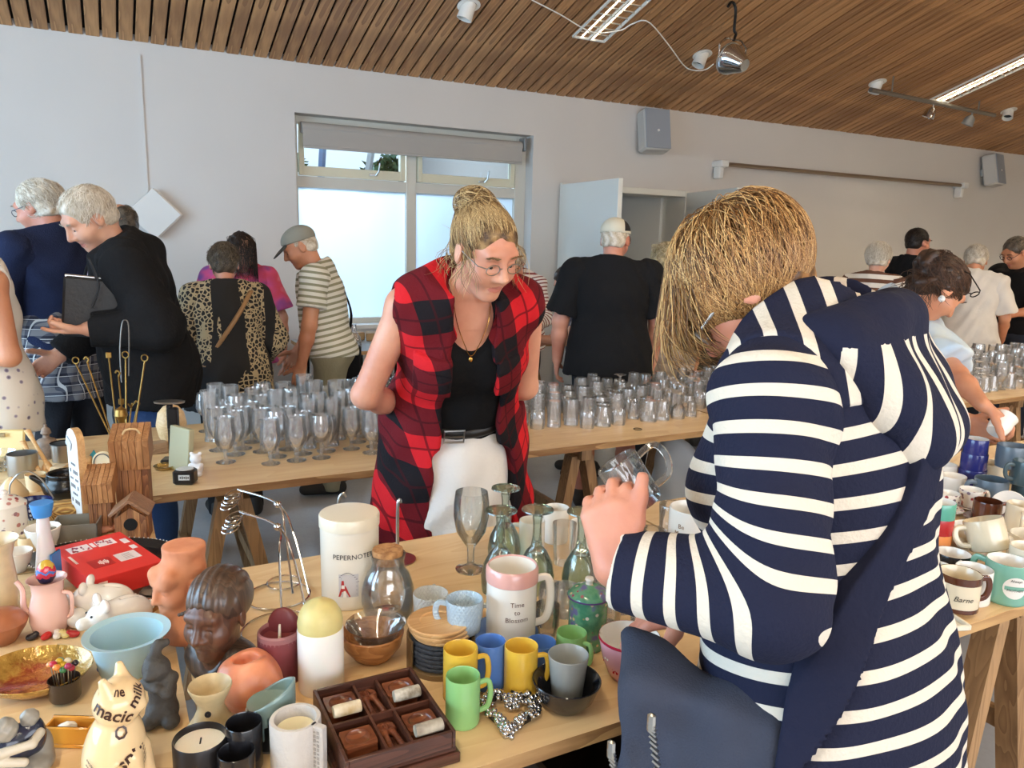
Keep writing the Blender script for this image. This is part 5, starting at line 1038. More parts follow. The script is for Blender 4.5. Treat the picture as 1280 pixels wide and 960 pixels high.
# ---- small coloured cups
yl, gr, bl_ = cer('yellow_glaze', (222, 180, 66)), cer('green_glaze', (140, 190, 120)), cer('blue_glaze', (82, 122, 190))
mug(575, 872, 43, 62, yl, 'yellow cup standing behind the front green cup', HR); mug(578, 902, 43, 58, gr, 'green cup beside the heart of silver beads', HR+10)
mug(612, 857, 38, 56, bl_, 'blue cup between the two yellow cups', HL); mug(650, 865, 42, 58, yl, 'yellow cup with its handle to the black bowl', HR-8); mug(675, 842, 38, 40, bl_, 'blue cup between the yellow cup and the frosted tumbler', HL); mug(713, 832, 38, 42, gr, 'green cup in front of the lidded flowered mug', -70)
for t_ in (): pass
# ---- black bowl with frosted tumbler
bo, r, h = lat('bowl', 'glossy black bowl holding the frosted tumbler', 'bowl', 707, 884, 86, 36, [(0, 0), (.45, 0), (.5, .05), (.8, .4), (1, .97), (.98, 1), (.94, .97), (.74, .42), (.44, .12), (0, .1)], cer('black_glaze', (26, 28, 34), .1))
x, y, mm, mh = S(708, 880); G().lathe([(.0004, 0), (.024, 0), (.026, .003), (.0355, .088), (.0345, .089), (.033, .086), (.0225, .01), (.0004, .008)], 32).build('frosted_tumbler', glass('frosted_glass', (222, 224, 220), (170, 176, 172), .3, .5, .75), None, (x, y, ZT+.0075), label='frosted grey tumbler standing in the black bowl', cat='tumbler')
# ---- pink flowered bowl
t_, r, h = lat('bowl', 'pink flowered bowl with a white inside beside the bag', 'bowl', 784, 846, 76, 52, [(0, 0), (.5, 0), (.52, .05), (.66, .14), (.86, .5), (1, .97), (.985, 1)], cer('pink_glaze', (228, 170, 184)), thing_=True, part='bowl_wall')
G().lathe([(r*.985, h), (r*.96, h*.97), (r*.82, h*.5), (r*.5, h*.14), (.0004, h*.12)], 36).build('bowl_inside', cer('cream_inside', (240, 234, 226)), t_); G().lathe([(r*.99, h*.93), (r*1.012, h*.95), (r*1.0, h*1.0)], 36).build('red_rim', cer('red_glaze', (186, 36, 62)), t_)
g = G()
for i in range(16):
    a = i*.393; z = h*(.38+.26*((i*7) % 3)/2); rr = r*(.62+.36*z/h)*1.02
    for k in range(5): q = k*1.2566; V = wrap(np.array([(0, 0, 0), (.007*math.cos(q), .007*math.sin(q), 0), (.009*math.cos(q+.35), .009*math.sin(q+.35), 0), (.007*math.cos(q+.7), .007*math.sin(q+.7), 0)]), rr, math.degrees(a), z, .0012); g.add(V, [(0, 1, 2, 3)], i % 2)
tag(g.build('flower_print', [cer('white_petal', (244, 240, 236)), MATS['red_glaze']], t_), kind='stuff')
# ---- stacked plates with the big mug
for i, (c, w_) in enumerate((((226, 196, 96), 84), ((226, 196, 96), 83), ((78, 104, 150), 85), ((96, 126, 178), 85))):
    x, y, mm, mh = S(630, 806); r = w_*mm/2; z = ZT+.0004+i*.0066
    G().lathe([(.0004, 0), (r*.6, 0), (r*.66, .003), (r*.97, .0085), (r, .0105), (r*.985, .0115), (r*.64, .006), (.0004, .0045)], 44).build('saucer', cer('saucer_%d' % i, c), None, (x, y, z), label=('lowest yellow saucer in the stack under the large mug', 'second yellow saucer from the bottom under the large mug', 'darker blue saucer under the top saucer', 'blue saucer directly under the large white mug')[i], cat='saucer', group='saucers stacked under the large mug')
zs = ZT+.0004+3*.0066+.006
t_, r, h = mug(638, 797, 62, 90, cer('mug_cream', (236, 230, 220)), 'large white mug with a pink rim and printed motto', HR, z=zs, hs=.9)
G().lathe([(r*1.0, h*.80), (r*1.045, h*.81), (r*1.045, h*.975), (r*.97, h*1.01), (r*.93, h*.99)], 36).build('pink_rim', cer('rim_pink', (222, 168, 158)), t_)
letters(t_, ['Time', 'to', 'Blossom'], r, ATC(*t_.location[:2])+28+14, mat('brown_print', (96, 66, 56), .5), .0135, h*.60, 1.15)
# ---- textured blue mugs
m_dia, n = base('lattice_glaze', .3, coat=.2); n.b.inputs['Base Color'].default_value = lin((176, 196, 210)); xyz = n.sep(n.coord()); a_ = n.math('MULTIPLY', n.math('ARCTAN2', xyz[1], xyz[0]), 3.2)
f1 = n.math('ABSOLUTE', n.math('SINE', n.math('ADD', n.math('MULTIPLY', a_, 4), n.math('MULTIPLY', xyz[2], 260)))); f2 = n.math('ABSOLUTE', n.math('SINE', n.math('SUBTRACT', n.math('MULTIPLY', a_, 4), n.math('MULTIPLY', xyz[2], 260)))); n.bump(n.math('MINIMUM', f1, f2), .4, .004); MATS['lattice_glaze'] = m_dia
m_dg, n = base('lattice_pale', .3, coat=.2); n.b.inputs['Base Color'].default_value = lin((206, 208, 206)); xyz = n.sep(n.coord()); a_ = n.math('MULTIPLY', n.math('ARCTAN2', xyz[1], xyz[0]), 3.2)
f1 = n.math('ABSOLUTE', n.math('SINE', n.math('ADD', n.math('MULTIPLY', a_, 4), n.math('MULTIPLY', xyz[2], 260)))); f2 = n.math('ABSOLUTE', n.math('SINE', n.math('SUBTRACT', n.math('MULTIPLY', a_, 4), n.math('MULTIPLY', xyz[2], 260)))); n.bump(n.math('MINIMUM', f1, f2), .4, .004)
t_, r, h = mug(582, 788, 44, 38, m_dg, 'pale lattice mug under the light blue lattice mug', HR, taper=.9)
mug(580, 788, 46, 40, m_dia, 'light blue lattice mug stacked on the pale lattice mug', HL, z=ZT+h+.0008, taper=.88); mug(538, 779, 44, 38, m_dg, 'pale lattice mug behind the wooden coasters', 60, taper=.9)
# ---- coaster rack
x, y, mm, mh = S(551, 830); t_ = thing('coaster_rack', (x, y, ZT+.0004), 'round brass rack with upright plates holding slate coasters', 'rack', rz=-28); m_br = mat('aged_brass', (132, 110, 78), .45, .6)
rr = 40*mm; G().lathe([(.0004, 0), (rr, 0), (rr, .010), (rr*.94, .012), (.0004, .012)], 44).build('rack_base', m_br, t_)
for a in (12, 192): 
    pl = [(rr*1.0*math.cos(rad(a+q)), rr*1.0*math.sin(rad(a+q))) for q in range(-26, 27, 4)]+[(rr*1.06*math.cos(rad(a+q)), rr*1.06*math.sin(rad(a+q))) for q in range(26, -27, -4)]
    G().prism(pl, 0, .066).build('upright_plate', m_br, t_)
mslate = mat('slate', (58, 64, 74), .7, col2=(42, 46, 56), vscale=50, bump=.6, bscale=160); mco = wood('beech_disc', (210, 160, 104), (232, 192, 138), .5, 4)
zc = ZT+.0130
for i in range(6):
    h = .0085 if i < 6 else .01; s = rr*.93*(1+.01*random.uniform(-1, 1))
    G().lathe([(.0004, 0), (s*.97, 0), (s, .002), (s, h-.003), (s*.97, h-.001), (.0004, h-.001)], 40, wob=lambda a, z: .008*math.sin(9*a+i*2)).build('slate_coaster', mslate, None, (x+random.uniform(-.0015, .0015), y, zc), label=('lowest slate coaster in the brass rack', 'second slate coaster up in the brass rack', 'third slate coaster up in the brass rack', 'fourth slate coaster up in the brass rack', 'fifth slate coaster up in the brass rack', 'top slate coaster under the wooden coasters')[i], cat='coaster', group='slate coasters in the rack'); zc += h+.0004
for i in range(3):
    s = rr*.96; h = .009; dx = (.003, -.003, -.006)[i]
    pr = [(.0004, 0), (s*.96, 0), (s, .003), (s, h-.002), (s*.97, h), (s*.62, h), (s*.58, h-.0025), (.0004, h-.0025)]
    G().lathe(pr, 44).build('wooden_coaster', mco, None, (x+dx, y+dx*.3, zc), label=('lowest pale wooden coaster on the slate stack', 'middle pale wooden coaster on the slate stack', 'top pale wooden coaster with a round recess')[i], cat='coaster', group='wooden coasters on the rack'); zc += h+.0004
# ---- heart of silver beads
x, y, mm, mh = S(638, 897); t_ = thing('bead_heart', (x, y, ZT), 'heart shaped wreath of small silver bells lying on the table', 'wreath', rz=-33)
bead = G().ell((0, 0, 0), .0052, 10).me('bell', chrome); W = 40*mm; k = 0
for i in range(230):
    u = i/230*2*pi; hx_ = 16*math.sin(u)**3/17; hy = (13*math.cos(u)-5*math.cos(2*u)-2*math.cos(3*u)-math.cos(4*u))/17
    a = random.uniform(0, 2*pi); rr = .0115*math.sqrt(random.random()); z = .0145+rr*math.sin(a)*.9
    link('bell', bead, t_, (hx_*W*.82+rr*math.cos(a)*(1 if hx_ > 0 else -1), hy*W*1.06+rr*math.cos(a)*.5, max(.0056, z)))
pts = [(16*math.sin(u)**3/17*W*.82, (13*math.cos(u)-5*math.cos(2*u)-2*math.cos(3*u)-math.cos(4*u))/17*W*1.06, .010) for u in np.linspace(0, 2*pi, 60, endpoint=False)]
G().tube(pts, .0055, 6, closed=True).build('wire_core', mat('dark_wire', (60, 58, 56), .4, .8), t_); G().tube(bez([(-.004, .034, .008), (.0, .052, .02), (.012, .06, .006), (.02, .056, .004)], 12), .004, 6, flat=.3).build('ribbon', mat('black_ribbon', (24, 24, 24), .7), t_)
# ---- dark wooden bowl set
pA, pB, pC = np.array(T(391, 868, ZT+.045)[:2]), np.array(T(514, 838, ZT+.045)[:2]), np.array(T(577, 917, ZT+.045)[:2])
u_ = (pB-pA); LX = np.linalg.norm(u_); LY = np.linalg.norm(pC-pB)*1.0; rz = math.degrees(math.atan2(u_[1], u_[0])); u_ /= LX; v_ = np.array((u_[1], -u_[0])); ctr = pA+u_*LX/2+v_*LY/2
m_wal = wood('dark_walnut', (58, 32, 24), (92, 54, 40), .4, 5, coat=.2); m_bwl = wood('bowl_walnut', (96, 50, 32), (138, 80, 52), .3, 5, coat=.3, bump=.05)
t_ = thing('bowl_tray', (ctr[0], ctr[1], ZT+.0004), 'dark wooden partitioned tray holding four square dipping bowls', 'tray', rz=rz)
G().box((0, 0, .009), (LX+.012, LY+.012, .018), bev=.002).build('lower_lid', m_wal, t_); G().box((0, 0, .022), (LX, LY, .006)).build('tray_floor', m_wal, t_)
for sx in (-1, 1): G().box((sx*(LX/2-.003), 0, .037), (.006, LY, .032), bev=.001).build('side_wall', m_wal, t_)
for sy in (-1, 1): G().box((0, sy*(LY/2-.003), .037), (LX-.012, .006, .032), bev=.001).build('end_wall', m_wal, t_)
cx = LX*.115
for sx in (-1, 1): G().box((sx*cx, 0, .035), (.004, LY-.012, .026)).build('partition', m_wal, t_)
for sx in (-1, 0, 1): 
    x0, x1 = ((-LX/2+.006, -cx-.002), (-cx+.002, cx-.002), (cx+.002, LX/2-.006))[sx+1]; G().box(((x0+x1)/2, 0, .035), (x1-x0, .004, .026)).build('partition', m_wal, t_)
bw = LX/2-cx-.016; bd_ = LY/2-.022
def dish(w_, d_, h=.020):
    """square block with a round hollow"""
    g = G(); n_ = 32; R0 = min(w_, d_)*.42; top = [(R0*math.cos(2*pi*i/n_), R0*math.sin(2*pi*i/n_), h) for i in range(n_)]; sq = []
    for i in range(n_):
        c, s = math.cos(2*pi*i/n_), math.sin(2*pi*i/n_); q = min(w_/2/max(abs(c), 1e-6), d_/2/max(abs(s), 1e-6)); sq.append((q*c, q*s, h))
    V = top+sq+[(a, b, 0) for a, b, _ in sq]; F = [(i, n_+i, n_+(i+1) % n_, (i+1) % n_) for i in range(n_)]+[(n_+i, 2*n_+i, 2*n_+(i+1) % n_, n_+(i+1) % n_) for i in range(n_)]+[tuple(range(3*n_-1, 2*n_-1, -1))]
    k0 = 0
    for j in range(1, 5): a = j/5*pi/2; V += [(R0*math.cos(a)*math.cos(2*pi*i/n_), R0*math.cos(a)*math.sin(2*pi*i/n_), h-R0*.42*math.sin(a)) for i in range(n_)]
    for j in range(4):
        a0 = 0 if j == 0 else (2+j)*n_; b0 = (3+j)*n_; F += [(a0+i, a0+(i+1) % n_, b0+(i+1) % n_, b0+i) for i in range(n_)]
    F.append(tuple(6*n_+i for i in range(n_))); return g.add(V, F).me('dipping_bowl', m_bwl)
dm = dish(bw, bw*.92); fx = (LX/2-.006+cx)/2
sp = sculpt('t', [('e', (0, .03, .006), (.0105, .016, .006)), ('c', (0, .018, .008), (0, -.03, .010), .0042, .005, .008), ('-e', (0, .032, .0125), (.008, .012, .006), None, .002)], .0016, m_bwl); spm = sp.data; bpy.data.objects.remove(sp)
nap = [mat('napkin_floral', (206, 198, 182), .8, col2=(120, 106, 86), vscale=60), mat('napkin_grey', (140, 128, 112), .8, col2=(190, 180, 160), vscale=40), mat('napkin_cream', (232, 224, 200), .8, col2=(180, 150, 100), vscale=30), mat('napkin_tan', (200, 186, 156), .8, col2=(140, 120, 90), vscale=40)]
k = 0; W3 = lambda lx, ly: (ctr[0]+math.cos(rad(rz))*lx-math.sin(rad(rz))*ly, ctr[1]+math.sin(rad(rz))*lx+math.cos(rad(rz))*ly)
names = {(1, 1): 'under the flowered napkin', (1, -1): 'beside the cream napkin', (-1, 1): 'beside the grey napkin', (-1, -1): 'next to the concrete candle'}
for (sx, sy), wh in names.items():
    lx, ly = sx*fx, sy*(LY/4)+bd_*.06; px_, py_ = W3(lx, ly+.004); link('dipping_bowl', dm, None, (px_, py_, ZT+.0258), (0, 0, rz), label='square dark wood dipping bowl in the tray '+wh, cat='bowl', group='dipping bowls in the tray')
    if (sx, sy) != (-1, -1):
        q = W3(lx, sy*LY/4-bd_*.36); G().lathe([(.0004, 0), (.009, 0), (.010, .004), (.010, bw*.86), (.009, bw*.88), (.004, bw*.88), (.0004, bw*.87)], 14, R=rotm(0, 90, 0), c=(-bw*.44, 0, 0)).build('rolled_napkin', nap[k], None, (q[0], q[1], ZT+.0556), (0, 0, rz), label=('rolled flowered napkin', 'rolled cream napkin', 'rolled grey napkin')[k]+' in the bowl tray', cat='napkin'); k += 1
for sy in (1, -1):
    for dx in (-.007, .008):
        q = W3(dx, sy*LY/4); link('wooden_spoon', spm, None, (q[0], q[1], ZT+.0258), (0, 0, rz+(4 if dx > 0 else -4)), label='small dark wooden spoon in the narrow middle of the tray', cat='spoon', group='spoons in the bowl tray')
# ---- candles and burners at the near left
wax = mat('cream_wax', (236, 226, 190), .45, sss=.15); conc = mat('concrete', (190, 184, 178), .85, var=.12, vscale=14, bump=.3, bscale=90)
x, y, mm, mh = S(371, 962); t_ = thing('concrete_candle', (x, y, ZT+.0004), 'grey concrete candle holder with an upright embossed bar', 'candle'); r = 31*mm; h = .088
G().lathe([(.0004, 0), (r*.98, 0), (r, .003), (r, h-.002), (r*.97, h), (r*.82, h), (r*.78, h-.004), (r*.78, h*.72), (.0004, h*.72)], 40).build('holder', conc, t_); G().lathe([(r*.77, h*.73), (r*.76, h*.80), (r*.5, h*.77), (.0004, h*.755)], 32).build('candle_wax', wax, t_)
a0 = -52; t2 = G().box((r*1.12, 0, h*.5), (r*.62, .012, h), bev=.0015).build('upright_bar', conc, t_, None, (0, 0, a0))
g = G()
for i in range(11):
    for j in range(2): g.box((r*1.06+j*.006, -.0064, h*.9-i*.007), (.0038, .001, .0045 if (i+j) % 3 else .002))
tag(g.build('embossing', mat('concrete_dark', (150, 145, 140), .9), t_, None, (0, 0, a0)), kind='stuff')
x, y, mm, mh = S(252, 966); t_ = thing('tin_candle', (x, y, ZT+.0004), 'white wax candle in a wide black tin', 'candle'); r = 32*mm
G().lathe([(.0004, 0), (r*.97, 0), (r, .004), (r, .058), (r*.97, .06), (r*.94, .058), (r*.94, .046), (.0004, .046)], 40).build('tin', mat('black_tin', (34, 32, 34), .35, .4), t_); G().lathe([(r*.935, .0462), (r*.93, .049), (.0004, .0485)], 36).build('candle_wax', mat('white_wax', (240, 234, 220), .45, sss=.15), t_); G().tube([(0, 0, .048), (.002, 0, .058)], .0012, 6).build('wick', ink, t_)
bk_ = cer('black_cup_glaze', (26, 26, 30), .22)
lat('black_cup', 'tall black cup behind the shorter black cup', 'cup', 307, 958, 44, 56, [(0, 0), (.94, 0), (.97, .03), (1, .98), (.96, 1), (.92, .97), (.88, .08), (0, .06)], bk_); lat('black_cup', 'short black cup between the tin candle and the tall cup', 'cup', 297, 980, 45, 42, [(0, 0), (.94, 0), (.97, .03), (1, .98), (.96, 1), (.92, .97), (.88, .08), (0, .06)], bk_)
sand = mat('sand_glaze', (196, 174, 132), .4, var=.15, vscale=60)
t_, r, h = lat('oil_burner', 'sandy ceramic oil burner with a flared bowl top', 'oil burner', 266, 925, 70, 70, [(0, 0), (.98, 0), (1, .06), (.92, .22), (.62, .42), (.46, .58), (.45, .68), (.60, .82), (.74, .97), (.72, 1), (.66, .97), (.3, .8), (0, .76)], sand, thing_=True)
G().lathe([(.0004, 0), (.005, .0), (.005, .002), (.0004, .002)], 14, R=rotm(90, 0, 0)).build('air_hole', ink, t_, (r*.44*math.cos(rad(-110)), r*.46*math.sin(rad(-110)), h*.60), (0, 0, -20))
salt = mat('salt_rock', (226, 150, 112), .35, col2=(206, 116, 84), vscale=14, bump=.35, bscale=30, sss=.3)
x, y, mm, mh = S(312, 876); h = 58*mh; r = 37*mm
sculpt('salt_rock_holder', [('e', (0, 0, h*.42), (r*1.02, r*.98, h*.62)), ('e', (r*.2, -r*.1, h*.3), (r*.8, r*.8, h*.42), None, .02), ('-e', (0, 0, h*1.0), (r*.42, r*.42, h*.35), None, .006), ('h', (0, 0, 0), (0, 0, -1)), ('h', (0, 0, h*.93), (.08, .05, 1))], .003, salt, None, .02, (x, y, ZT+.0004), noise=lambda Q: .0018*np.sin(90*Q[:, 0]+40*Q[:, 2])+.0015*np.sin(120*Q[:, 1]-60*Q[:, 2]), label='rough orange salt rock candle holder', cat='candle holder')
# slanted grey-green burner with cut-outs
x, y, mm, mh = S(340, 924); r = 30*mm; h = 72*mh; t_ = thing('cutout_burner', (x, y, ZT+.0004), 'grey green ceramic burner with a slanted rim and cut-out shapes', 'oil burner', rz=ATC(x, y)); sea = cer('sea_glaze', (132, 156, 152), .25, var=.12); n_ = 40
hz = lambda a: h*(.78+.22*math.cos(rad(a)-rad(70)))
holes = lambda a, z: (abs(a+6) < 26*(1-z/(h*.62)) and z < h*.60) or (abs(a-36) < 9 and abs(z-h*.5) < h*.07) or (abs(a+42) < 8 and abs(z-h*.55) < h*.10-.0*z)
V = []; F = []; nz_ = 18
for j in range(nz_+1):
    for i in range(n_): a = -180+360*i/n_; zz = hz(a)*j/nz_; V.append((r*math.cos(rad(a)), r*math.sin(rad(a)), zz))
for j in range(nz_):
    for i in range(n_):
        a = -180+360*(i+.5)/n_; z = hz(a)*(j+.5)/nz_
        if not holes(a, z): F.append((j*n_+i, j*n_+(i+1) % n_, (j+1)*n_+(i+1) % n_, (j+1)*n_+i))
o = G().add(V, F).build('burner_wall', sea, t_, angle=60); o.modifiers.new('s', 'SOLIDIFY').thickness = .004
G().lathe([(r*.95, h*.66), (r*.7, h*.60), (.0004, h*.58)], 32).build('oil_dish', sea, t_); G().lathe([(.0004, 0), (r*.96, 0), (r*.96, .003), (.0004, .003)], 32).build('burner_floor', mat('dark_inside', (70, 68, 64), .7), t_)
# maroon candle
mar = mat('maroon_wax', (128, 62, 66), .4, col2=(106, 46, 52), vscale=10, sss=.2)
t_, r, h = lat('pillar_candle', 'dark red pillar candle with a melted slanting rim', 'candle', 351, 846, 53, 72, [(0, 0), (.98, 0), (1, .02), (1, .72), (.97, .76), (.86, .76), (.8, .70), (0, .66)], mar, thing_=True)
G().lathe([(1.0*r, h*.70), (r*.985, h*.80), (r*.9, h*.83), (r*.86, h*.72)], 32, wob=None).build('melted_rim', mat('maroon_pale', (150, 100, 100), .4), t_); sculpt('back_wall', [('e', (0, r*.7, h*.75), (r*.78, r*.28, h*.33), rotm(0, 0, 0))], .003, mar, t_, rot=(0, 0, HF-90)); G().tube([(0, 0, h*.66), (.001, 0, h*.9)], [.003, .002], 8).build('wick', mat('wick_white', (230, 220, 200), .7), t_)
# domed candle in white glass
t_, r, h = lat('dome_candle', 'white cylinder candle with a yellow domed top', 'candle', 402, 858, 56, 74, [(0, 0), (.96, 0), (1, .03), (1, .97), (.98, 1), (.5, 1), (0, 1)], mat('milk_glass', (238, 234, 228), .25, sss=.2), thing_=True, part='white_base'); G().lathe([(r*.97, 0), (r*.985, h*.10), (r*.9, h*.24), (r*.7, h*.36), (r*.4, h*.43), (r*.1, h*.455), (.0004, h*.46)], 36).build('dome', mat('yellow_wax', (214, 198, 132), .5, var=.08, vscale=40, sss=.2), t_, (0, 0, h))
# ---- wooden bowl with a glass dome and the cork jar
m_bowl = wood('olive_wood', (150, 96, 52), (192, 136, 82), .35, 5, coat=.2)
lat('wooden_bowl', 'turned wooden bowl with a glass dish resting in it', 'bowl', 466, 822, 78, 34, [(0, 0), (.5, 0), (.6, .08), (.9, .5), (1, .96), (.97, 1), (.92, .95), (.8, .5), (.5, .2), (0, .16)], m_bowl)
x, y, mm, mh = S(470, 820); G().lathe([(.0004, .0), (.02, .0), (.03, .01), (.046, .035), (.056, .052), (.0575, .053), (.055, .05), (.042, .034), (.028, .013), (.0004, .008)], 36).build('glass_dish', thick, None, (x, y, ZT+.017), label='clear glass dish nested in the wooden bowl', cat='dish')
t_, r, h = lat('cork_jar', 'bellied clear glass jar closed with a flat cork', 'jar', 485, 768, 66, 78, [(0, 0), (.8, 0), (.92, .06), (1, .25), (.97, .45), (.8, .66), (.62, .76), (.6, .86), (.66, .93), (.66, .97), (.60, .97), (.56, .9), (.57, .77), (.75, .65), (.93, .44), (.96, .25), (.88, .08), (.76, .04), (0, .03)], thick, thing_=True, part='jar_glass')
G().lathe([(.0004, h*.84), (r*.54, h*.84), (r*.58, h*1.02), (r*.56, h*1.04), (.0004, h*1.04)], 32).build('cork', mat('cork', (200, 150, 98), .9, col2=(150, 100, 58), vscale=70, bump=.6, bscale=90), t_); G().tube([(0, 0, h*.2)]+[(r*.9*math.cos(a), r*.9*math.sin(a), h*.42) for a in np.linspace(-2.6, -1.2, 8)], .0012, 5).build('jar_print', ink, t_) if 0 else letters(t_, ['~ Suiker ~'] if 0 else ['Amandelen'], r*1.0, ATC(x, y)-10, ink, .014, h*.36, shear=.3) if 0 else None
# ---- cookie jar
t_, r, h = lat('cookie_jar', 'tall cream storage jar with PEPERNOTEN in black letters', 'jar', 438, 748, 71, 92, [(0, 0), (.94, 0), (.97, .015), (.98, .05), (1, .96), (.98, 1), (.9, 1), (0, 1)], cer('jar_cream', (226, 218, 202), .3), thing_=True, part='jar_body')
G().lathe([(r*.985, h), (r*1.03, h*1.005), (r*1.035, h*1.13), (r*1.0, h*1.155), (r*.9, h*1.16), (r*.1, h*1.15), (.0004, h*1.15)], 40).build('jar_lid', cer('lid_cream', (230, 220, 198), .3), t_)
ca = ATC(t_.location[0], t_.location[1]); letters(t_, ['PEPERNOTEN'], r*.995, ca+9, ink, .0155, h*.70, bold=.004)
g = G(); pic = r*.99
def lab(poly, m, d=.0008): g.add(wrap(np.array([(a, b, 0) for a, b in poly]), pic, ca-3, h*.36, d), [tuple(range(len(poly)))], m)
for i in range(6): lab([(-.021+i*.007, -.03), (-.014+i*.007, -.03), (-.014+i*.007, .022), (-.021+i*.007, .022)], 0)
for i in range(5): lab([(-.016+.004*(i % 2), .012-i*.009), (.018, .012-i*.009), (.018, .0128-i*.009), (-.016+.004*(i % 2), .0128-i*.009)], 1, .0012)
lab([(-.022, -.029), (.004, -.029), (-.006, -.004), (-.014, -.002)], 2, .0014); lab([(-.016, -.004), (-.009, -.004), (-.010, .008), (-.0145, .008)], 2, .0014); lab([(-.015, -.010), (-.008, -.010), (-.0085, -.002), (-.0145, -.002)], 3, .0018); lab([(-.012, -.03), (-.004, -.03), (-.006, -.015), (-.010, -.015)], 3, .0018)
for i in range(12): a, b = -.02+i*.0035, .020+.006*math.sin(i*.26)-.008*(i/12-.3)**2*6; lab([(a, b), (a+.0036, b+.0004), (a+.0036, b+.0016), (a, b+.0012)], 1, .0014)
tag(g.build('picture_print', [mat('print_grey', (196, 192, 190), .5), mat('print_ink', (84, 84, 96), .5), mat('print_red', (176, 44, 44), .5), mat('print_white', (236, 228, 216), .5)], t_, angle=180), kind='stuff')
# ---- steel roll holder behind the jars
x, y, mm, mh = S(497, 700); t_ = thing('steel_stand', (x, y, ZT+.0004), 'slim steel stand with an upright rod behind the cork jar', 'stand'); G().lathe([(.0004, 0), (.045, 0), (.046, .003), (.0004, .005)], 32).build('stand_foot', steel, t_); G().tube(bez([(0, 0, .003), (0, 0, .08), (.001, 0, .145), (.006, 0, .158), (.008, 0, .15)], 16), .0042, 8).build('upright_rod', steel, t_)
x, y, mm, mh = S(424, 716); t_ = thing('steel_hook', (x, y, ZT+.0004), 'steel hook stand peeping over the cookie jar lid', 'stand'); G().lathe([(.0004, 0), (.03, 0), (.03, .004), (.0004, .005)], 24).build('stand_foot', steel, t_); G().tube(bez([(0, 0, .003), (0, 0, .14), (.002, 0, .185), (.012, -.004, .20), (.018, -.006, .19)], 18), .003, 8).build('hook_rod', steel, t_)
# ---- chrome bottle rack
pr = lambda px, py, z: (lambda q: np.array((q[0], q[1], z)))(T(px, py, z))
x, y, mm, mh = S(345, 770); o3 = np.array((x, y, ZT)); t_ = thing('bottle_rack', tuple(o3), 'chrome wire bottle rack with two arched necks and ringed ends', 'bottle rack')
ub = lambda t, q: q   # noqa
def arch(p0, p1, p2, p3): return [p-o3 for p in bez([p0, p1, p2, p3], 22)]
L3 = lambda px, py, z: pr(px, py, z)
for k, (top, ball, foots) in enumerate((((298, 612), (347, 632), ((366, 742), (386, 742))), ((300, 640), (347, 660), ((352, 766), (384, 770))))):
    zt_ = .925-.03*k
    A = L3(*top, zt_); B = L3(*ball, zt_-.012)
    for dx in (0, 1):
        f = L3(*foots[dx], ZT+.006); mid = (B*.45+f*.55)+np.array((0, 0, .045)); G().tube([p-o3 for p in bez([A+np.array((0, .004*dx, -.0)), B+np.array((0, 0, .004)), mid, f], 26)], .0026, 7).build('arch_wire', chrome, t_)
    G().ell(B-o3+np.array((0, 0, .003)), .0095, 14).build('ball', chrome, t_)
    for q in range(4): c = A-o3+np.array((-.012-.004*q, -.008*(q % 2), -.010-.008*q)); G().tube([c+np.array((.020*math.cos(a), .020*math.sin(a)*.7, .008*math.sin(a+.8))) for a in np.linspace(0, 2*pi, 20, endpoint=False)], .0019, 6, closed=True).build('end_ring', chrome, t_)
for cpx, cpy, rx_, ry_ in ((348, 744, 38, 17), (352, 787, 48, 25), (355, 728, 20, 8)):
    ctr_ = L3(cpx, cpy, ZT+.004)-o3; mm = T(cpx, cpy)[2]; rr = rx_*mm; G().tube([ctr_+np.array((rr*math.cos(a), rr*math.sin(a), 0)) for a in np.linspace(0, 2*pi, 36, endpoint=False)], .0024, 6, closed=True).build('base_ring', chrome, t_)
# ---- busts
terra = mat('terracotta', (214, 146, 108), .75, col2=(196, 122, 86), vscale=18, bump=.15)
def head_sdf(c, s, yaw, pitch): return xf(FACE(0), rotm(0, 0, yaw)@rotm(-pitch), np.array(c), s)
x, y, mm, mh = S(228, 796); sc = .52; t_ = thing('terracotta_bust', (x, y, ZT+.0004), 'terracotta bust of a woman with a tall hat and bead necklace', 'bust', rz=120)
hc = np.array((0, .0, .115)); sculpt('bust_body', head_sdf(hc, sc*.98, 0, 6)+[('c', (0, -.005, .05), (0, -.008, .085), .030, .025, .015), ('e', (0, 0, .022), (.062, .046, .036), None, .03), ('h', (0, 0, 0), (0, 0, -1)), ('c', (0, -.012, .15), (0, -.014, .185), .038, .041, .012), ('h', (0, 0, .192), (0, 0, 1)), ('c', (-.02, .035, .142), (.035, -.02, .152), .016, .014, .01), ('c', (.02, .035, .142), (-.035, -.02, .152), .016, .014, .01), ('c', (0, -.04, .12), (0, -.05, .07), .016, .012, .012)], .0028, terra, t_, .01)
nb = G().ell((0, 0, 0), .0048, 8)
g = G()
for i in range(26): a = rad(-40+260*i/25); g.ell((.034*math.cos(a), .030*math.sin(a), .069-.008*math.sin(a)), .0042, 8)
tag(g.build('bead_necklace', mat('grey_beads', (120, 118, 116), .4, var=.5, vscale=80), t_), kind='stuff')
m_ebo = wood('ebony', (46, 36, 32), (86, 64, 50), .35, 6, axis=2, coat=.15); m_fc = wood('carved_brown', (74, 46, 33), (104, 68, 50), .35, 6, axis=2)
x, y, mm, mh = S(278, 842); t_ = thing('wooden_bust', (x, y, ZT+.0004), 'carved dark wood bust of a man with a V-neck robe', 'bust', rz=140); sc = .62; hc = np.array((0, .006, .122))
sculpt('bust_head', head_sdf(hc, sc, 0, 4)+[('c', (0, -.006, .05), (0, -.008, .09), .032, .028, .015), ('e', (0, 0, .018), (.045, .04, .05), None, .02), ('h', (0, 0, 0), (0, 0, -1))], .0028, [m_fc, m_ebo], t_, .01)
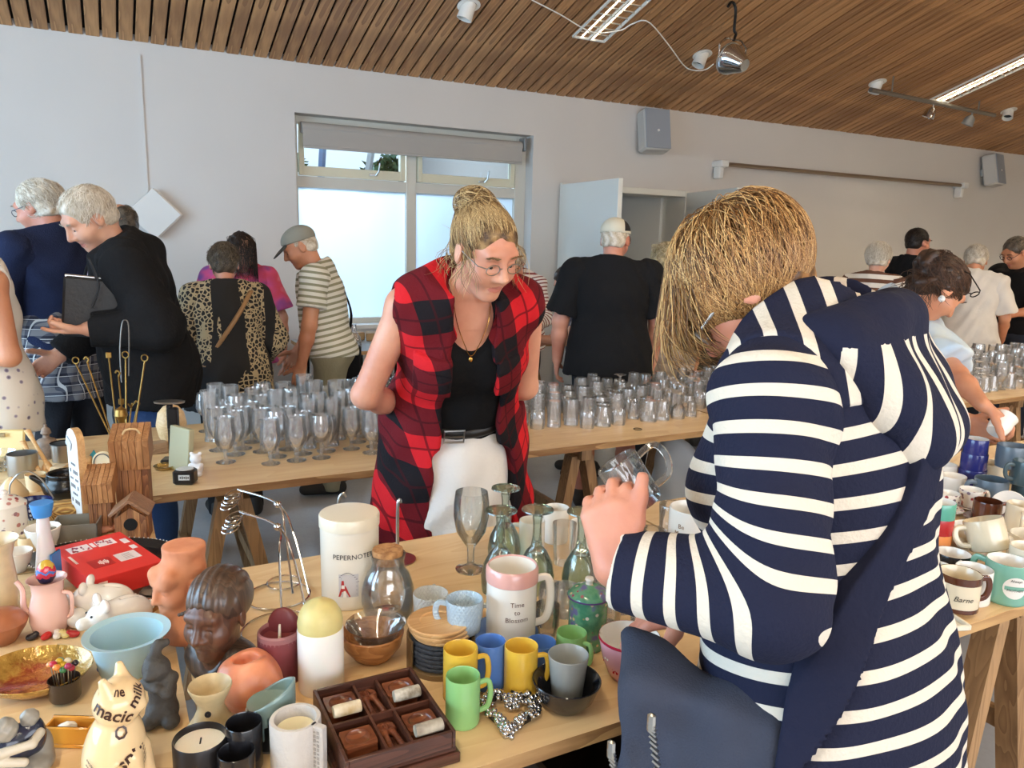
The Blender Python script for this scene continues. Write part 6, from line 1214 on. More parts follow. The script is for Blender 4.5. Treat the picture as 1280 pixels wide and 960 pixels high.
sculpt('carved_hair', xf([('e', (0, -.018, .045), (.086, .106, .092)), ('-e', (0, .10, -.03), (.085, .07, .085), None, .01), ('h', (0, 0, -.06), (0, 0, -1))], np.eye(3), hc, sc)[:2]+[('h', hc+np.array((0, 0, -.03)), (0, .5, -1))], .0025, m_ebo, t_, .01, noise=lambda Q: .0012*np.sin(420*Q[:, 0]+60*Q[:, 1]))
sculpt('robe', [('e', (0, -.004, .02), (.058, .047, .055), None, .02), ('c', (-.04, 0, .035), (.04, 0, .035), .03, .03, .02), ('-c', (0, .06, .02), (0, .035, .10), .012, .04, .004), ('h', (0, 0, 0), (0, 0, -1)), ('h', (0, 0, .078), (0, .2, 1))], .0028, m_ebo, t_, .02)
# ---- green goblets upside down, wine glass, more drinkware
green = glass('green_glass', (236, 246, 240), (182, 214, 200), .03, 1.0, .06)
gp = solidstem([(.036, 0), (.037, .003), (.022, .009), (.012, .016)], [(.0095, .04), (.0105, .07), (.014, .09)], [(.024, .102), (.038, .13), (.0435, .16), (.042, .185), (.040, .196)]); hh = .196
gme = G().lathe([(r_, hh-z_) for r_, z_ in gp][::-1], 28).me('goblet', green)
for i, (px, py, s) in enumerate(((624, 738, 1.0), (630, 700, .98), (669, 736, 1.0), (724, 738, .99))):
    x, y, mm, mh = S(px, py); o = link('green_goblet', gme, None, (x, y, ZT+.0004), label=('upturned green goblet behind the large white mug', 'upturned green goblet farthest back near the wine glass', 'upturned green goblet in front of the white mugs', 'upturned green goblet beside the held glass mug')[i], cat='goblet', group='green goblets standing on their rims'); o.scale = (s, s, s)
x, y, mm, mh = S(588, 712); G().lathe(solidstem([(.036, 0), (.037, .003), (.02, .008), (.009, .016)], [(.0085, .04), (.010, .06)], [(.018, .07), (.036, .10), (.0435, .14), (.043, .17), (.039, .20)]), 28).build('wine_glass', glass('smoky_glass', (254, 255, 254), (238, 243, 238), .03, 1, .05), None, (x, y, ZT+.0004), label='upright clear wine glass with a thick stem beside the upturned goblets', cat='wine glass')
wm = cer('mug_white', (234, 230, 222))
mug(664, 692, 32, 42, wm, 'plain white mug behind the upturned green goblets', HL); mug(694, 676, 32, 42, wm, 'plain white mug at the back beside a clear tumbler', 70); mug(726, 688, 30, 36, wm, 'white patterned mug behind the goblet by the hand', HR)
def glassware(name, px, py, wpx, hpx, prof, label, m=None, base_t=.006, z=ZT):
    x, y, mm, mh = S(px, py, z); r, h = wpx*mm/2, hpx*mh; return G().lathe(shell([(a*r, b*h) for a, b in prof], base_t=base_t), 28).build(name, m or clear, None, (x, y, z+.0004), label=label, cat='glass')
glassware('water_glass', 704, 704, 30, 50, [(.8, 0), (.82, .02), (1, 1)], 'slim clear water glass between the white mugs and the held mug')
glassware('glass_bowl', 683, 796, 32, 40, [(.6, 0), (.7, .04), (.95, .4), (1, .8), (.96, 1)], 'small clear glass bowl beside the large white mug', thick)
glassware('beer_tumbler', 756, 780, 44, 70, [(.76, 0), (.8, .03), (.86, .3), (1, .9), (1, 1)], 'clear tumbler with a wide mouth behind the pink bowl'); glassware('beer_tumbler', 776, 762, 40, 66, [(.78, 0), (.8, .03), (1, 1)], 'clear tumbler touching the red printed glass')
glassware('preserve_glass', 706, 768, 32, 36, [(.9, 0), (.95, .03), (1, .5), (.98, 1)], 'ribbed clear glass behind the lidded flowered mug'); glassware('goblet_foot', 690, 762, 36, 30, [(.85, 0), (.9, .1), (1, .6), (.9, 1)], 'low clear glass among the goblets')
glassware('dotted_glass', 757, 716, 26, 40, [(.8, 0), (.82, .03), (1, 1)], 'small clear dotted glass under the raised sleeve')
x, y, mm, mh = S(804, 786); t_ = thing('printed_glass', (x, y, ZT+.0004), 'clear glass printed with bold red strokes beside the lowered hand', 'glass'); r, h = 19*mm, 62*mh
G().lathe(shell([(r*.84, 0), (r*.86, .003), (r, h)], base_t=.01), 28).build('glass_wall', clear, t_); g = G()
for i in range(5): 
    V = np.array([(-.016+.003*i, -.004+.008*i-.012, 0), (.014, .002+.008*i-.012, 0), (.014, .0055+.008*i-.012, 0), (-.016+.003*i, 0+.008*i-.012, 0)]); V2 = np.concatenate([V[:1]*(1-q)+V[1:2]*q for q in np.linspace(0, 1, 6)]+[V[3:4]*(1-q)+V[2:3]*q for q in np.linspace(1, 0, 6)]); g.add(wrap(V2, r*.95, ATC(x, y), h*.62, .001), [(k_, k_+1, 10-k_, 11-k_) for k_ in range(5)])
tag(g.build('red_print', mat('print_scarlet', (196, 40, 36), .5), t_, angle=180), kind='stuff')
glass_mug((S(813, 706)[0], S(813, 706)[1], ZT+.0004), 'clear glass mug standing behind the striped sleeve', r=.034, h=.095, rz=-60); glass_mug((S(838, 668)[0], S(838, 668)[1], ZT+.0004), 'clear glass mug at the back by the lettered mug', r=.036, h=.09, rz=-28)
t_, r, h = mug(862, 700, 58, 66, wm, 'white mug with brown motto lettering behind the striped sweatshirt', HR)
letters(t_, ['Be', 'More', 'Every', 'El'], r, ATC(*t_.location[:2])+28-26, mat('brass_print', (140, 100, 62), .4, .3), .0165, h*.74, 1.12)
# ---- lidded flowered mug
m_fl, n = base('enamel_flowers', .2, coat=.3); vo = n.new('ShaderNodeTexVoronoi'); vo.inputs['Scale'].default_value = 75; n.ln(n.coord(), vo.inputs[0]); nz = n.noise(n.coord(), 45, 3)
n.ln(n.mix(n.ramp(vo.outputs['Distance'], [(.22, (1, 1, 1, 1)), (.3, (0, 0, 0, 1))]), n.ramp(nz, [(.38, lin((72, 138, 110))), (.55, lin((104, 164, 128))), (.66, lin((110, 110, 160)))]), n.ramp(vo.outputs['Color'], [(.3, lin((232, 222, 206))), (.6, lin((206, 172, 100))), (.8, lin((150, 70, 96)))])), n.b.inputs['Base Color']); MATS['enamel_flowers'] = m_fl
t_, r, h = mug(733, 806, 48, 62, m_fl, 'green enamelled flowered mug with a matching knobbed lid', HR+10, hm=cer('handle_cream', (214, 196, 160)))
G().lathe([(r*1.05, h*1.0), (r*1.1, h*1.02), (r*1.08, h*1.05), (r*.8, h*1.14), (r*.3, h*1.22), (.0004, h*1.23)], 36).build('mug_lid', m_fl, t_); G().lathe([(r*1.04, h*.985), (r*1.11, h*.99), (r*1.11, h*1.02), (r*1.04, h*1.02)], 36, close=True).build('lid_rim', cer('violet_rim', (92, 72, 132)), t_); G().lathe([(r*.2, h*1.2), (r*.17, h*1.26), (r*.24, h*1.31), (r*.2, h*1.35), (.0004, h*1.36)], 20).build('lid_knob', wm, t_)
# ================================================================ the cluttered table at the side
def at_(px, py, z=ZT): x, y, m, mh = S(px, py, z); return x, y, m, mh
white_c = cer('white_china', (234, 230, 222)); redp = mat('red_card', (206, 44, 40), .45); pinkc = cer('pink_china', (230, 186, 172)); stain = MATS['steel']
def solid(name, label, cat, px, py, prims, res, m, z=ZT, rz=0, k=.01, noise=None):   # one sculpted thing standing at a spot
    x, y, *_ = at_(px, py, z); return sculpt(name, prims+[('h', (0, 0, 0), (0, 0, -1))], res, m, None, k, (x, y, z+.0004), (0, 0, rz), noise, label=label, cat=cat)
def rootat(name, label, cat, px, py, z=ZT, rz=0):
    x, y, mm, mh = at_(px, py, z); return thing(name, (x, y, z+.0004), label, cat, rz=rz), mm, mh
# ---- black beaded tray, red box on it
x, y, mm, mh = at_(130, 702); t_ = thing('oval_tray', (x, y, ZT+.0004), 'oval black tray with a white beaded edge', 'tray', rz=-20); rx_ = 88*mm; ry_ = .105
G().lathe([(.0004, 0), (.8, 0), (.84, .004), (1.0, .018), (1.0, .020), (.98, .0205), (.83, .008), (.79, .005), (.0004, .005)], 56, sx=rx_, sy=ry_).build('tray_dish', mat('black_lacquer', (26, 24, 26), .15), t_)
g = G()
for i in range(84): a = 2*pi*i/84; g.ell((rx_*math.cos(a), ry_*math.sin(a), .0205), .0019, 6)
tag(g.build('beaded_edge', white_c, t_), kind='stuff')
q = [np.array(T(*p, ZT+.07)[:2]) for p in ((78, 688), (165, 659), (189, 702), (97, 728))]; c = sum(q)/4; ux = (q[2]-q[3]); rz = math.degrees(math.atan2(ux[1], ux[0])); lx = np.linalg.norm(ux); ly = np.linalg.norm(q[1]-q[2])
t_ = thing('red_box', (c[0], c[1], ZT+.0214), 'flat red cardboard box with white printed panels on the black tray', 'box', rz=rz); G().box((0, 0, .024), (lx, ly, .048), bev=.001).build('carton', redp, t_)
g = G(); zt_ = .0484
for a, b, w_, d_, m in ((-.22, .30, .30, .16, 0), (-.02, .31, .05, .12, 0), (.16, .30, .26, .16, 0), (.40, .22, .09, .13, 0), (.40, .02, .08, .10, 0), (.20, -.16, .30, .20, 0), (-.43, .06, .035, .22, 0), (-.17, -.16, .30, .2, 2)):
    g.box((a*lx, b*ly, zt_), (w_*lx, d_*ly, .0004), m=m)
for i in range(34): a, b = ((-.22, .16)[i % 2]+random.uniform(-.12, .12)), .30+random.uniform(-.06, .06); g.box((a*lx, b*ly, zt_+.0003), (.022*lx, .03*ly, .0004), m=1 if i % 3 else 2)
for i in range(5): g.box((.20*lx, (-.10-.03*i)*ly, zt_+.0003), (.12*lx, .008*ly, .0003), m=3)
for i in range(7): g.box(((-.20+.02*i)*lx, -.16*ly, zt_+.0003), (.012*lx, (.05+.03*(i % 3))*ly, .0003), m=0)
tag(g.build('box_print', [mat('print_paper', (240, 226, 222), .5), mat('print_plum', (150, 60, 96), .5), mat('print_deep', (186, 36, 36), .5), mat('print_text', (170, 150, 146), .5)], t_), kind='stuff'); G().box((-lx*.35, -ly/2-.0003, .024), (lx*.12, .0006, .03)).build('side_label', MATS['print_paper'], t_)
# ---- piggy banks
pinkear = mat('ear_pink', (236, 206, 190), .3)
def pig(px, py, rz, label, s, tilt=0):
    t_, mm, mh = rootat('piggy_bank', label, 'piggy bank', px, py, rz=rz)
    b = sculpt('pig_body', [('e', (0, 0, .040), (.055, .042, .040)), ('e', (.045, 0, .052), (.030, .030, .028), None, .015), ('c', (.07, 0, .048), (.083, 0, .048), .014, .013, .004), ('e', (.045, .022, .082), (.008, .015, .014), rotm(-20, 0, 0), .004), ('e', (.045, -.022, .082), (.008, .015, .014), rotm(20, 0, 0), .004)]+[('c', (sx*.03, sy*.022, .02), (sx*.032, sy*.024, .006), .013, .012, .006) for sx in (-1, 1) for sy in (-1, 1)]+[('-b', (-.01, 0, .08), (.016, .0022, .006)), ('h', (0, 0, 0), (0, 0, -1))], .0024, white_c, t_, .008)
    t_.scale = (s, s, s)
    for sy in (-1, 1): G().ell((.070, sy*.013, .064), .0028, 8).build('eye', ink, t_)
    G().tube([(-.055, .01*math.sin(q), .045+.008*math.cos(q)) for q in np.linspace(0, 7, 14)], .003, 6).build('tail', white_c, t_); return t_
pig(138, 772, 160, 'white piggy bank with pricked ears behind the picture piggy bank', .92); t_ = pig(158, 790, 200, 'white piggy bank printed with a blue and red picture', .95)
g = G()
for i in range(26): a, b = random.uniform(-.03, .03), random.uniform(-.012, .012); g.ell((a, -.0405+abs(a)*.18, .036+b), (.004, .0015, .0035), 6, m=i % 3)
tag(g.build('picture_print', [mat('print_blue', (70, 104, 170), .4), mat('print_rose', (206, 90, 100), .4), mat('print_brown', (150, 120, 100), .4)], t_), kind='stuff')
# ---- white egg bird, pink pitcher with painted egg
t_, mm, mh = rootat('egg_bird', 'white china bird shaped like a cracked egg', 'figurine', 98, 784, rz=20); sculpt('bird_body', [('e', (0, 0, .02), (.021, .018, .021)), ('c', (.014, 0, .02), (.026, 0, .012), .007, .002, .006), ('h', (0, 0, 0), (0, 0, -1))], .002, white_c, t_, .005); G().ell((.022, -.006, .024), .003, 8).build('eye', ink, t_)
t_, r, h = lat('pitcher', 'pink china pitcher with a long thin spout', 'pitcher', 64, 788, 46, 66, [(0, 0), (.7, 0), (.85, .05), (.98, .25), (.92, .5), (.74, .75), (.80, .93), (.98, 1), (.95, 1.0), (.74, .92), (.68, .75), (.85, .5), (.9, .25), (.6, .08), (0, .06)], pinkc, thing_=True, part='pitcher_body', rz=HL)
G().tube(bez([(r*.85, 0, h*.22), (r*1.35, 0, h*.42), (r*1.35, 0, h*.75), (r*1.65, 0, h*.92)], 14), [.0055]*7+[.0048]*7, 8).build('spout', pinkc, t_); G().tube(bez([(-r*.8, 0, h*.75), (-r*1.25, 0, h*.7), (-r*1.2, 0, h*.35), (-r*.9, 0, h*.25)], 12), .004, 8).build('handle', pinkc, t_)
m_egg, n = base('painted_egg', .2, coat=.4); zz = n.sep(n.coord()); nz = n.noise(n.coord(), 60, 2); f = n.math('ADD', n.math('MULTIPLY', zz[2], 18), n.math('MULTIPLY', nz, .45)); n.ln(n.ramp(f, [(.0, lin((40, 34, 60))), (.12, lin((180, 40, 60))), (.26, lin((70, 110, 180))), (.36, lin((190, 44, 60))), (.5, lin((196, 160, 60))), (.75, lin((170, 50, 60)))], 'CONSTANT'), n.b.inputs['Base Color'])
G().lathe([(.0004, -.024), (.012, -.019), (.0175, -.008), (.018, .004), (.0145, .016), (.008, .0245), (.0004, .028)], 28).build('painted_egg', m_egg, None, (t_.location[0], t_.location[1], ZT+h+.012), (6, 0, 40), label='painted wooden egg sitting in the mouth of the pink pitcher', cat='egg')
# ---- copper dish with pin jar
x, y, mm, mh = at_(46, 858); t_ = thing('copper_dish', (x, y, ZT+.0004), 'large shallow golden dish with a red mottled enamel inside', 'dish', rz=-28); rr = 66*mm
m_en, n = base('mottled_enamel', .15, .35, coat=.3); vv = n.coord(); sxy = n.sep(vv); rad_ = n.math('SQRT', n.math('ADD', n.math('POWER', sxy[0], 2), n.math('POWER', sxy[1], 2))); nz = n.noise(vv, 34, 4, .65)
n.ln(n.mix(n.ramp(n.math('ADD', n.math('DIVIDE', rad_, rr), n.math('MULTIPLY', n.math('SUBTRACT', nz, .5), .7)), [(.55, (0, 0, 0, 1)), (.72, (1, 1, 1, 1))]), n.ramp(nz, [(.4, lin((150, 58, 40))), (.6, lin((190, 120, 60)))]), n.ramp(nz, [(.35, lin((150, 112, 48))), (.65, lin((206, 166, 84)))])), n.b.inputs['Base Color']); n.bump(nz, .4)
G().lathe([(.0004, 0), (rr*.5, 0), (rr*.6, .004), (rr*.9, .022), (rr, .034), (rr*.99, .0355), (rr*.975, .034), (rr*.87, .024), (rr*.6, .008), (.0004, .006)], 56, sy=.86).build('dish_body', m_en, t_)
t_, mm, mh = rootat('pin_jar', 'dark glass jar of round-headed coloured pins standing in the golden dish', 'jar', 82, 872, ZT+.0065); r = 18*mm
G().lathe([(.0004, 0), (r*.92, 0), (r, .004), (r, .034), (r*1.02, .036), (r*.96, .036), (r*.94, .006), (.0004, .004)], 28).build('jar_wall', glass('brown_glass', (110, 84, 74), (60, 44, 40), .05, .8, .3), t_)
pc_ = [(206, 170, 40), (206, 170, 40), (60, 120, 70), (230, 226, 200), (190, 40, 70), (176, 40, 60), (60, 130, 90), (226, 140, 60), (40, 30, 40), (224, 150, 90), (160, 40, 80)]
for i, c in enumerate(pc_):
    a = i*2.4; q = r*.9*math.sqrt(i/11); p = np.array((q*math.cos(a), q*math.sin(a), .062+.006*math.sin(i*2.1))); G().ell(p, (.0062, .0062, .0052), 10).tube([p*np.array((.7, .7, 0))+np.array((0, 0, .006)), p], .0009, 5, m=1).build('pin', [cer('pin_%d' % i, c, .3), stain], t_)
# ---- pale blue tub, items in it
t_, mm, mh = rootat('plastic_tub', 'pale blue translucent plastic tub with a wide lip', 'tub', 162, 836); r = 50*mm; h = .075
G().lathe([(.0004, 0), (r*.62, 0), (r*.66, .003), (r*.82, h*.8), (r*.84, h*.92), (r, h*.98), (r*1.0, h), (r*.82, h*.955), (r*.8, h*.8), (r*.62, .006), (.0004, .005)], 44).build('tub_wall', mat('tub_blue', (172, 204, 214), .3, sss=.2), t_)
G().lathe([(.0004, 0), (.007, 0), (.007, .035), (.0004, .036)], 14, R=rotm(0, 80, 20)).build('lipstick_tube', mat('black_plastic', (28, 28, 30), .3), None, (t_.location[0]-.03, t_.location[1]-.01, ZT+.014), label='small black tube lying in the blue tub', cat='tube')
G().lathe([(.0004, 0), (.009, .001), (.009, .005), (.0004, .006)], 18, R=rotm(20, 20, 0)).build('blue_button', mat('cobalt_plastic', (40, 54, 150), .3), None, (t_.location[0]-.045, t_.location[1]+.0, ZT+.010), label='round cobalt button lying in the blue tub', cat='button')
# ---- dark grey troll figure
dg = mat('dark_stoneware', (66, 62, 58), .65, var=.2, vscale=30, bump=.35, bscale=80)
solid('stone_figure', 'dark grey stoneware figure of a squat animal with a raised paw', 'figurine', 204, 902, [('e', (0, 0, .022), (.026, .026, .024)), ('e', (.002, .0, .060), (.022, .022, .034), None, .012), ('e', (-.004, -.004, .098), (.022, .022, .022), None, .008), ('c', (-.010, 0, .112), (-.004, .012, .134), .010, .007, .008), ('c', (-.008, .012, .128), (.006, .018, .132), .007, .0065, .006), ('c', (-.02, -.012, .078), (.002, -.026, .074), .009, .008, .006), ('c', (.02, -.004, .082), (.016, -.026, .066), .010, .009, .006), ('e', (-.01, -.022, .094), (.008, .008, .007), None, .004), ('e', (-.016, -.02, .012), (.014, .016, .012), None, .006), ('e', (.018, -.018, .012), (.014, .016, .012), None, .006)], .0022, dg, rz=-20)
# ---- lettered cat
crm = cer('cat_cream', (228, 200, 156), .16)
t_, mm, mh = rootat('lettered_cat', 'cream china cat covered in brown printed words', 'figurine', 146, 978, rz=62)
sculpt('cat_body', [('e', (0, 0, .045), (.046, .042, .055)), ('e', (0, -.006, .082), (.034, .032, .04), None, .02), ('e', (0, -.012, .132), (.037, .034, .035), None, .008), ('c', (-.020, -.008, .158), (-.023, -.004, .175), .011, .006, .006), ('c', (.020, -.008, .158), (.023, -.004, .175), .011, .006, .006), ('e', (0, -.043, .128), (.010, .007, .008), None, .006), ('c', (-.014, -.034, .05), (-.014, -.04, .006), .012, .012, .008), ('c', (.014, -.034, .05), (.014, -.04, .006), .012, .012, .008), ('c', (-.04, .02, .01), (-.05, -.02, .03), .012, .010, .01), ('c', (-.05, -.02, .03), (-.046, -.03, .05), .010, .009, .008), ('h', (0, 0, 0), (0, 0, -1))], .0024, crm, t_, .012)
brn = mat('brown_ink', (58, 34, 30), .3)
def ball_text(s, size, c, R, az, el, tilt=0):
    V, F = text_vf(s, size, .02); a = rad(tilt); X = V[:, 0]*math.cos(a)-V[:, 1]*math.sin(a); Y = V[:, 0]*math.sin(a)+V[:, 1]*math.cos(a); R = np.array(R); rm = R.mean(); th = rad(az)+X/rm; ph = rad(el)+Y/rm
    return np.array(c)+np.stack([np.cos(ph)*np.cos(th), np.cos(ph)*np.sin(th), np.sin(ph)], 1)*(R+.0016), F
g = G()
for s, size, c, R, az, el, ti in (('macic', .026, (0, -.012, .132), (.037, .034, .035), -165, 2, -24), ('milk', .022, (0, -.012, .132), (.037, .034, .035), -100, 26, 36), ('me', .02, (0, -.012, .132), (.037, .034, .035), -150, 50, -10), ('spril', .028, (0, 0, .050), (.047, .043, .056), -118, 14, 26), ('O', .024, (0, -.006, .085), (.036, .034, .042), -140, 20, 20), ('c', .03, (0, 0, .045), (.047, .043, .056), 170, 0, 40)):
    V, F = ball_text(s, size, c, R, az, el, ti); g.add(V, F)
for i in range(14):
    V, F = ball_text('everyday', .0048, (0, 0, .045), (.047, .043, .056), (165, -85)[i % 2], 18-7*(i//2), (-30, 34)[i % 2]); g.add(V, F)
tag(g.build('printed_words', brn, t_, angle=180), kind='stuff')
# ---- grey couple figurine, orange block with egg
gc = mat('grey_glaze', (150, 146, 138), .3, var=.2, vscale=40); nb_ = mat('blue_black_glaze', (44, 48, 66), .15)
t_, mm, mh = rootat('hugging_figures', 'grey glazed figurine of two huddled figures in dark blue', 'figurine', 30, 968, rz=10)
sculpt('figure_base', [('e', (0, 0, .015), (.042, .036, .018)), ('e', (.026, .01, .034), (.016, .016, .026), None, .01), ('h', (0, 0, 0), (0, 0, -1))], .0025, gc, t_, .01); sculpt('blue_coats', [('e', (-.012, 0, .05), (.026, .024, .034)), ('e', (.016, .004, .056), (.018, .02, .030), None, .01)], .0024, nb_, t_, .01)
sculpt('heads', [('e', (-.018, -.010, .086), (.017, .017, .018)), ('e', (.014, .0, .088), (.013, .013, .013))], .0022, gc, t_, .004, noise=lambda Q: .0008*np.sin(500*Q[:, 0])*np.sin(450*Q[:, 2])); sculpt('arms', [('c', (-.03, -.022, .058), (.012, -.026, .060), .0075, .0065, .004), ('c', (-.034, -.02, .046), (.0, -.030, .038), .0075, .0065, .004), ('c', (.012, -.026, .060), (.024, -.012, .066), .006, .007, .004)], .002, mat('pale_glaze', (196, 188, 172), .3), t_, .004)
t_, mm, mh = rootat('egg_stand', 'orange ceramic trough standing between the cat and the hugging figures', 'trough', 90, 928, rz=-28); om = cer('amber_glaze', (210, 144, 54), .25)
G().box((0, 0, .004), (.072, .034, .008), bev=.002).build('trough_base', om, t_)
for sy in (-1, 1): G().box((0, sy*.0145, .022), (.072, .005, .030), bev=.002).build('trough_wall', om, t_)
for sx in (-1, 1): G().box((sx*.034, 0, .020), (.004, .026, .026), bev=.001).build('trough_end', om, t_)
G().lathe([(.0004, -.018), (.009, -.014), (.0125, -.004), (.0115, .007), (.006, .016), (.0004, .018)], 24, R=rotm(0, 70, 0)).build('china_egg', white_c, None, (t_.location[0]-.008, t_.location[1]+.004, ZT+.0215), label='white china egg lying in the orange trough', cat='egg')
# ---- plank, grey plates, brown bowl, cream vase
pa, pb = T(150, 786, ZT+.004), T(222, 742, ZT+.004); c = ((pa[0]+pb[0])/2, (pa[1]+pb[1])/2); v = (pb[0]-pa[0], pb[1]-pa[1]); 
G().box((0, 0, .012), (math.hypot(*v), .018, .024), bev=.001).build('wooden_bar', wood('raw_oak', (128, 88, 48), (166, 120, 70), .6, 5), None, (c[0], c[1], ZT+.0004), (0, 0, math.degrees(math.atan2(v[1], v[0]))), label='narrow wooden bar lying beside the terracotta bust', cat='wooden bar')
for i in range(2): lat('grey_plate', ('lower grey rimmed plate under another by the bust', 'upper grey plate with a white line near the bust')[i], 'plate', 196, 742-2*i, 40-4*i, 4, [(0, 0), (.6, 0), (.7, .3), (1, .9), (.98, 1), (.7, .55), (0, .4)], cer('grey_plate_%d' % i, ((128, 124, 118), (150, 146, 138))[i]), z=ZT+i*.0048)
lat('brown_bowl', 'brown stoneware lidded bowl at the table edge', 'bowl', 3, 802, 60, 40, [(0, 0), (.5, 0), (.56, .05), (.92, .45), (1, .62), (.97, .66), (.7, .9), (.3, 1), (0, 1.02)], cer('brown_stoneware', (166, 100, 66), .35, var=.15))
lat('cream_vase', 'tall cream crackled vase with a flared rim', 'vase', 0, 762, 50, 88, [(0, 0), (.7, 0), (.76, .03), (.9, .25), (.84, .5), (.74, .75), (.9, .93), (1.12, 1), (1.08, 1), (.86, .93), (.7, .75), (0, .7)], cer('crackle_cream', (222, 204, 168), .3, var=.15, vscale=40))
x, y, mm, mh = at_(26, 716); lat('teacup', 'white teacup with a violet flower near the cream vase', 'teacup', 24, 714, 34, 26, [(0, 0), (.45, 0), (.5, .06), (.85, .5), (1, .97), (.96, 1), (.8, .5), (.45, .14), (0, .1)], white_c)
lat('cream_pot', 'small cream lidless pot behind the teacup', 'pot', 36, 692, 22, 22, [(0, 0), (.8, 0), (1, .2), (1, .8), (.9, 1), (.84, .96), (.9, .3), (0, .1)], crm)
# ---- floral canister
m_fc2, n = base('floral_china', .2, coat=.3); vo = n.new('ShaderNodeTexVoronoi'); vo.inputs['Scale'].default_value = 60; n.ln(n.coord(), vo.inputs[0]); n.ln(n.mix(n.ramp(vo.outputs['Distance'], [(.3, (1, 1, 1, 1)), (.38, (0, 0, 0, 1))]), lin((228, 220, 210)), n.ramp(vo.outputs['Color'], [(.3, lin((150, 60, 66))), (.5, lin((90, 96, 120))), (.7, lin((190, 130, 120)))])), n.b.inputs['Base Color']); MATS['floral_china'] = m_fc2
t_, r, h = lat('ginger_jar', 'white canister with red flowers and a knobbed lid', 'canister', 10, 670, 46, 38, [(0, 0), (.9, 0), (.95, .03), (1, .5), (.97, 1), (.5, 1), (0, 1)], m_fc2, thing_=True, part='canister_wall'); G().lathe([(r*1.02, h), (r*1.03, h*1.08), (r*.6, h*1.28), (r*.15, h*1.36), (r*.2, h*1.45), (r*.12, h*1.52), (.0004, h*1.53)], 32).build('canister_lid', m_fc2, t_)
# ---- tall white wrapped bottle with a blue cap
t_, mm, mh = rootat('soap_bottle', 'tall white plastic bottle with a blue cap and blue back', 'bottle', 62, 744, rz=HN); wp = mat('white_plastic', (228, 226, 230), .35, sss=.15)
h = 100*mh; r = 16*mm; G().lathe([(.0004, 0), (r*1.2, 0), (r*1.25, .006), (r*1.1, h*.35), (r*.8, h*.62), (r*.62, h*.80), (r*.66, h*.84), (r*.6, h*.9), (r*.55, h*1.0), (.0004, h*1.0)], 28, sy=.6).build('bottle_body', wp, t_); G().lathe([(r*.62, h*.99), (r*.66, h*1.02), (r*.82, h*1.14), (r*.8, h*1.155), (.0004, h*1.155)], 24).build('bottle_cap', mat('cap_blue', (60, 134, 204), .35), t_); G().box((r*.0, r*.72, h*.3), (r*1.3, .004, h*.5), bev=.002).build('back_label', MATS['cap_blue'], t_)
# ---- white cup behind, small figures at dish edge
lat('china_cup', 'white china cup beside the tall bottle', 'cup', 56, 688, 40, 30, [(0, 0), (.5, 0), (.55, .05), (.85, .5), (1, .97), (.96, 1), (.8, .5), (.5, .14), (0, .1)], white_c)
for i, (px, c) in enumerate(((40, (40, 36, 40)), (58, (200, 44, 40)), (72, (230, 220, 206)), (82, (214, 190, 120)), (93, (180, 40, 40)))):
    solid('pin_badge', ('black', 'red', 'white', 'yellow', 'dark red')[i]+' little painted toy lying at the rim of the golden dish', 'toy', px, 800-i, [('e', (0, 0, .006), (.011, .008, .007)), ('e', (.008, .002, .011), (.006, .006, .005), None, .003)], .0022, mat('toy_%d' % i, c, .3), rz=i*40)
# ---- blue white-patterned bowl with wire handle, woven lid, metal box
m_del, n = base('delft_band', .2, coat=.3); zz = n.sep(n.coord()); a_ = n.math('ARCTAN2', zz[1], zz[0]); f = n.math('MULTIPLY', n.math('GREATER_THAN', n.math('SINE', n.math('MULTIPLY', a_, 26)), .1), n.math('GREATER_THAN', n.math('SINE', n.math('MULTIPLY', zz[2], 420)), -.1)); n.ln(n.mix(f, lin((30, 36, 84)), lin((222, 222, 226))), n.b.inputs['Base Color'])
t_, r, h = lat('blue_bowl', 'dark blue bowl with a white patterned band and wire handle', 'bowl', 42, 646, 46, 20, [(0, 0), (.6, 0), (.66, .1), (.95, .5), (1, .97)], m_del, thing_=True, part='bowl_wall'); G().lathe([(r, h*.97), (r*.96, h), (r*.9, h*.5), (r*.6, h*.15), (.0004, h*.1)], 36).build('bowl_inside', cer('cobalt_inside', (28, 34, 80)), t_); G().tube(bez([(-r, 0, h), (-r*.9, 0, h*2.2), (-r*.2, 0, h*2.9), (r*.5, 0, h*2.3), (r, 0, h)], 22), .0022, 6).build('wire_handle', stain, t_)
m_wv, n = base('woven_straw', .8); wv = n.new('ShaderNodeTexWave'); wv.wave_type = 'RINGS'; wv.inputs['Scale'].default_value = 60; n.ln(n.coord(), wv.inputs[0]); n.ln(n.ramp(wv.outputs['Fac'], [(.2, lin((150, 104, 48))), (.8, lin((206, 164, 92)))]), n.b.inputs['Base Color']); n.bump(wv.outputs['Fac'], .6)
lat('woven_basket', 'round flat woven straw basket with a lid', 'basket', 84, 650, 46, 22, [(0, 0), (.95, 0), (1, .2), (.98, .6), (1.02, .66), (1, .8), (.7, .97), (0, 1)], m_wv)
t_, mm, mh = rootat('metal_box', 'open grey metal box in front of the leaning sign', 'box', 98, 672, rz=-10); gm = mat('galvanised', (156, 152, 140), .45, .5, var=.1)
for c_, d_ in (((0, 0, .002), (.11, .09, .004)), ((0, -.0435, .025), (.11, .003, .05)), ((0, .0435, .025), (.11, .003, .05)), ((-.0535, 0, .025), (.003, .09, .05)), ((.0535, 0, .025), (.003, .09, .05))): G().box(c_, d_).build('box_panel', gm, t_)
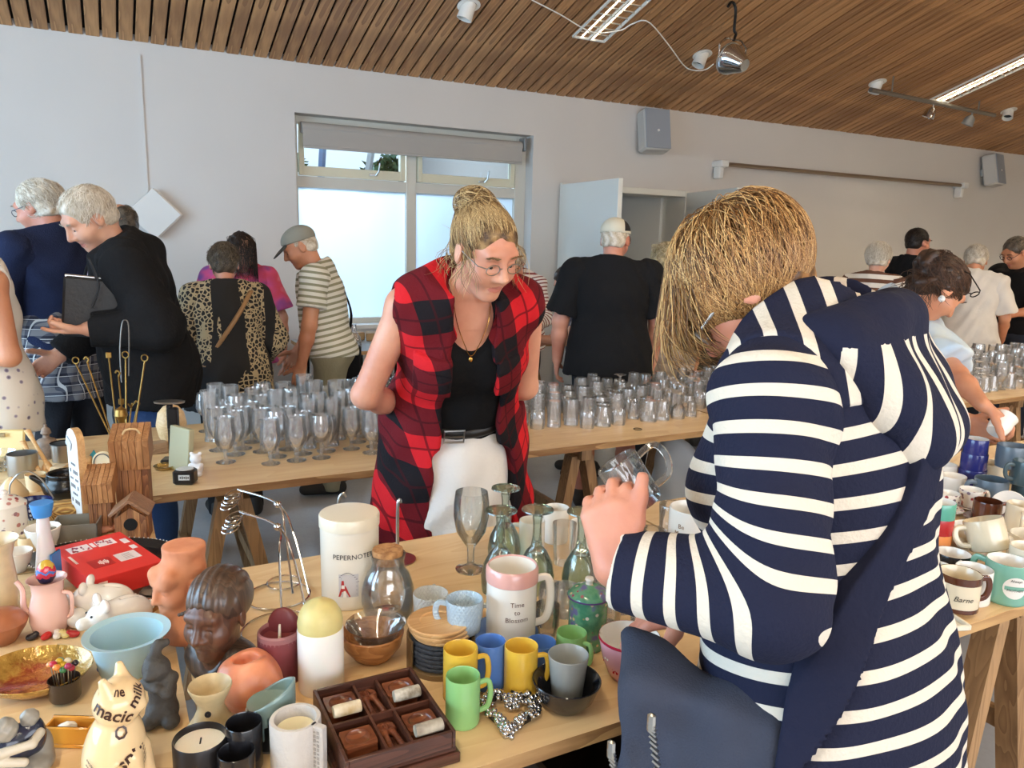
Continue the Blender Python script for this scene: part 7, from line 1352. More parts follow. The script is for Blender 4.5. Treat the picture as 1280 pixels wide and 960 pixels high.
# ---- leaning lettered sign
t_, mm, mh = rootat('lettered_sign', 'tall white wooden sign with grey lettering and an arched top', 'sign', 103, 655, rz=-72); h = 122*mh; w_ = .085
poly = [(-w_/2, 0), (w_/2, 0), (w_/2, h*.85)]+[(w_/2*math.cos(a), h*.85+.035*math.sin(a)) for a in np.linspace(.2, pi-.2, 9)]+[(-w_/2, h*.85)]
G().prism(poly, -.009, .009, R=rotm(90, 0, 0)).build('sign_board', wood('sign_side', (186, 140, 88), (206, 164, 112), .6), t_); G().prism(poly, .0092, .0104, R=rotm(90, 0, 0)).build('sign_face', mat('sign_white', (224, 222, 218), .6), t_)
g = G()
for i, s in enumerate(('~', 'TIJD', 'om te', 'GENIETEN', 'met', 'elkaar')): V, F = text_vf(s, .016 if len(s) < 6 else .013, .02); g.add(np.stack([V[:, 0], 0*V[:, 0]-.0108, V[:, 1]+h*.62-i*.022], 1), F)
g.build('sign_lettering', mat('sign_ink', (110, 108, 112), .6), t_, angle=180) if 0 else None
g2 = G()
for i in range(6):
    for j in range(5):
        if (i*5+j*3) % 4: g2.box((-.026+j*.013, -.0109, h*.62-i*.021), (.009, .0006, .010 if i % 2 else .006))
tag(g2.build('sign_lettering', mat('sign_ink', (110, 108, 112), .6), t_), kind='stuff'); G().box((-.02, -.013, h*.82), (.04, .001, .026), rotm(0, 25, 0)).build('price_tag', mat('tag_paper', (196, 204, 216), .6), t_)
# ---- birdhouses
ced = wood('cedar_strips', (118, 72, 44), (176, 122, 78), .6, 7, axis=2, ring=18); ced2 = wood('cedar_roof', (150, 100, 60), (190, 138, 90), .55, 6, axis=2)
def birdhouse_flat(px, py, w_, d_, h, label):
    t_, mm, mh = rootat('birdhouse', label, 'birdhouse', px, py, rz=-8); n_ = 5
    for i in range(n_): G().box((-w_/2+w_*(i+.5)/n_, -d_/2+.005, h*.42), (w_/n_-.001, .01, h*.84), bev=.0008).build('plank', ced, t_)
    for sx in (-1, 1): G().box((sx*(w_/2-.005), .005, h*.42), (.01, d_-.011, h*.84)).build('side_board', ced, t_)
    G().box((0, d_/2-.005, h*.42), (w_-.022, .01, h*.84)).build('back_board', ced, t_)
    for i in range(n_+1): G().box((-w_/2-.008+(w_+.016)*(i+.5)/(n_+1), -.006, h*.92), ((w_+.016)/(n_+1)-.001, d_+.03, .085*h/.2), rotm(14), bev=.0008).build('roof_plank', ced2, t_)
    return t_
b1 = birdhouse_flat(170, 640, .085, .085, .215, 'tall cedar birdhouse with a rope loop on its flat roof'); G().tube(bez([(-.02, -.03, .225), (-.01, -.03, .25), (.02, -.03, .25), (.03, -.03, .225)], 12), .003, 6).build('rope_loop', mat('rope', (206, 176, 130), .9), b1)
birdhouse_flat(130, 660, .055, .08, .14, 'lower cedar birdhouse beside the lettered sign')
t_, mm, mh = rootat('birdhouse', 'small birdhouse with a gabled roof and round black hole', 'birdhouse', 168, 670, rz=-12); w_ = .075; hh = .062
for i in range(5):
    x0 = -w_/2+w_*i/5; x1 = x0+w_/5-.0008; hz_ = lambda q: hh+(.5-abs(q)/w_)*.055; G().prism([(x0, 0), (x1, 0), (x1, hz_(x1)), ((x0+x1)/2, hz_((x0+x1)/2)), (x0, hz_(x0))], -.004, .004, R=rotm(90, 0, 0), c=(0, -.03, 0)).build('front_plank', ced2 if i % 2 else ced, t_)
for sx in (-1, 1): G().box((sx*w_/2, .002, hh/2), (.006, .056, hh)).build('side_board', ced, t_); G().box((sx*(w_/4+.005), -.004, hh+.030), (.062, .085, .008), rotm(0, sx*38, 0), bev=.001).build('roof_board', wood('roof_brown', (120, 84, 58), (150, 110, 80), .5), t_)
G().lathe([(.0004, 0), (.0165, 0), (.0165, .003), (.0004, .003)], 28, R=rotm(90, 0, 0), c=(0, -.0345, .045)).build('entrance_hole', mat('hole_black', (10, 9, 8), .9), t_)
# ---- brass fire tools in a stand
bra = mat('old_brass', (158, 124, 66), .35, .9, var=.25, vscale=30)
x, y, mm, mh = at_(157, 600); t_ = thing('fire_tool_stand', (x, y, ZT+.0004), 'brass stand bristling with fire tools and ring-ended rods', 'tool stand'); G().lathe([(.0004, 0), (.04, 0), (.042, .006), (.02, .012), (.012, .04), (.011, .20), (.02, .215), (.016, .235), (.0004, .245)], 20).build('stand_column', bra, t_)
for i, (px, py, end) in enumerate(((95, 455, 'ring'), (109, 453, 'hook'), (136, 447, 'fork'), (157, 448, 'ring'), (181, 452, 'ring'), (164, 510, 'crown'), (172, 508, 'hook'), (148, 470, 'hook'), (152, 505, 'fork'))):
    tip = AT(px, py, 2.62)-np.array((x, y, ZT)); b0 = np.array((.010*math.cos(i*1.7), .010*math.sin(i*1.7), .02)); r_ = G().tube([b0, b0*.5+tip*.5, tip], .0027, 6)
    if end == 'ring': r_.tube([tip+(.011*math.cos(a)*_R+(.011*math.sin(a)+.012)*np.array((0, 0, 1))) for a in np.linspace(0, 2*pi, 16, endpoint=False)], .0022, 6, closed=True)
    elif end == 'hook': r_.tube(bez([tip, tip+_R*.006+np.array((0, 0, .010)), tip-_R*.004+np.array((0, 0, .018)), tip-_R*.01+np.array((0, 0, .010))], 10), .0032, 6)
    elif end == 'fork': r_.box(tip+np.array((0, 0, .008)), (.018, .006, .02), bev=.002)
    else:
        for a in range(5): r_.tube([tip, tip+np.array((.010*math.cos(a*1.257), .010*math.sin(a*1.257), .014))], .002, 5)
    r_.build('fire_tool', bra, t_)
g = tag(G().tube(bez([AT(152, 478, 2.66), AT(150, 440, 2.66), AT(152, 408, 2.66), AT(156, 400, 2.66), AT(161, 410, 2.66), AT(161, 470, 2.66)], 24), .0022, 6).build('wire_whisk', mat('grey_wire', (110, 108, 104), .4, .8)), 'tall bent wire loop rising out of the brass fire tools', 'wire loop'); 
# ---- crowd of kitchen things farther back
x, y, mm, mh = at_(131, 592); t_ = thing('upright_lid', (x, y, ZT+.0004), 'round cream lid with a dark ring standing on its edge', 'lid', rz=-30); G().lathe([(.0004, 0), (.036, 0), (.038, .004), (.032, .009), (.03, .007), (.0004, .006)], 36, R=rotm(80, 0, 0), c=(0, 0, .0385)).build('lid_disc', crm, t_); G().lathe([(.027, .009), (.030, .0102), (.027, .0108)], 36, R=rotm(80, 0, 0), c=(0, 0, .0385)).build('dark_ring', ink, t_)
solid('wooden_block', 'small pale wooden block behind the sign', 'block', 108, 590, [('b', (0, 0, .026), (.02, .02, .026))], .004, mco)
G().add([(-.03, -.02, 0), (.03, -.02, 0), (0, .03, 0), (0.006, 0, .045)], [(0, 2, 1), (0, 1, 3), (1, 2, 3), (2, 0, 3)]).build('teal_pyramid', cer('teal_glaze', (40, 128, 140)), None, (at_(116, 578)[0], at_(116, 578)[1], ZT+.0004), label='teal four-sided pyramid ornament behind the birdhouses', cat='ornament')
t_, mm, mh = rootat('picture_tile', 'flat orange and green picture tile by the birdhouse roof', 'tile', 120, 608, rz=-15); G().box((0, 0, .006), (.10, .07, .012), bev=.002).build('tile_base', mco, t_); G().box((0, 0, .0126), (.09, .06, .001)).build('tile_picture', mat('tile_paint', (206, 130, 80), .3, col2=(110, 160, 130), vscale=18), t_)
lat('stone_bottle', 'speckled stone bottle with a pagoda shaped neck', 'bottle', 60, 572, 24, 42, [(0, 0), (.9, 0), (1, .1), (1, .45), (.8, .55), (.35, .6), (.3, .68), (.5, .74), (.4, .86), (.15, .92), (.12, 1), (0, 1)], mat('speckled_stone', (150, 128, 110), .6, var=.3, vscale=80))
t_, r, h = lat('steel_pot', 'stainless steel pot with a dark rim', 'pot', 80, 576, 26, 22, [(0, 0), (.95, 0), (1, .06), (1, 1), (.95, 1), (.94, .1), (0, .06)], stain, thing_=True, part='pot_wall'); G().lathe([(r*.98, h*.98), (r*1.12, h*1.0), (r*1.1, h*1.05), (r*.97, h*1.03)], 32, close=True).build('pot_rim', black, t_)
lat('steel_pan', 'stainless pan holding wooden spatulas', 'pan', 30, 594, 34, 28, [(0, 0), (.95, 0), (1, .06), (1, 1), (.96, 1), (.95, .1), (0, .06)], stain)
for i, (p0, p1) in enumerate((((34, 538), (66, 592)), ((28, 552), (52, 594)))):
    a, b = AT(*p0, 2.62), np.array((*T(p1[0], p1[1], ZT+.012)[:2], ZT+.012)); G().tube([b, b*.25+a*.75, a], [.007, .0065, .011], 8, flat=.45).build('wooden_spatula', mco, None, label=('long pale wooden spatula leaning over the black kettle', 'wooden spatula crossing another by the steel pan', 'short wooden spatula standing in the steel pan')[i], cat='spatula')
lat('wooden_egg', 'little turned wooden egg beside the block with a hole', 'egg', 60, 592, 13, 16, [(0, 0), (.5, .02), (.95, .3), (.85, .6), (.45, .92), (0, 1)], mco)
t_, mm, mh = rootat('holed_block', 'wooden cube with a dark round hole', 'block', 76, 598, rz=-20); G().box((0, 0, .022), (.045, .045, .044), bev=.004).build('cube', mat('bleached_wood', (206, 184, 148), .7, var=.1), t_); G().lathe([(.0004, 0), (.010, 0), (.0004, .001)], 20, R=rotm(90, 0, 0), c=(-.004, -.0232, .024)).build('hole', MATS['hole_black'], t_)
t_ = solid('cast_kettle', 'squat glossy black cast kettle with an open mouth', 'kettle', 84, 624, [('e', (0, 0, .04), (.062, .056, .042)), ('c', (-.05, 0, .055), (-.085, 0, .08), .014, .008, .012), ('c', (0, 0, .07), (0, 0, .082), .045, .05, .01), ('-c', (0, 0, .08), (0, 0, .12), .040, .046, .003), ('h', (0, 0, .086), (0, 0, 1))], .004, mat('cast_black', (26, 26, 26), .25))
lat('garlic_pot', 'plump white pear shaped pot at the table edge', 'pot', 16, 628, 38, 32, [(0, 0), (.85, 0), (1, .12), (.95, .35), (.6, .7), (.28, .92), (.1, 1), (0, 1.01)], crm)
t_, mm, mh = rootat('crystal_bowl', 'sparkling cut crystal bowl by the cream tray', 'bowl', -4, 588); G().lathe([(.0004, 0), (.03, 0), (.055, .035), (.062, .06), (.060, .061), (.05, .036), (.026, .006), (.0004, .005)], 24, wob=lambda a, z: .05*math.cos(12*a)).build('bowl_glass', thick, t_)
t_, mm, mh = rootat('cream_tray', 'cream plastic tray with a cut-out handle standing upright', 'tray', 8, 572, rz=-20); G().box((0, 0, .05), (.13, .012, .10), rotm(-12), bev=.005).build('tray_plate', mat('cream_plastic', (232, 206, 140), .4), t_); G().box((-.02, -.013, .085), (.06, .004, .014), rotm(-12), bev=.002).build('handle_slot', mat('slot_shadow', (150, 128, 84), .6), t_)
for i, (px, py) in enumerate(((128, 667), (140, 664), (154, 662))): solid('clay_piglet', ('pink clay piglet lying next to the metal box', 'pink clay piglet between two others', 'pink clay piglet below the gabled birdhouse')[i], 'figurine', px, py, [('e', (0, 0, .010), (.016, .010, .010)), ('e', (.014, .002, .013), (.008, .008, .008), None, .004), ('c', (.02, .0, .012), (.024, 0, .011), .004, .004, .002)], .0022, mat('clay_pink', (214, 150, 122), .6, var=.1), rz=i*60-20)
lat('pale_box', 'low round wooden box under the white pot', 'box', 26, 630, 30, 8, [(0, 0), (1, 0), (1, 1), (0, 1)], mco, z=ZT)
lat('tin_cup', 'small cream enamel cup behind the blue bowl', 'cup', 46, 612, 24, 20, [(0, 0), (.9, 0), (1, 1), (.92, 1), (.85, .1), (0, .08)], crm)
# ---- left end of the glass table
lat('wooden_vase', 'egg shaped turned wooden vase behind the black scale', 'vase', 216, 560, 36, 54, [(0, 0), (.45, 0), (.5, .04), (.85, .3), (1, .55), (.85, .82), (.5, .96), (.2, 1), (0, 1)], wood('pale_turned', (206, 172, 124), (226, 196, 150), .5, 5))
t_, mm, mh = rootat('black_scale', 'black kitchen scale with a slim silver top plate', 'scale', 216, 578, rz=-20); G().box((0, 0, .008), (.07, .05, .016), bev=.004).build('scale_foot', MATS['black_plastic'], t_); G().box((0, 0, .11), (.018, .02, .20), bev=.003).build('scale_column', MATS['black_plastic'], t_); G().box((.01, -.004, .16), (.035, .03, .075), bev=.004).build('scale_head', MATS['black_plastic'], t_); G().lathe([(.0004, .0), (.05, .002), (.052, .008), (.048, .008), (.0004, .004)], 32, sy=.55, c=(0, 0, .212)).build('scale_plate', stain, t_)
t_, mm, mh = rootat('standing_frame', 'greenish picture frame seen edge-on leaning by the scale', 'frame', 228, 588, rz=-62); G().box((0, 0, .075), (.11, .02, .15), rotm(-6), bev=.002).build('frame_body', mat('sage_paint', (176, 172, 140), .6), t_); G().box((0, .012, .075), (.085, .004, .12), rotm(-6)).build('frame_back', mat('brown_card', (120, 96, 66), .8), t_)
solid('white_bear', 'small white bear figurine beside the alarm clock', 'figurine', 246, 594, [('e', (0, 0, .024), (.022, .019, .024)), ('e', (0, -.004, .058), (.019, .017, .017), None, .006), ('e', (-.013, 0, .074), (.007, .005, .007), None, .003), ('e', (.013, 0, .074), (.007, .005, .007), None, .003), ('c', (-.018, -.006, .036), (-.012, -.02, .028), .007, .007, .004), ('c', (.018, -.006, .036), (.012, -.02, .028), .007, .007, .004), ('e', (-.012, -.016, .008), (.010, .013, .008), None, .004), ('e', (.012, -.016, .008), (.010, .013, .008), None, .004)], .0028, mat('bisque_white', (232, 228, 226), .6), rz=-20)
t_, mm, mh = rootat('alarm_clock', 'small black cube clock with a silver dial on top', 'clock', 232, 604, rz=-22); G().box((0, 0, .024), (.066, .05, .048), bev=.006).build('clock_case', MATS['black_plastic'], t_); G().lathe([(.0004, .002), (.022, .002), (.024, 0)], 28, c=(0, 0, .048), sx=1.15).build('dial', mat('dial_silver', (206, 206, 206), .3, .3), t_); G().box((.004, -.0255, .026), (.034, .002, .017)).build('display', mat('display_grey', (196, 200, 200), .3), t_)
g = G()
for i in range(5): g.box((-.007+i*.006, -.0267, .026), (.0035, .0006, .009 if i % 2 else .006))
tag(g.build('display_digits', ink, t_), kind='stuff')
t_, mm, mh = rootat('glass_ashtray', 'pair of round yellow glass dishes nested by the table corner', 'dish', 206, 586); G().lathe([(.0004, 0), (.03, 0), (.036, .012), (.034, .013), (.027, .004), (.0004, .003)], 28).build('dish_glass', glass('amber_glass', (244, 226, 170), (206, 170, 90), .04, 1, .1), t_)
x, y, mm, mh = at_(196, 566); G().box((0, 0, .02), (.07, .05, .04), bev=.002).build('plank_offcut', wood('offcut', (132, 104, 78), (168, 138, 106), .7), None, (x, y, ZT+.0004), (0, 0, 5), label='grey brown wood offcut beside the egg shaped vase', cat='wood block')
# ================================================================ mugs on the right-hand table
oat = cer('oat_glaze', (222, 208, 180)); ivory = cer('ivory_glaze', (230, 222, 202)); teal = cer('mint_glaze', (122, 176, 156)); gblue = cer('slate_blue_glaze', (92, 108, 122), .35); dgreen = cer('dark_teal_glaze', (58, 78, 84), .3); brwn = cer('treacle_glaze', (86, 44, 26), .15); nvy = cer('royal_blue_glaze', (46, 50, 120))
t_, r, h = mug(1198, 766, 50, 44, oat, 'oatmeal mug with brown bands and handwritten name', HR, hm=brwn, hs=.9, z=ZT+.012)
for z0, z1 in ((.80, 1.005), (.0, .12)): G().lathe([(r*1.004, h*z0), (r*1.012, h*(z0+.02)), (r*1.012, h*z1), (r*.98, h*z1)], 36).build('brown_band', brwn, t_)
letters(t_, ['Barne'], r*1.0, ATC(*t_.location[:2])+28+18, ink, .017, h*.42, shear=.3)
x, y, mm, mh = S(1190, 774); t_ = thing('square_saucer', (x, y, ZT+.0004), 'square white dish with a brown line under the banded mug', 'dish', rz=-20); G().box((0, 0, .004), (.085, .085, .006), bev=.002).build('dish_plate', ivory, t_)
for sx, sy, w_, d_ in ((-1, 0, .008, .10), (1, 0, .008, .10), (0, -1, .09, .008), (0, 1, .09, .008)): G().box((sx*.047, sy*.047, .008), (w_, d_, .012), bev=.002).build('dish_rim', ivory, t_)
mug(1216, 748, 42, 42, wm, 'plain white mug between the banded mug and the mint mug', 60)
t_, r, h = mug(1247, 748, 50, 50, teal, 'mint green mug with a round white printed badge', 100, inner=wm)
ca = ATC(*t_.location[:2])-100+24; g = G(); n_ = 28; D_ = np.array([(.026*math.cos(2*pi*i/n_), .026*math.sin(2*pi*i/n_), 0) for i in range(n_)]); ring_ = [np.array([(0, 0, 0)])]
for k in range(1, 4): ring_.append(D_*k/3)
V = np.concatenate(ring_); F = [(0, 1+i, 1+(i+1) % n_) for i in range(n_)]+[(1+k*n_+i, 1+(k+1)*n_+i, 1+(k+1)*n_+(i+1) % n_, 1+k*n_+(i+1) % n_) for k in range(2) for i in range(n_)]; g.add(wrap(V, r, ca, h*.48, .0007), F, 0)
b_ = np.array([(x_, y_, 0) for x_ in np.linspace(-.022, .022, 9) for y_ in (-.005, .004)]); g.add(wrap(b_, r, ca, h*.48, .0013), [(2*i, 2*i+2, 2*i+3, 2*i+1) for i in range(8)], 1); g.build('badge_print', [wm, teal], t_, angle=180); letters(t_, ['Always', '', 'MOTHER'], r, ca, ink, .0085, h*.66, 1.35, d=.0015)
t_, r, h = mug(1208, 728, 42, 36, cer('mug_black', (28, 26, 28), .2), 'black mug with a white inside behind the plain white mug', 150, inner=wm)
mug(1180, 742, 32, 34, ivory, 'ivory mug half hidden beside the striped sweatshirt', 60)
t_, r, h = mug(1272, 738, 46, 56, ivory, 'cream mug with a red and black print behind the mint mug', 40); G().lathe([(r*1.004, h*.12), (r*1.008, h*.14), (r*1.008, h*.30), (r*1.004, h*.32)], 32).build('red_band', MATS['red_glaze'], t_)
t_, r, h = mug(1230, 700, 48, 36, wm, 'white mug under the tilted cream mug', -40)
t2, r2, h2 = mug(1228, 690, 46, 38, oat, 'cream mug tipped over on top of the white mug', 150, z=ZT+h*.9); t2.rotation_euler[0] = rad(16); t2.rotation_euler[1] = rad(14)
mug(1262, 704, 52, 40, ivory, 'wide ivory mug to the right of the tipped mug', HL); mug(1200, 700, 40, 38, oat, 'oat coloured mug behind the black mug', HR)
# rainbow stack beside the sweatshirt
z = ZT
for i, (c, l) in enumerate((((234, 228, 220), 'white'), ((226, 140, 76), 'orange'), ((176, 44, 44), 'red'), ((92, 164, 142), 'sea green'))):
    t_, r, h = mug(1178, 716, 36, 26, cer('stack_'+str(i), c), l+' cup in the coloured stack next to the sweatshirt', 60, inner=wm, z=z, handle=False, group='coloured cups stacked beside the sweatshirt'); z += h*.86 if i < 3 else 0
    t_.location[0] = 0; p0 = S(1178, 716); t_.location[0] = p0[0]; t_.location[1] = p0[1]; r_ = 18*p0[2]/r; t_.scale = (r_, r_, 1)
# brown cup and saucer, flowered tea things, white bowls
lat('saucer', 'treacle brown saucer under the brown cup', 'saucer', 1231, 652, 52, 6, [(0, 0), (.5, 0), (.6, .2), (1, .9), (.98, 1), (.55, .4), (0, .3)], brwn); mug(1230, 650, 32, 26, brwn, 'treacle brown cup standing on its saucer', HR, z=ZT+.004)
mug(1270, 668, 34, 40, oat, 'cream mug with a thick handle facing the brown cup', HL+60)
for i, (px, py, w_) in enumerate(((1190, 640, 36), (1214, 634, 36), (1200, 620, 40))):
    t_, r, h = mug(px, py, w_*.8, 22, m_fc2 if i != 2 else wm, ('flowered white teacup next to the rainbow stack', 'flowered white teacup beside the brown cup', 'fluted white teacup on top of the tea things')[i], (60, HR, HL)[i], inner=wm, cat='teacup', name='teacup', taper=.7); lat('saucer', ('saucer under the teacup by the rainbow stack', 'saucer under the flowered teacup by the brown cup', 'saucer under the fluted teacup')[i], 'saucer', px, py+1, w_*1.15, 5, [(0, 0), (.5, 0), (.6, .2), (1, .9), (.98, 1), (.55, .4), (0, .3)], m_fc2 if i != 2 else wm); t_.location[2] += .005
x, y, mm, mh = S(1255, 642); t_ = thing('tilted_bowl', (x, y, ZT+.026), 'white bowl propped on its side with its inside showing', 'bowl', rz=ATC(x, y)); G().lathe([(.0004, 0), (.4, 0), (.45, .02), (.85, .3), (1, .55), (.96, .56), (.8, .33), (.4, .08), (0, .06)] and [(.0004, 0), (.022, 0), (.04, .014), (.05, .03), (.048, .031), (.036, .016), (.02, .004), (.0004, .003)], 32, R=rotm(0, 62, 0)).build('bowl_shell', wm, t_)
mug(1240, 628, 38, 30, gblue, 'slate blue mug behind the brown cup', HL); mug(1239, 606, 36, 28, oat, 'speckled pale mug under the dark teal mugs', HF); mug(1268, 626, 34, 30, dgreen, 'dark teal mug at the bottom by the propped bowl', HL)
t_, r, h = mug(1270, 606, 34, 30, dgreen, 'dark teal mug stacked beside the slate mugs', HL); mug(1270, 606, 34, 30, dgreen, 'dark teal mug with its handle out on top of another', HL, z=ZT+h+.0006)
t_, r, h = mug(1266, 586, 34, 30, gblue, 'slate blue cup at the bottom of the back stack', HF, handle=False); mug(1266, 586, 34, 28, gblue, 'slate blue cup on top of the back stack', HF, handle=False, z=ZT+h+.0006)
z = ZT
for i in range(3):
    t_, r, h = mug(1211, 608, 32, 24, nvy, ('lowest royal blue cup in the stack of three', 'middle royal blue cup in the stack of three', 'top royal blue cup in the stack of three')[i], HF, inner=wm, handle=False, z=z, group='royal blue cups in a stack'); p0 = S(1211, 608); t_.location[0], t_.location[1] = p0[0], p0[1]; z += h*.9
mug(1184, 606, 30, 26, wm, 'white cup by the royal blue stack', HL)
def relax(clusters, box, it=60):
    """push neighbouring things apart until their outlines are clear; a stack moves as one"""
    for _ in range(it):
        for i in range(len(clusters)):
            for j in range(i):
                a, b = clusters[i], clusters[j]
                for ax_, ay_, ar in a[1]:
                    for bx_, by_, br in b[1]:
                        dx, dy = a[0][0]+ax_-b[0][0]-bx_, a[0][1]+ay_-b[0][1]-by_; d = math.hypot(dx, dy); o = ar+br+.002-d
                        if o > 0: ux, uy = (dx/d, dy/d) if d > 1e-5 else (1, 0); a[0][0] += ux*o*.5; a[0][1] += uy*o*.5; b[0][0] -= ux*o*.5; b[0][1] -= uy*o*.5
            m = max(c[2] for c in clusters[i][1]) if 0 else 0; clusters[i][0][0] = min(max(clusters[i][0][0], box[0]), box[1]); clusters[i][0][1] = min(max(clusters[i][0][1], box[2]), box[3])
    for c in clusters:
        for o, ox, oy in c[2]: o.location[0], o.location[1] = c[0][0]+ox, c[0][1]+oy
def gather(objs):
    cl = []
    bpy.context.view_layer.update()
    for o in objs:
        x, y = o.location[0], o.location[1]; c = next((c for c in cl if math.hypot(c[0][0]-x, c[0][1]-y) < .016), None)
        if c is None: c = [[x, y], [], []]; cl.append(c)
        if o.name in RAD:
            r, hd, ang = RAD[o.name]; cs = [(0, 0, r)]
            if hd: cs += [(r*1.36*math.cos(rad(ang)), r*1.36*math.sin(rad(ang)), r*.30)]
        else: d = o.dimensions if o.type == 'MESH' else max((k.dimensions for k in o.children), key=lambda v: v[0]); cs = [(0, 0, max(d[0], d[1])/2)]
        c[1] += cs; c[2].append((o, x-c[0][0], y-c[0][1]))
    return cl
relax(gather([o for o in COL.objects if o.parent is None and o.get('category') in ('mug', 'teacup', 'saucer', 'dish', 'bowl') and o.location[0] > 1.38 and .85 < o.location[1] < 1.83 and o.location[2] > .7 and o.name != 'white_cup']), (1.42, 3.5, .945, 1.78))
# ================================================================ under and behind the tables
blk = mat('black_box', (34, 30, 28), .6); brc = mat('brown_board', (66, 54, 46), .7)
def crate(px, py, w_, d_, h, m, label, name='crate', rz=0, z=0):
    x, y, *_ = T(px, py, z+.0); t_ = thing(name, (x, y, z+.0004), label, 'crate', rz=rz)
    for c_, s_ in (((0, 0, .008), (w_, d_, .016)), ((0, -d_/2, h/2), (w_, .014, h)), ((0, d_/2, h/2), (w_, .014, h)), ((-w_/2, 0, h/2), (.014, d_-.014, h)), ((w_/2, 0, h/2), (.014, d_-.014, h))): G().box(c_, s_, bev=.002).build('panel', m, t_)
    return t_
def boxat(x, y, w_, d_, h, m, label, name='crate', rz=0):
    t_ = thing(name, (x, y, .0004), label, 'crate', rz=rz)
    for c_, s_ in (((0, 0, .008), (w_, d_, .016)), ((0, -d_/2, h/2), (w_, .014, h)), ((0, d_/2, h/2), (w_, .014, h)), ((-w_/2, 0, h/2), (.014, d_-.014, h)), ((w_/2, 0, h/2), (.014, d_-.014, h))): G().box(c_, s_, bev=.002).build('panel', m, t_)
boxat(.44, 2.08, .44, .22, .58, blk, 'tall black crate standing behind the front table below the jar', rz=0); boxat(.80, 1.14, .23, .3, .56, brc, 'dark brown board box under the bead heart'); boxat(2.1, 2.72, .30, .26, .30, mat('grey_carton', (150, 144, 138), .8), 'grey carton on the floor under the glasses', 'carton', 10)
boxat(3.3, 2.3, .34, .26, .30, mat('crate_red', (190, 52, 36), .5), 'red plastic crate on the floor below the white cup in hand'); boxat(1.63, 1.3, .26, .22, .50, mat('crate_green', (28, 50, 40), .5), 'dark green crate with a round badge under the mug table', rz=8)
x, y = 1.63, 1.3; t_ = thing('round_badge_sign', (x, y-.155, .36), 'round black sign with a star and white band under the mug table', 'sign', rz=8); Rb = rotm(90, 0, 0); G().lathe([(.0004, .004), (.105, .004), (.11, 0), (.11, -.006), (.0004, -.006)], 40, R=Rb).build('disc', mat('sign_black', (24, 26, 26), .4), t_)
G().lathe([(.064, .005), (.066, .006), (.068, .005)], 40, R=Rb).lathe([(.099, .005), (.101, .006), (.103, .005)], 40, R=Rb).build('silver_rings', stain, t_); G().box((0, -.0062, -.012), (.11, .003, .026)).build('white_band', m_white, t_); st_ = [((.03 if i % 2 == 0 else .012)*math.sin(i*pi/5), (.03 if i % 2 == 0 else .012)*math.cos(i*pi/5)) for i in range(10)]; G().prism([(a, b) for a, b in st_][::-1], .004, .007, R=Rb, c=(0, 0, .032)).build('star', stain, t_)
sculpt('red_bag', [('e', (0, 0, .2), (.1, .1, .2)), ('h', (0, 0, 0), (0, 0, -1))], .012, mat('red_cloth', (150, 28, 32), .7, var=.2), None, .02, (1.43, 1.12, .006), noise=lambda Q: .008*np.sin(30*Q[:, 2]+25*Q[:, 0]), label='crumpled dark red bag on the floor under the front table', cat='bag')
sculpt('white_sack', [('e', (0, 0, .22), (.13, .12, .28)), ('c', (0, 0, .4), (0, 0, .5), .09, .11, .05), ('h', (0, 0, 0), (0, 0, -1))], .014, mat('white_sacking', (206, 214, 220), .8), None, .03, (2.44, 2.85, .008), noise=lambda Q: .008*np.sin(34*Q[:, 0]+20*Q[:, 2]), label='white sack standing under the table of tumblers', cat='sack')
x, y, mm, mh = S(797, 537); G().tube([(.018*math.cos(a), .018*math.sin(a), .002) for a in np.linspace(0, 2*pi, 28, endpoint=False)], .0015, 6, closed=True).build('rubber_ring', black, None, (x, y, ZT+.0006), label='thin dark ring lying before the upturned tumblers', cat='ring')
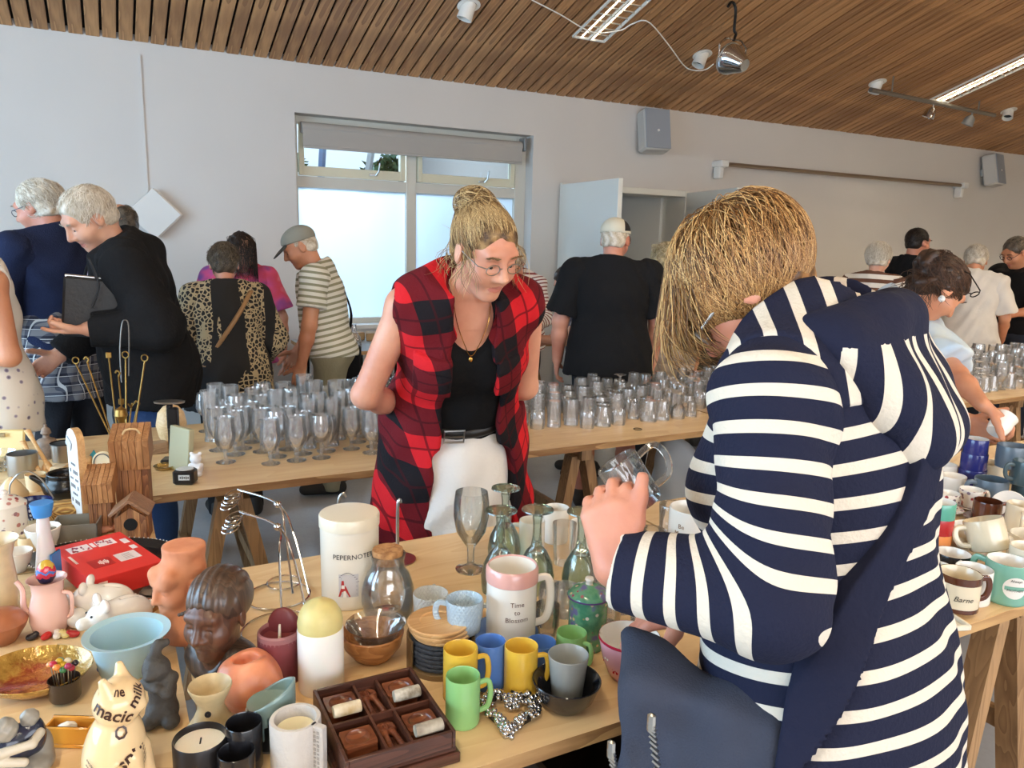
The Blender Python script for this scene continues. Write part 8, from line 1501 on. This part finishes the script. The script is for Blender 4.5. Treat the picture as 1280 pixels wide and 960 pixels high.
# goods on the tables by the wall
silver = mat('silverware', (196, 194, 190), .22, 1)
def pile(x0, x1, y0, y1, n_, where):
    for i in range(n_):
        x, y = x0+(x1-x0)*((i*.618) % 1), y0+(y1-y0)*((i*.382+.1) % 1); k = i % 4
        if k == 0: G().lathe([(.0004, 0), (.05, 0), (.08, .02), (.085, .05), (.082, .05), (.05, .015), (.0004, .012)], 20).build('silver_bowl', silver, None, (x, y, ZT+.0004), label='silver bowl '+where, cat='bowl', group='silver bowls '+where)
        elif k == 1: link('decanter', G().lathe([(.0004, 0), (.05, 0), (.055, .02), (.045, .09), (.016, .13), (.018, .18), (.014, .18), (.0004, .12)], 18).me('decanter', clear), None, (x, y, ZT+.0004), label='clear glass decanter '+where, cat='decanter', group='decanters '+where)
        elif k == 2: G().box((0, 0, .03), (.14, .10, .06), bev=.004).build('small_box', mat(('box_tan', 'box_grey')[i % 8 > 3], ((176, 150, 110), (120, 118, 116))[i % 8 > 3], .7), None, (x, y, ZT+.0004), (0, 0, i*37), label=('tan', 'grey')[i % 8 > 3]+' little box '+where, cat='box', group='little boxes '+where)
        else: G().lathe([(.0004, 0), (.03, 0), (.032, .004), (.01, .02), (.01, .12), (.025, .14), (.02, .15), (.0004, .15)], 18).build('candlestick', silver, None, (x, y, ZT+.0004), label='silver candlestick '+where, cat='candlestick', group='candlesticks '+where)
pile(.1, 1.05, 5.65, 6.1, 10, 'on the table behind the woman in pink'); pile(1.4, 3.2, 5.35, 5.9, 13, 'on the table below the window')
for bx_, k in (((.0, 1.02, 5.65, 6.1), 'behind the woman in pink'), ((1.35, 3.2, 5.36, 5.88), 'below the window')): relax(gather([o for o in COL.objects if o.parent is None and o.get('label', '').endswith(k) and o.get('category') in ('bowl', 'decanter', 'box', 'candlestick')]), bx_)
cl = [((150, 30, 36), 'crumpled red cloth'), ((226, 214, 186), 'crumpled cream cloth'), ((40, 38, 40), 'crumpled black cloth'), ((206, 190, 160), 'folded beige cloth'), ((70, 66, 62), 'folded grey cloth')]
for i, (c, l) in enumerate(cl*2):
    x, y = 6.6+i*.36, 5.02+.12*((i*.6) % 1); h = .06+.03*(i % 3); sculpt('cloth_pile', [('e', (0, 0, h*.5), (.15, .11, h)), ('e', (.07, .04, h*.7), (.08, .07, h*.6), None, .03), ('h', (0, 0, 0), (0, 0, -1))], .014, mat('cloth_%d' % (i % 5), c, .8), None, .02, (x, y, ZT+.013), (0, 0, i*40), lambda Q: .012*np.sin(45*Q[:, 0]+30*Q[:, 1])*np.cos(40*Q[:, 2]), label=l+' on the dark table near the far wall', cat='cloth', group='cloths on the dark table')
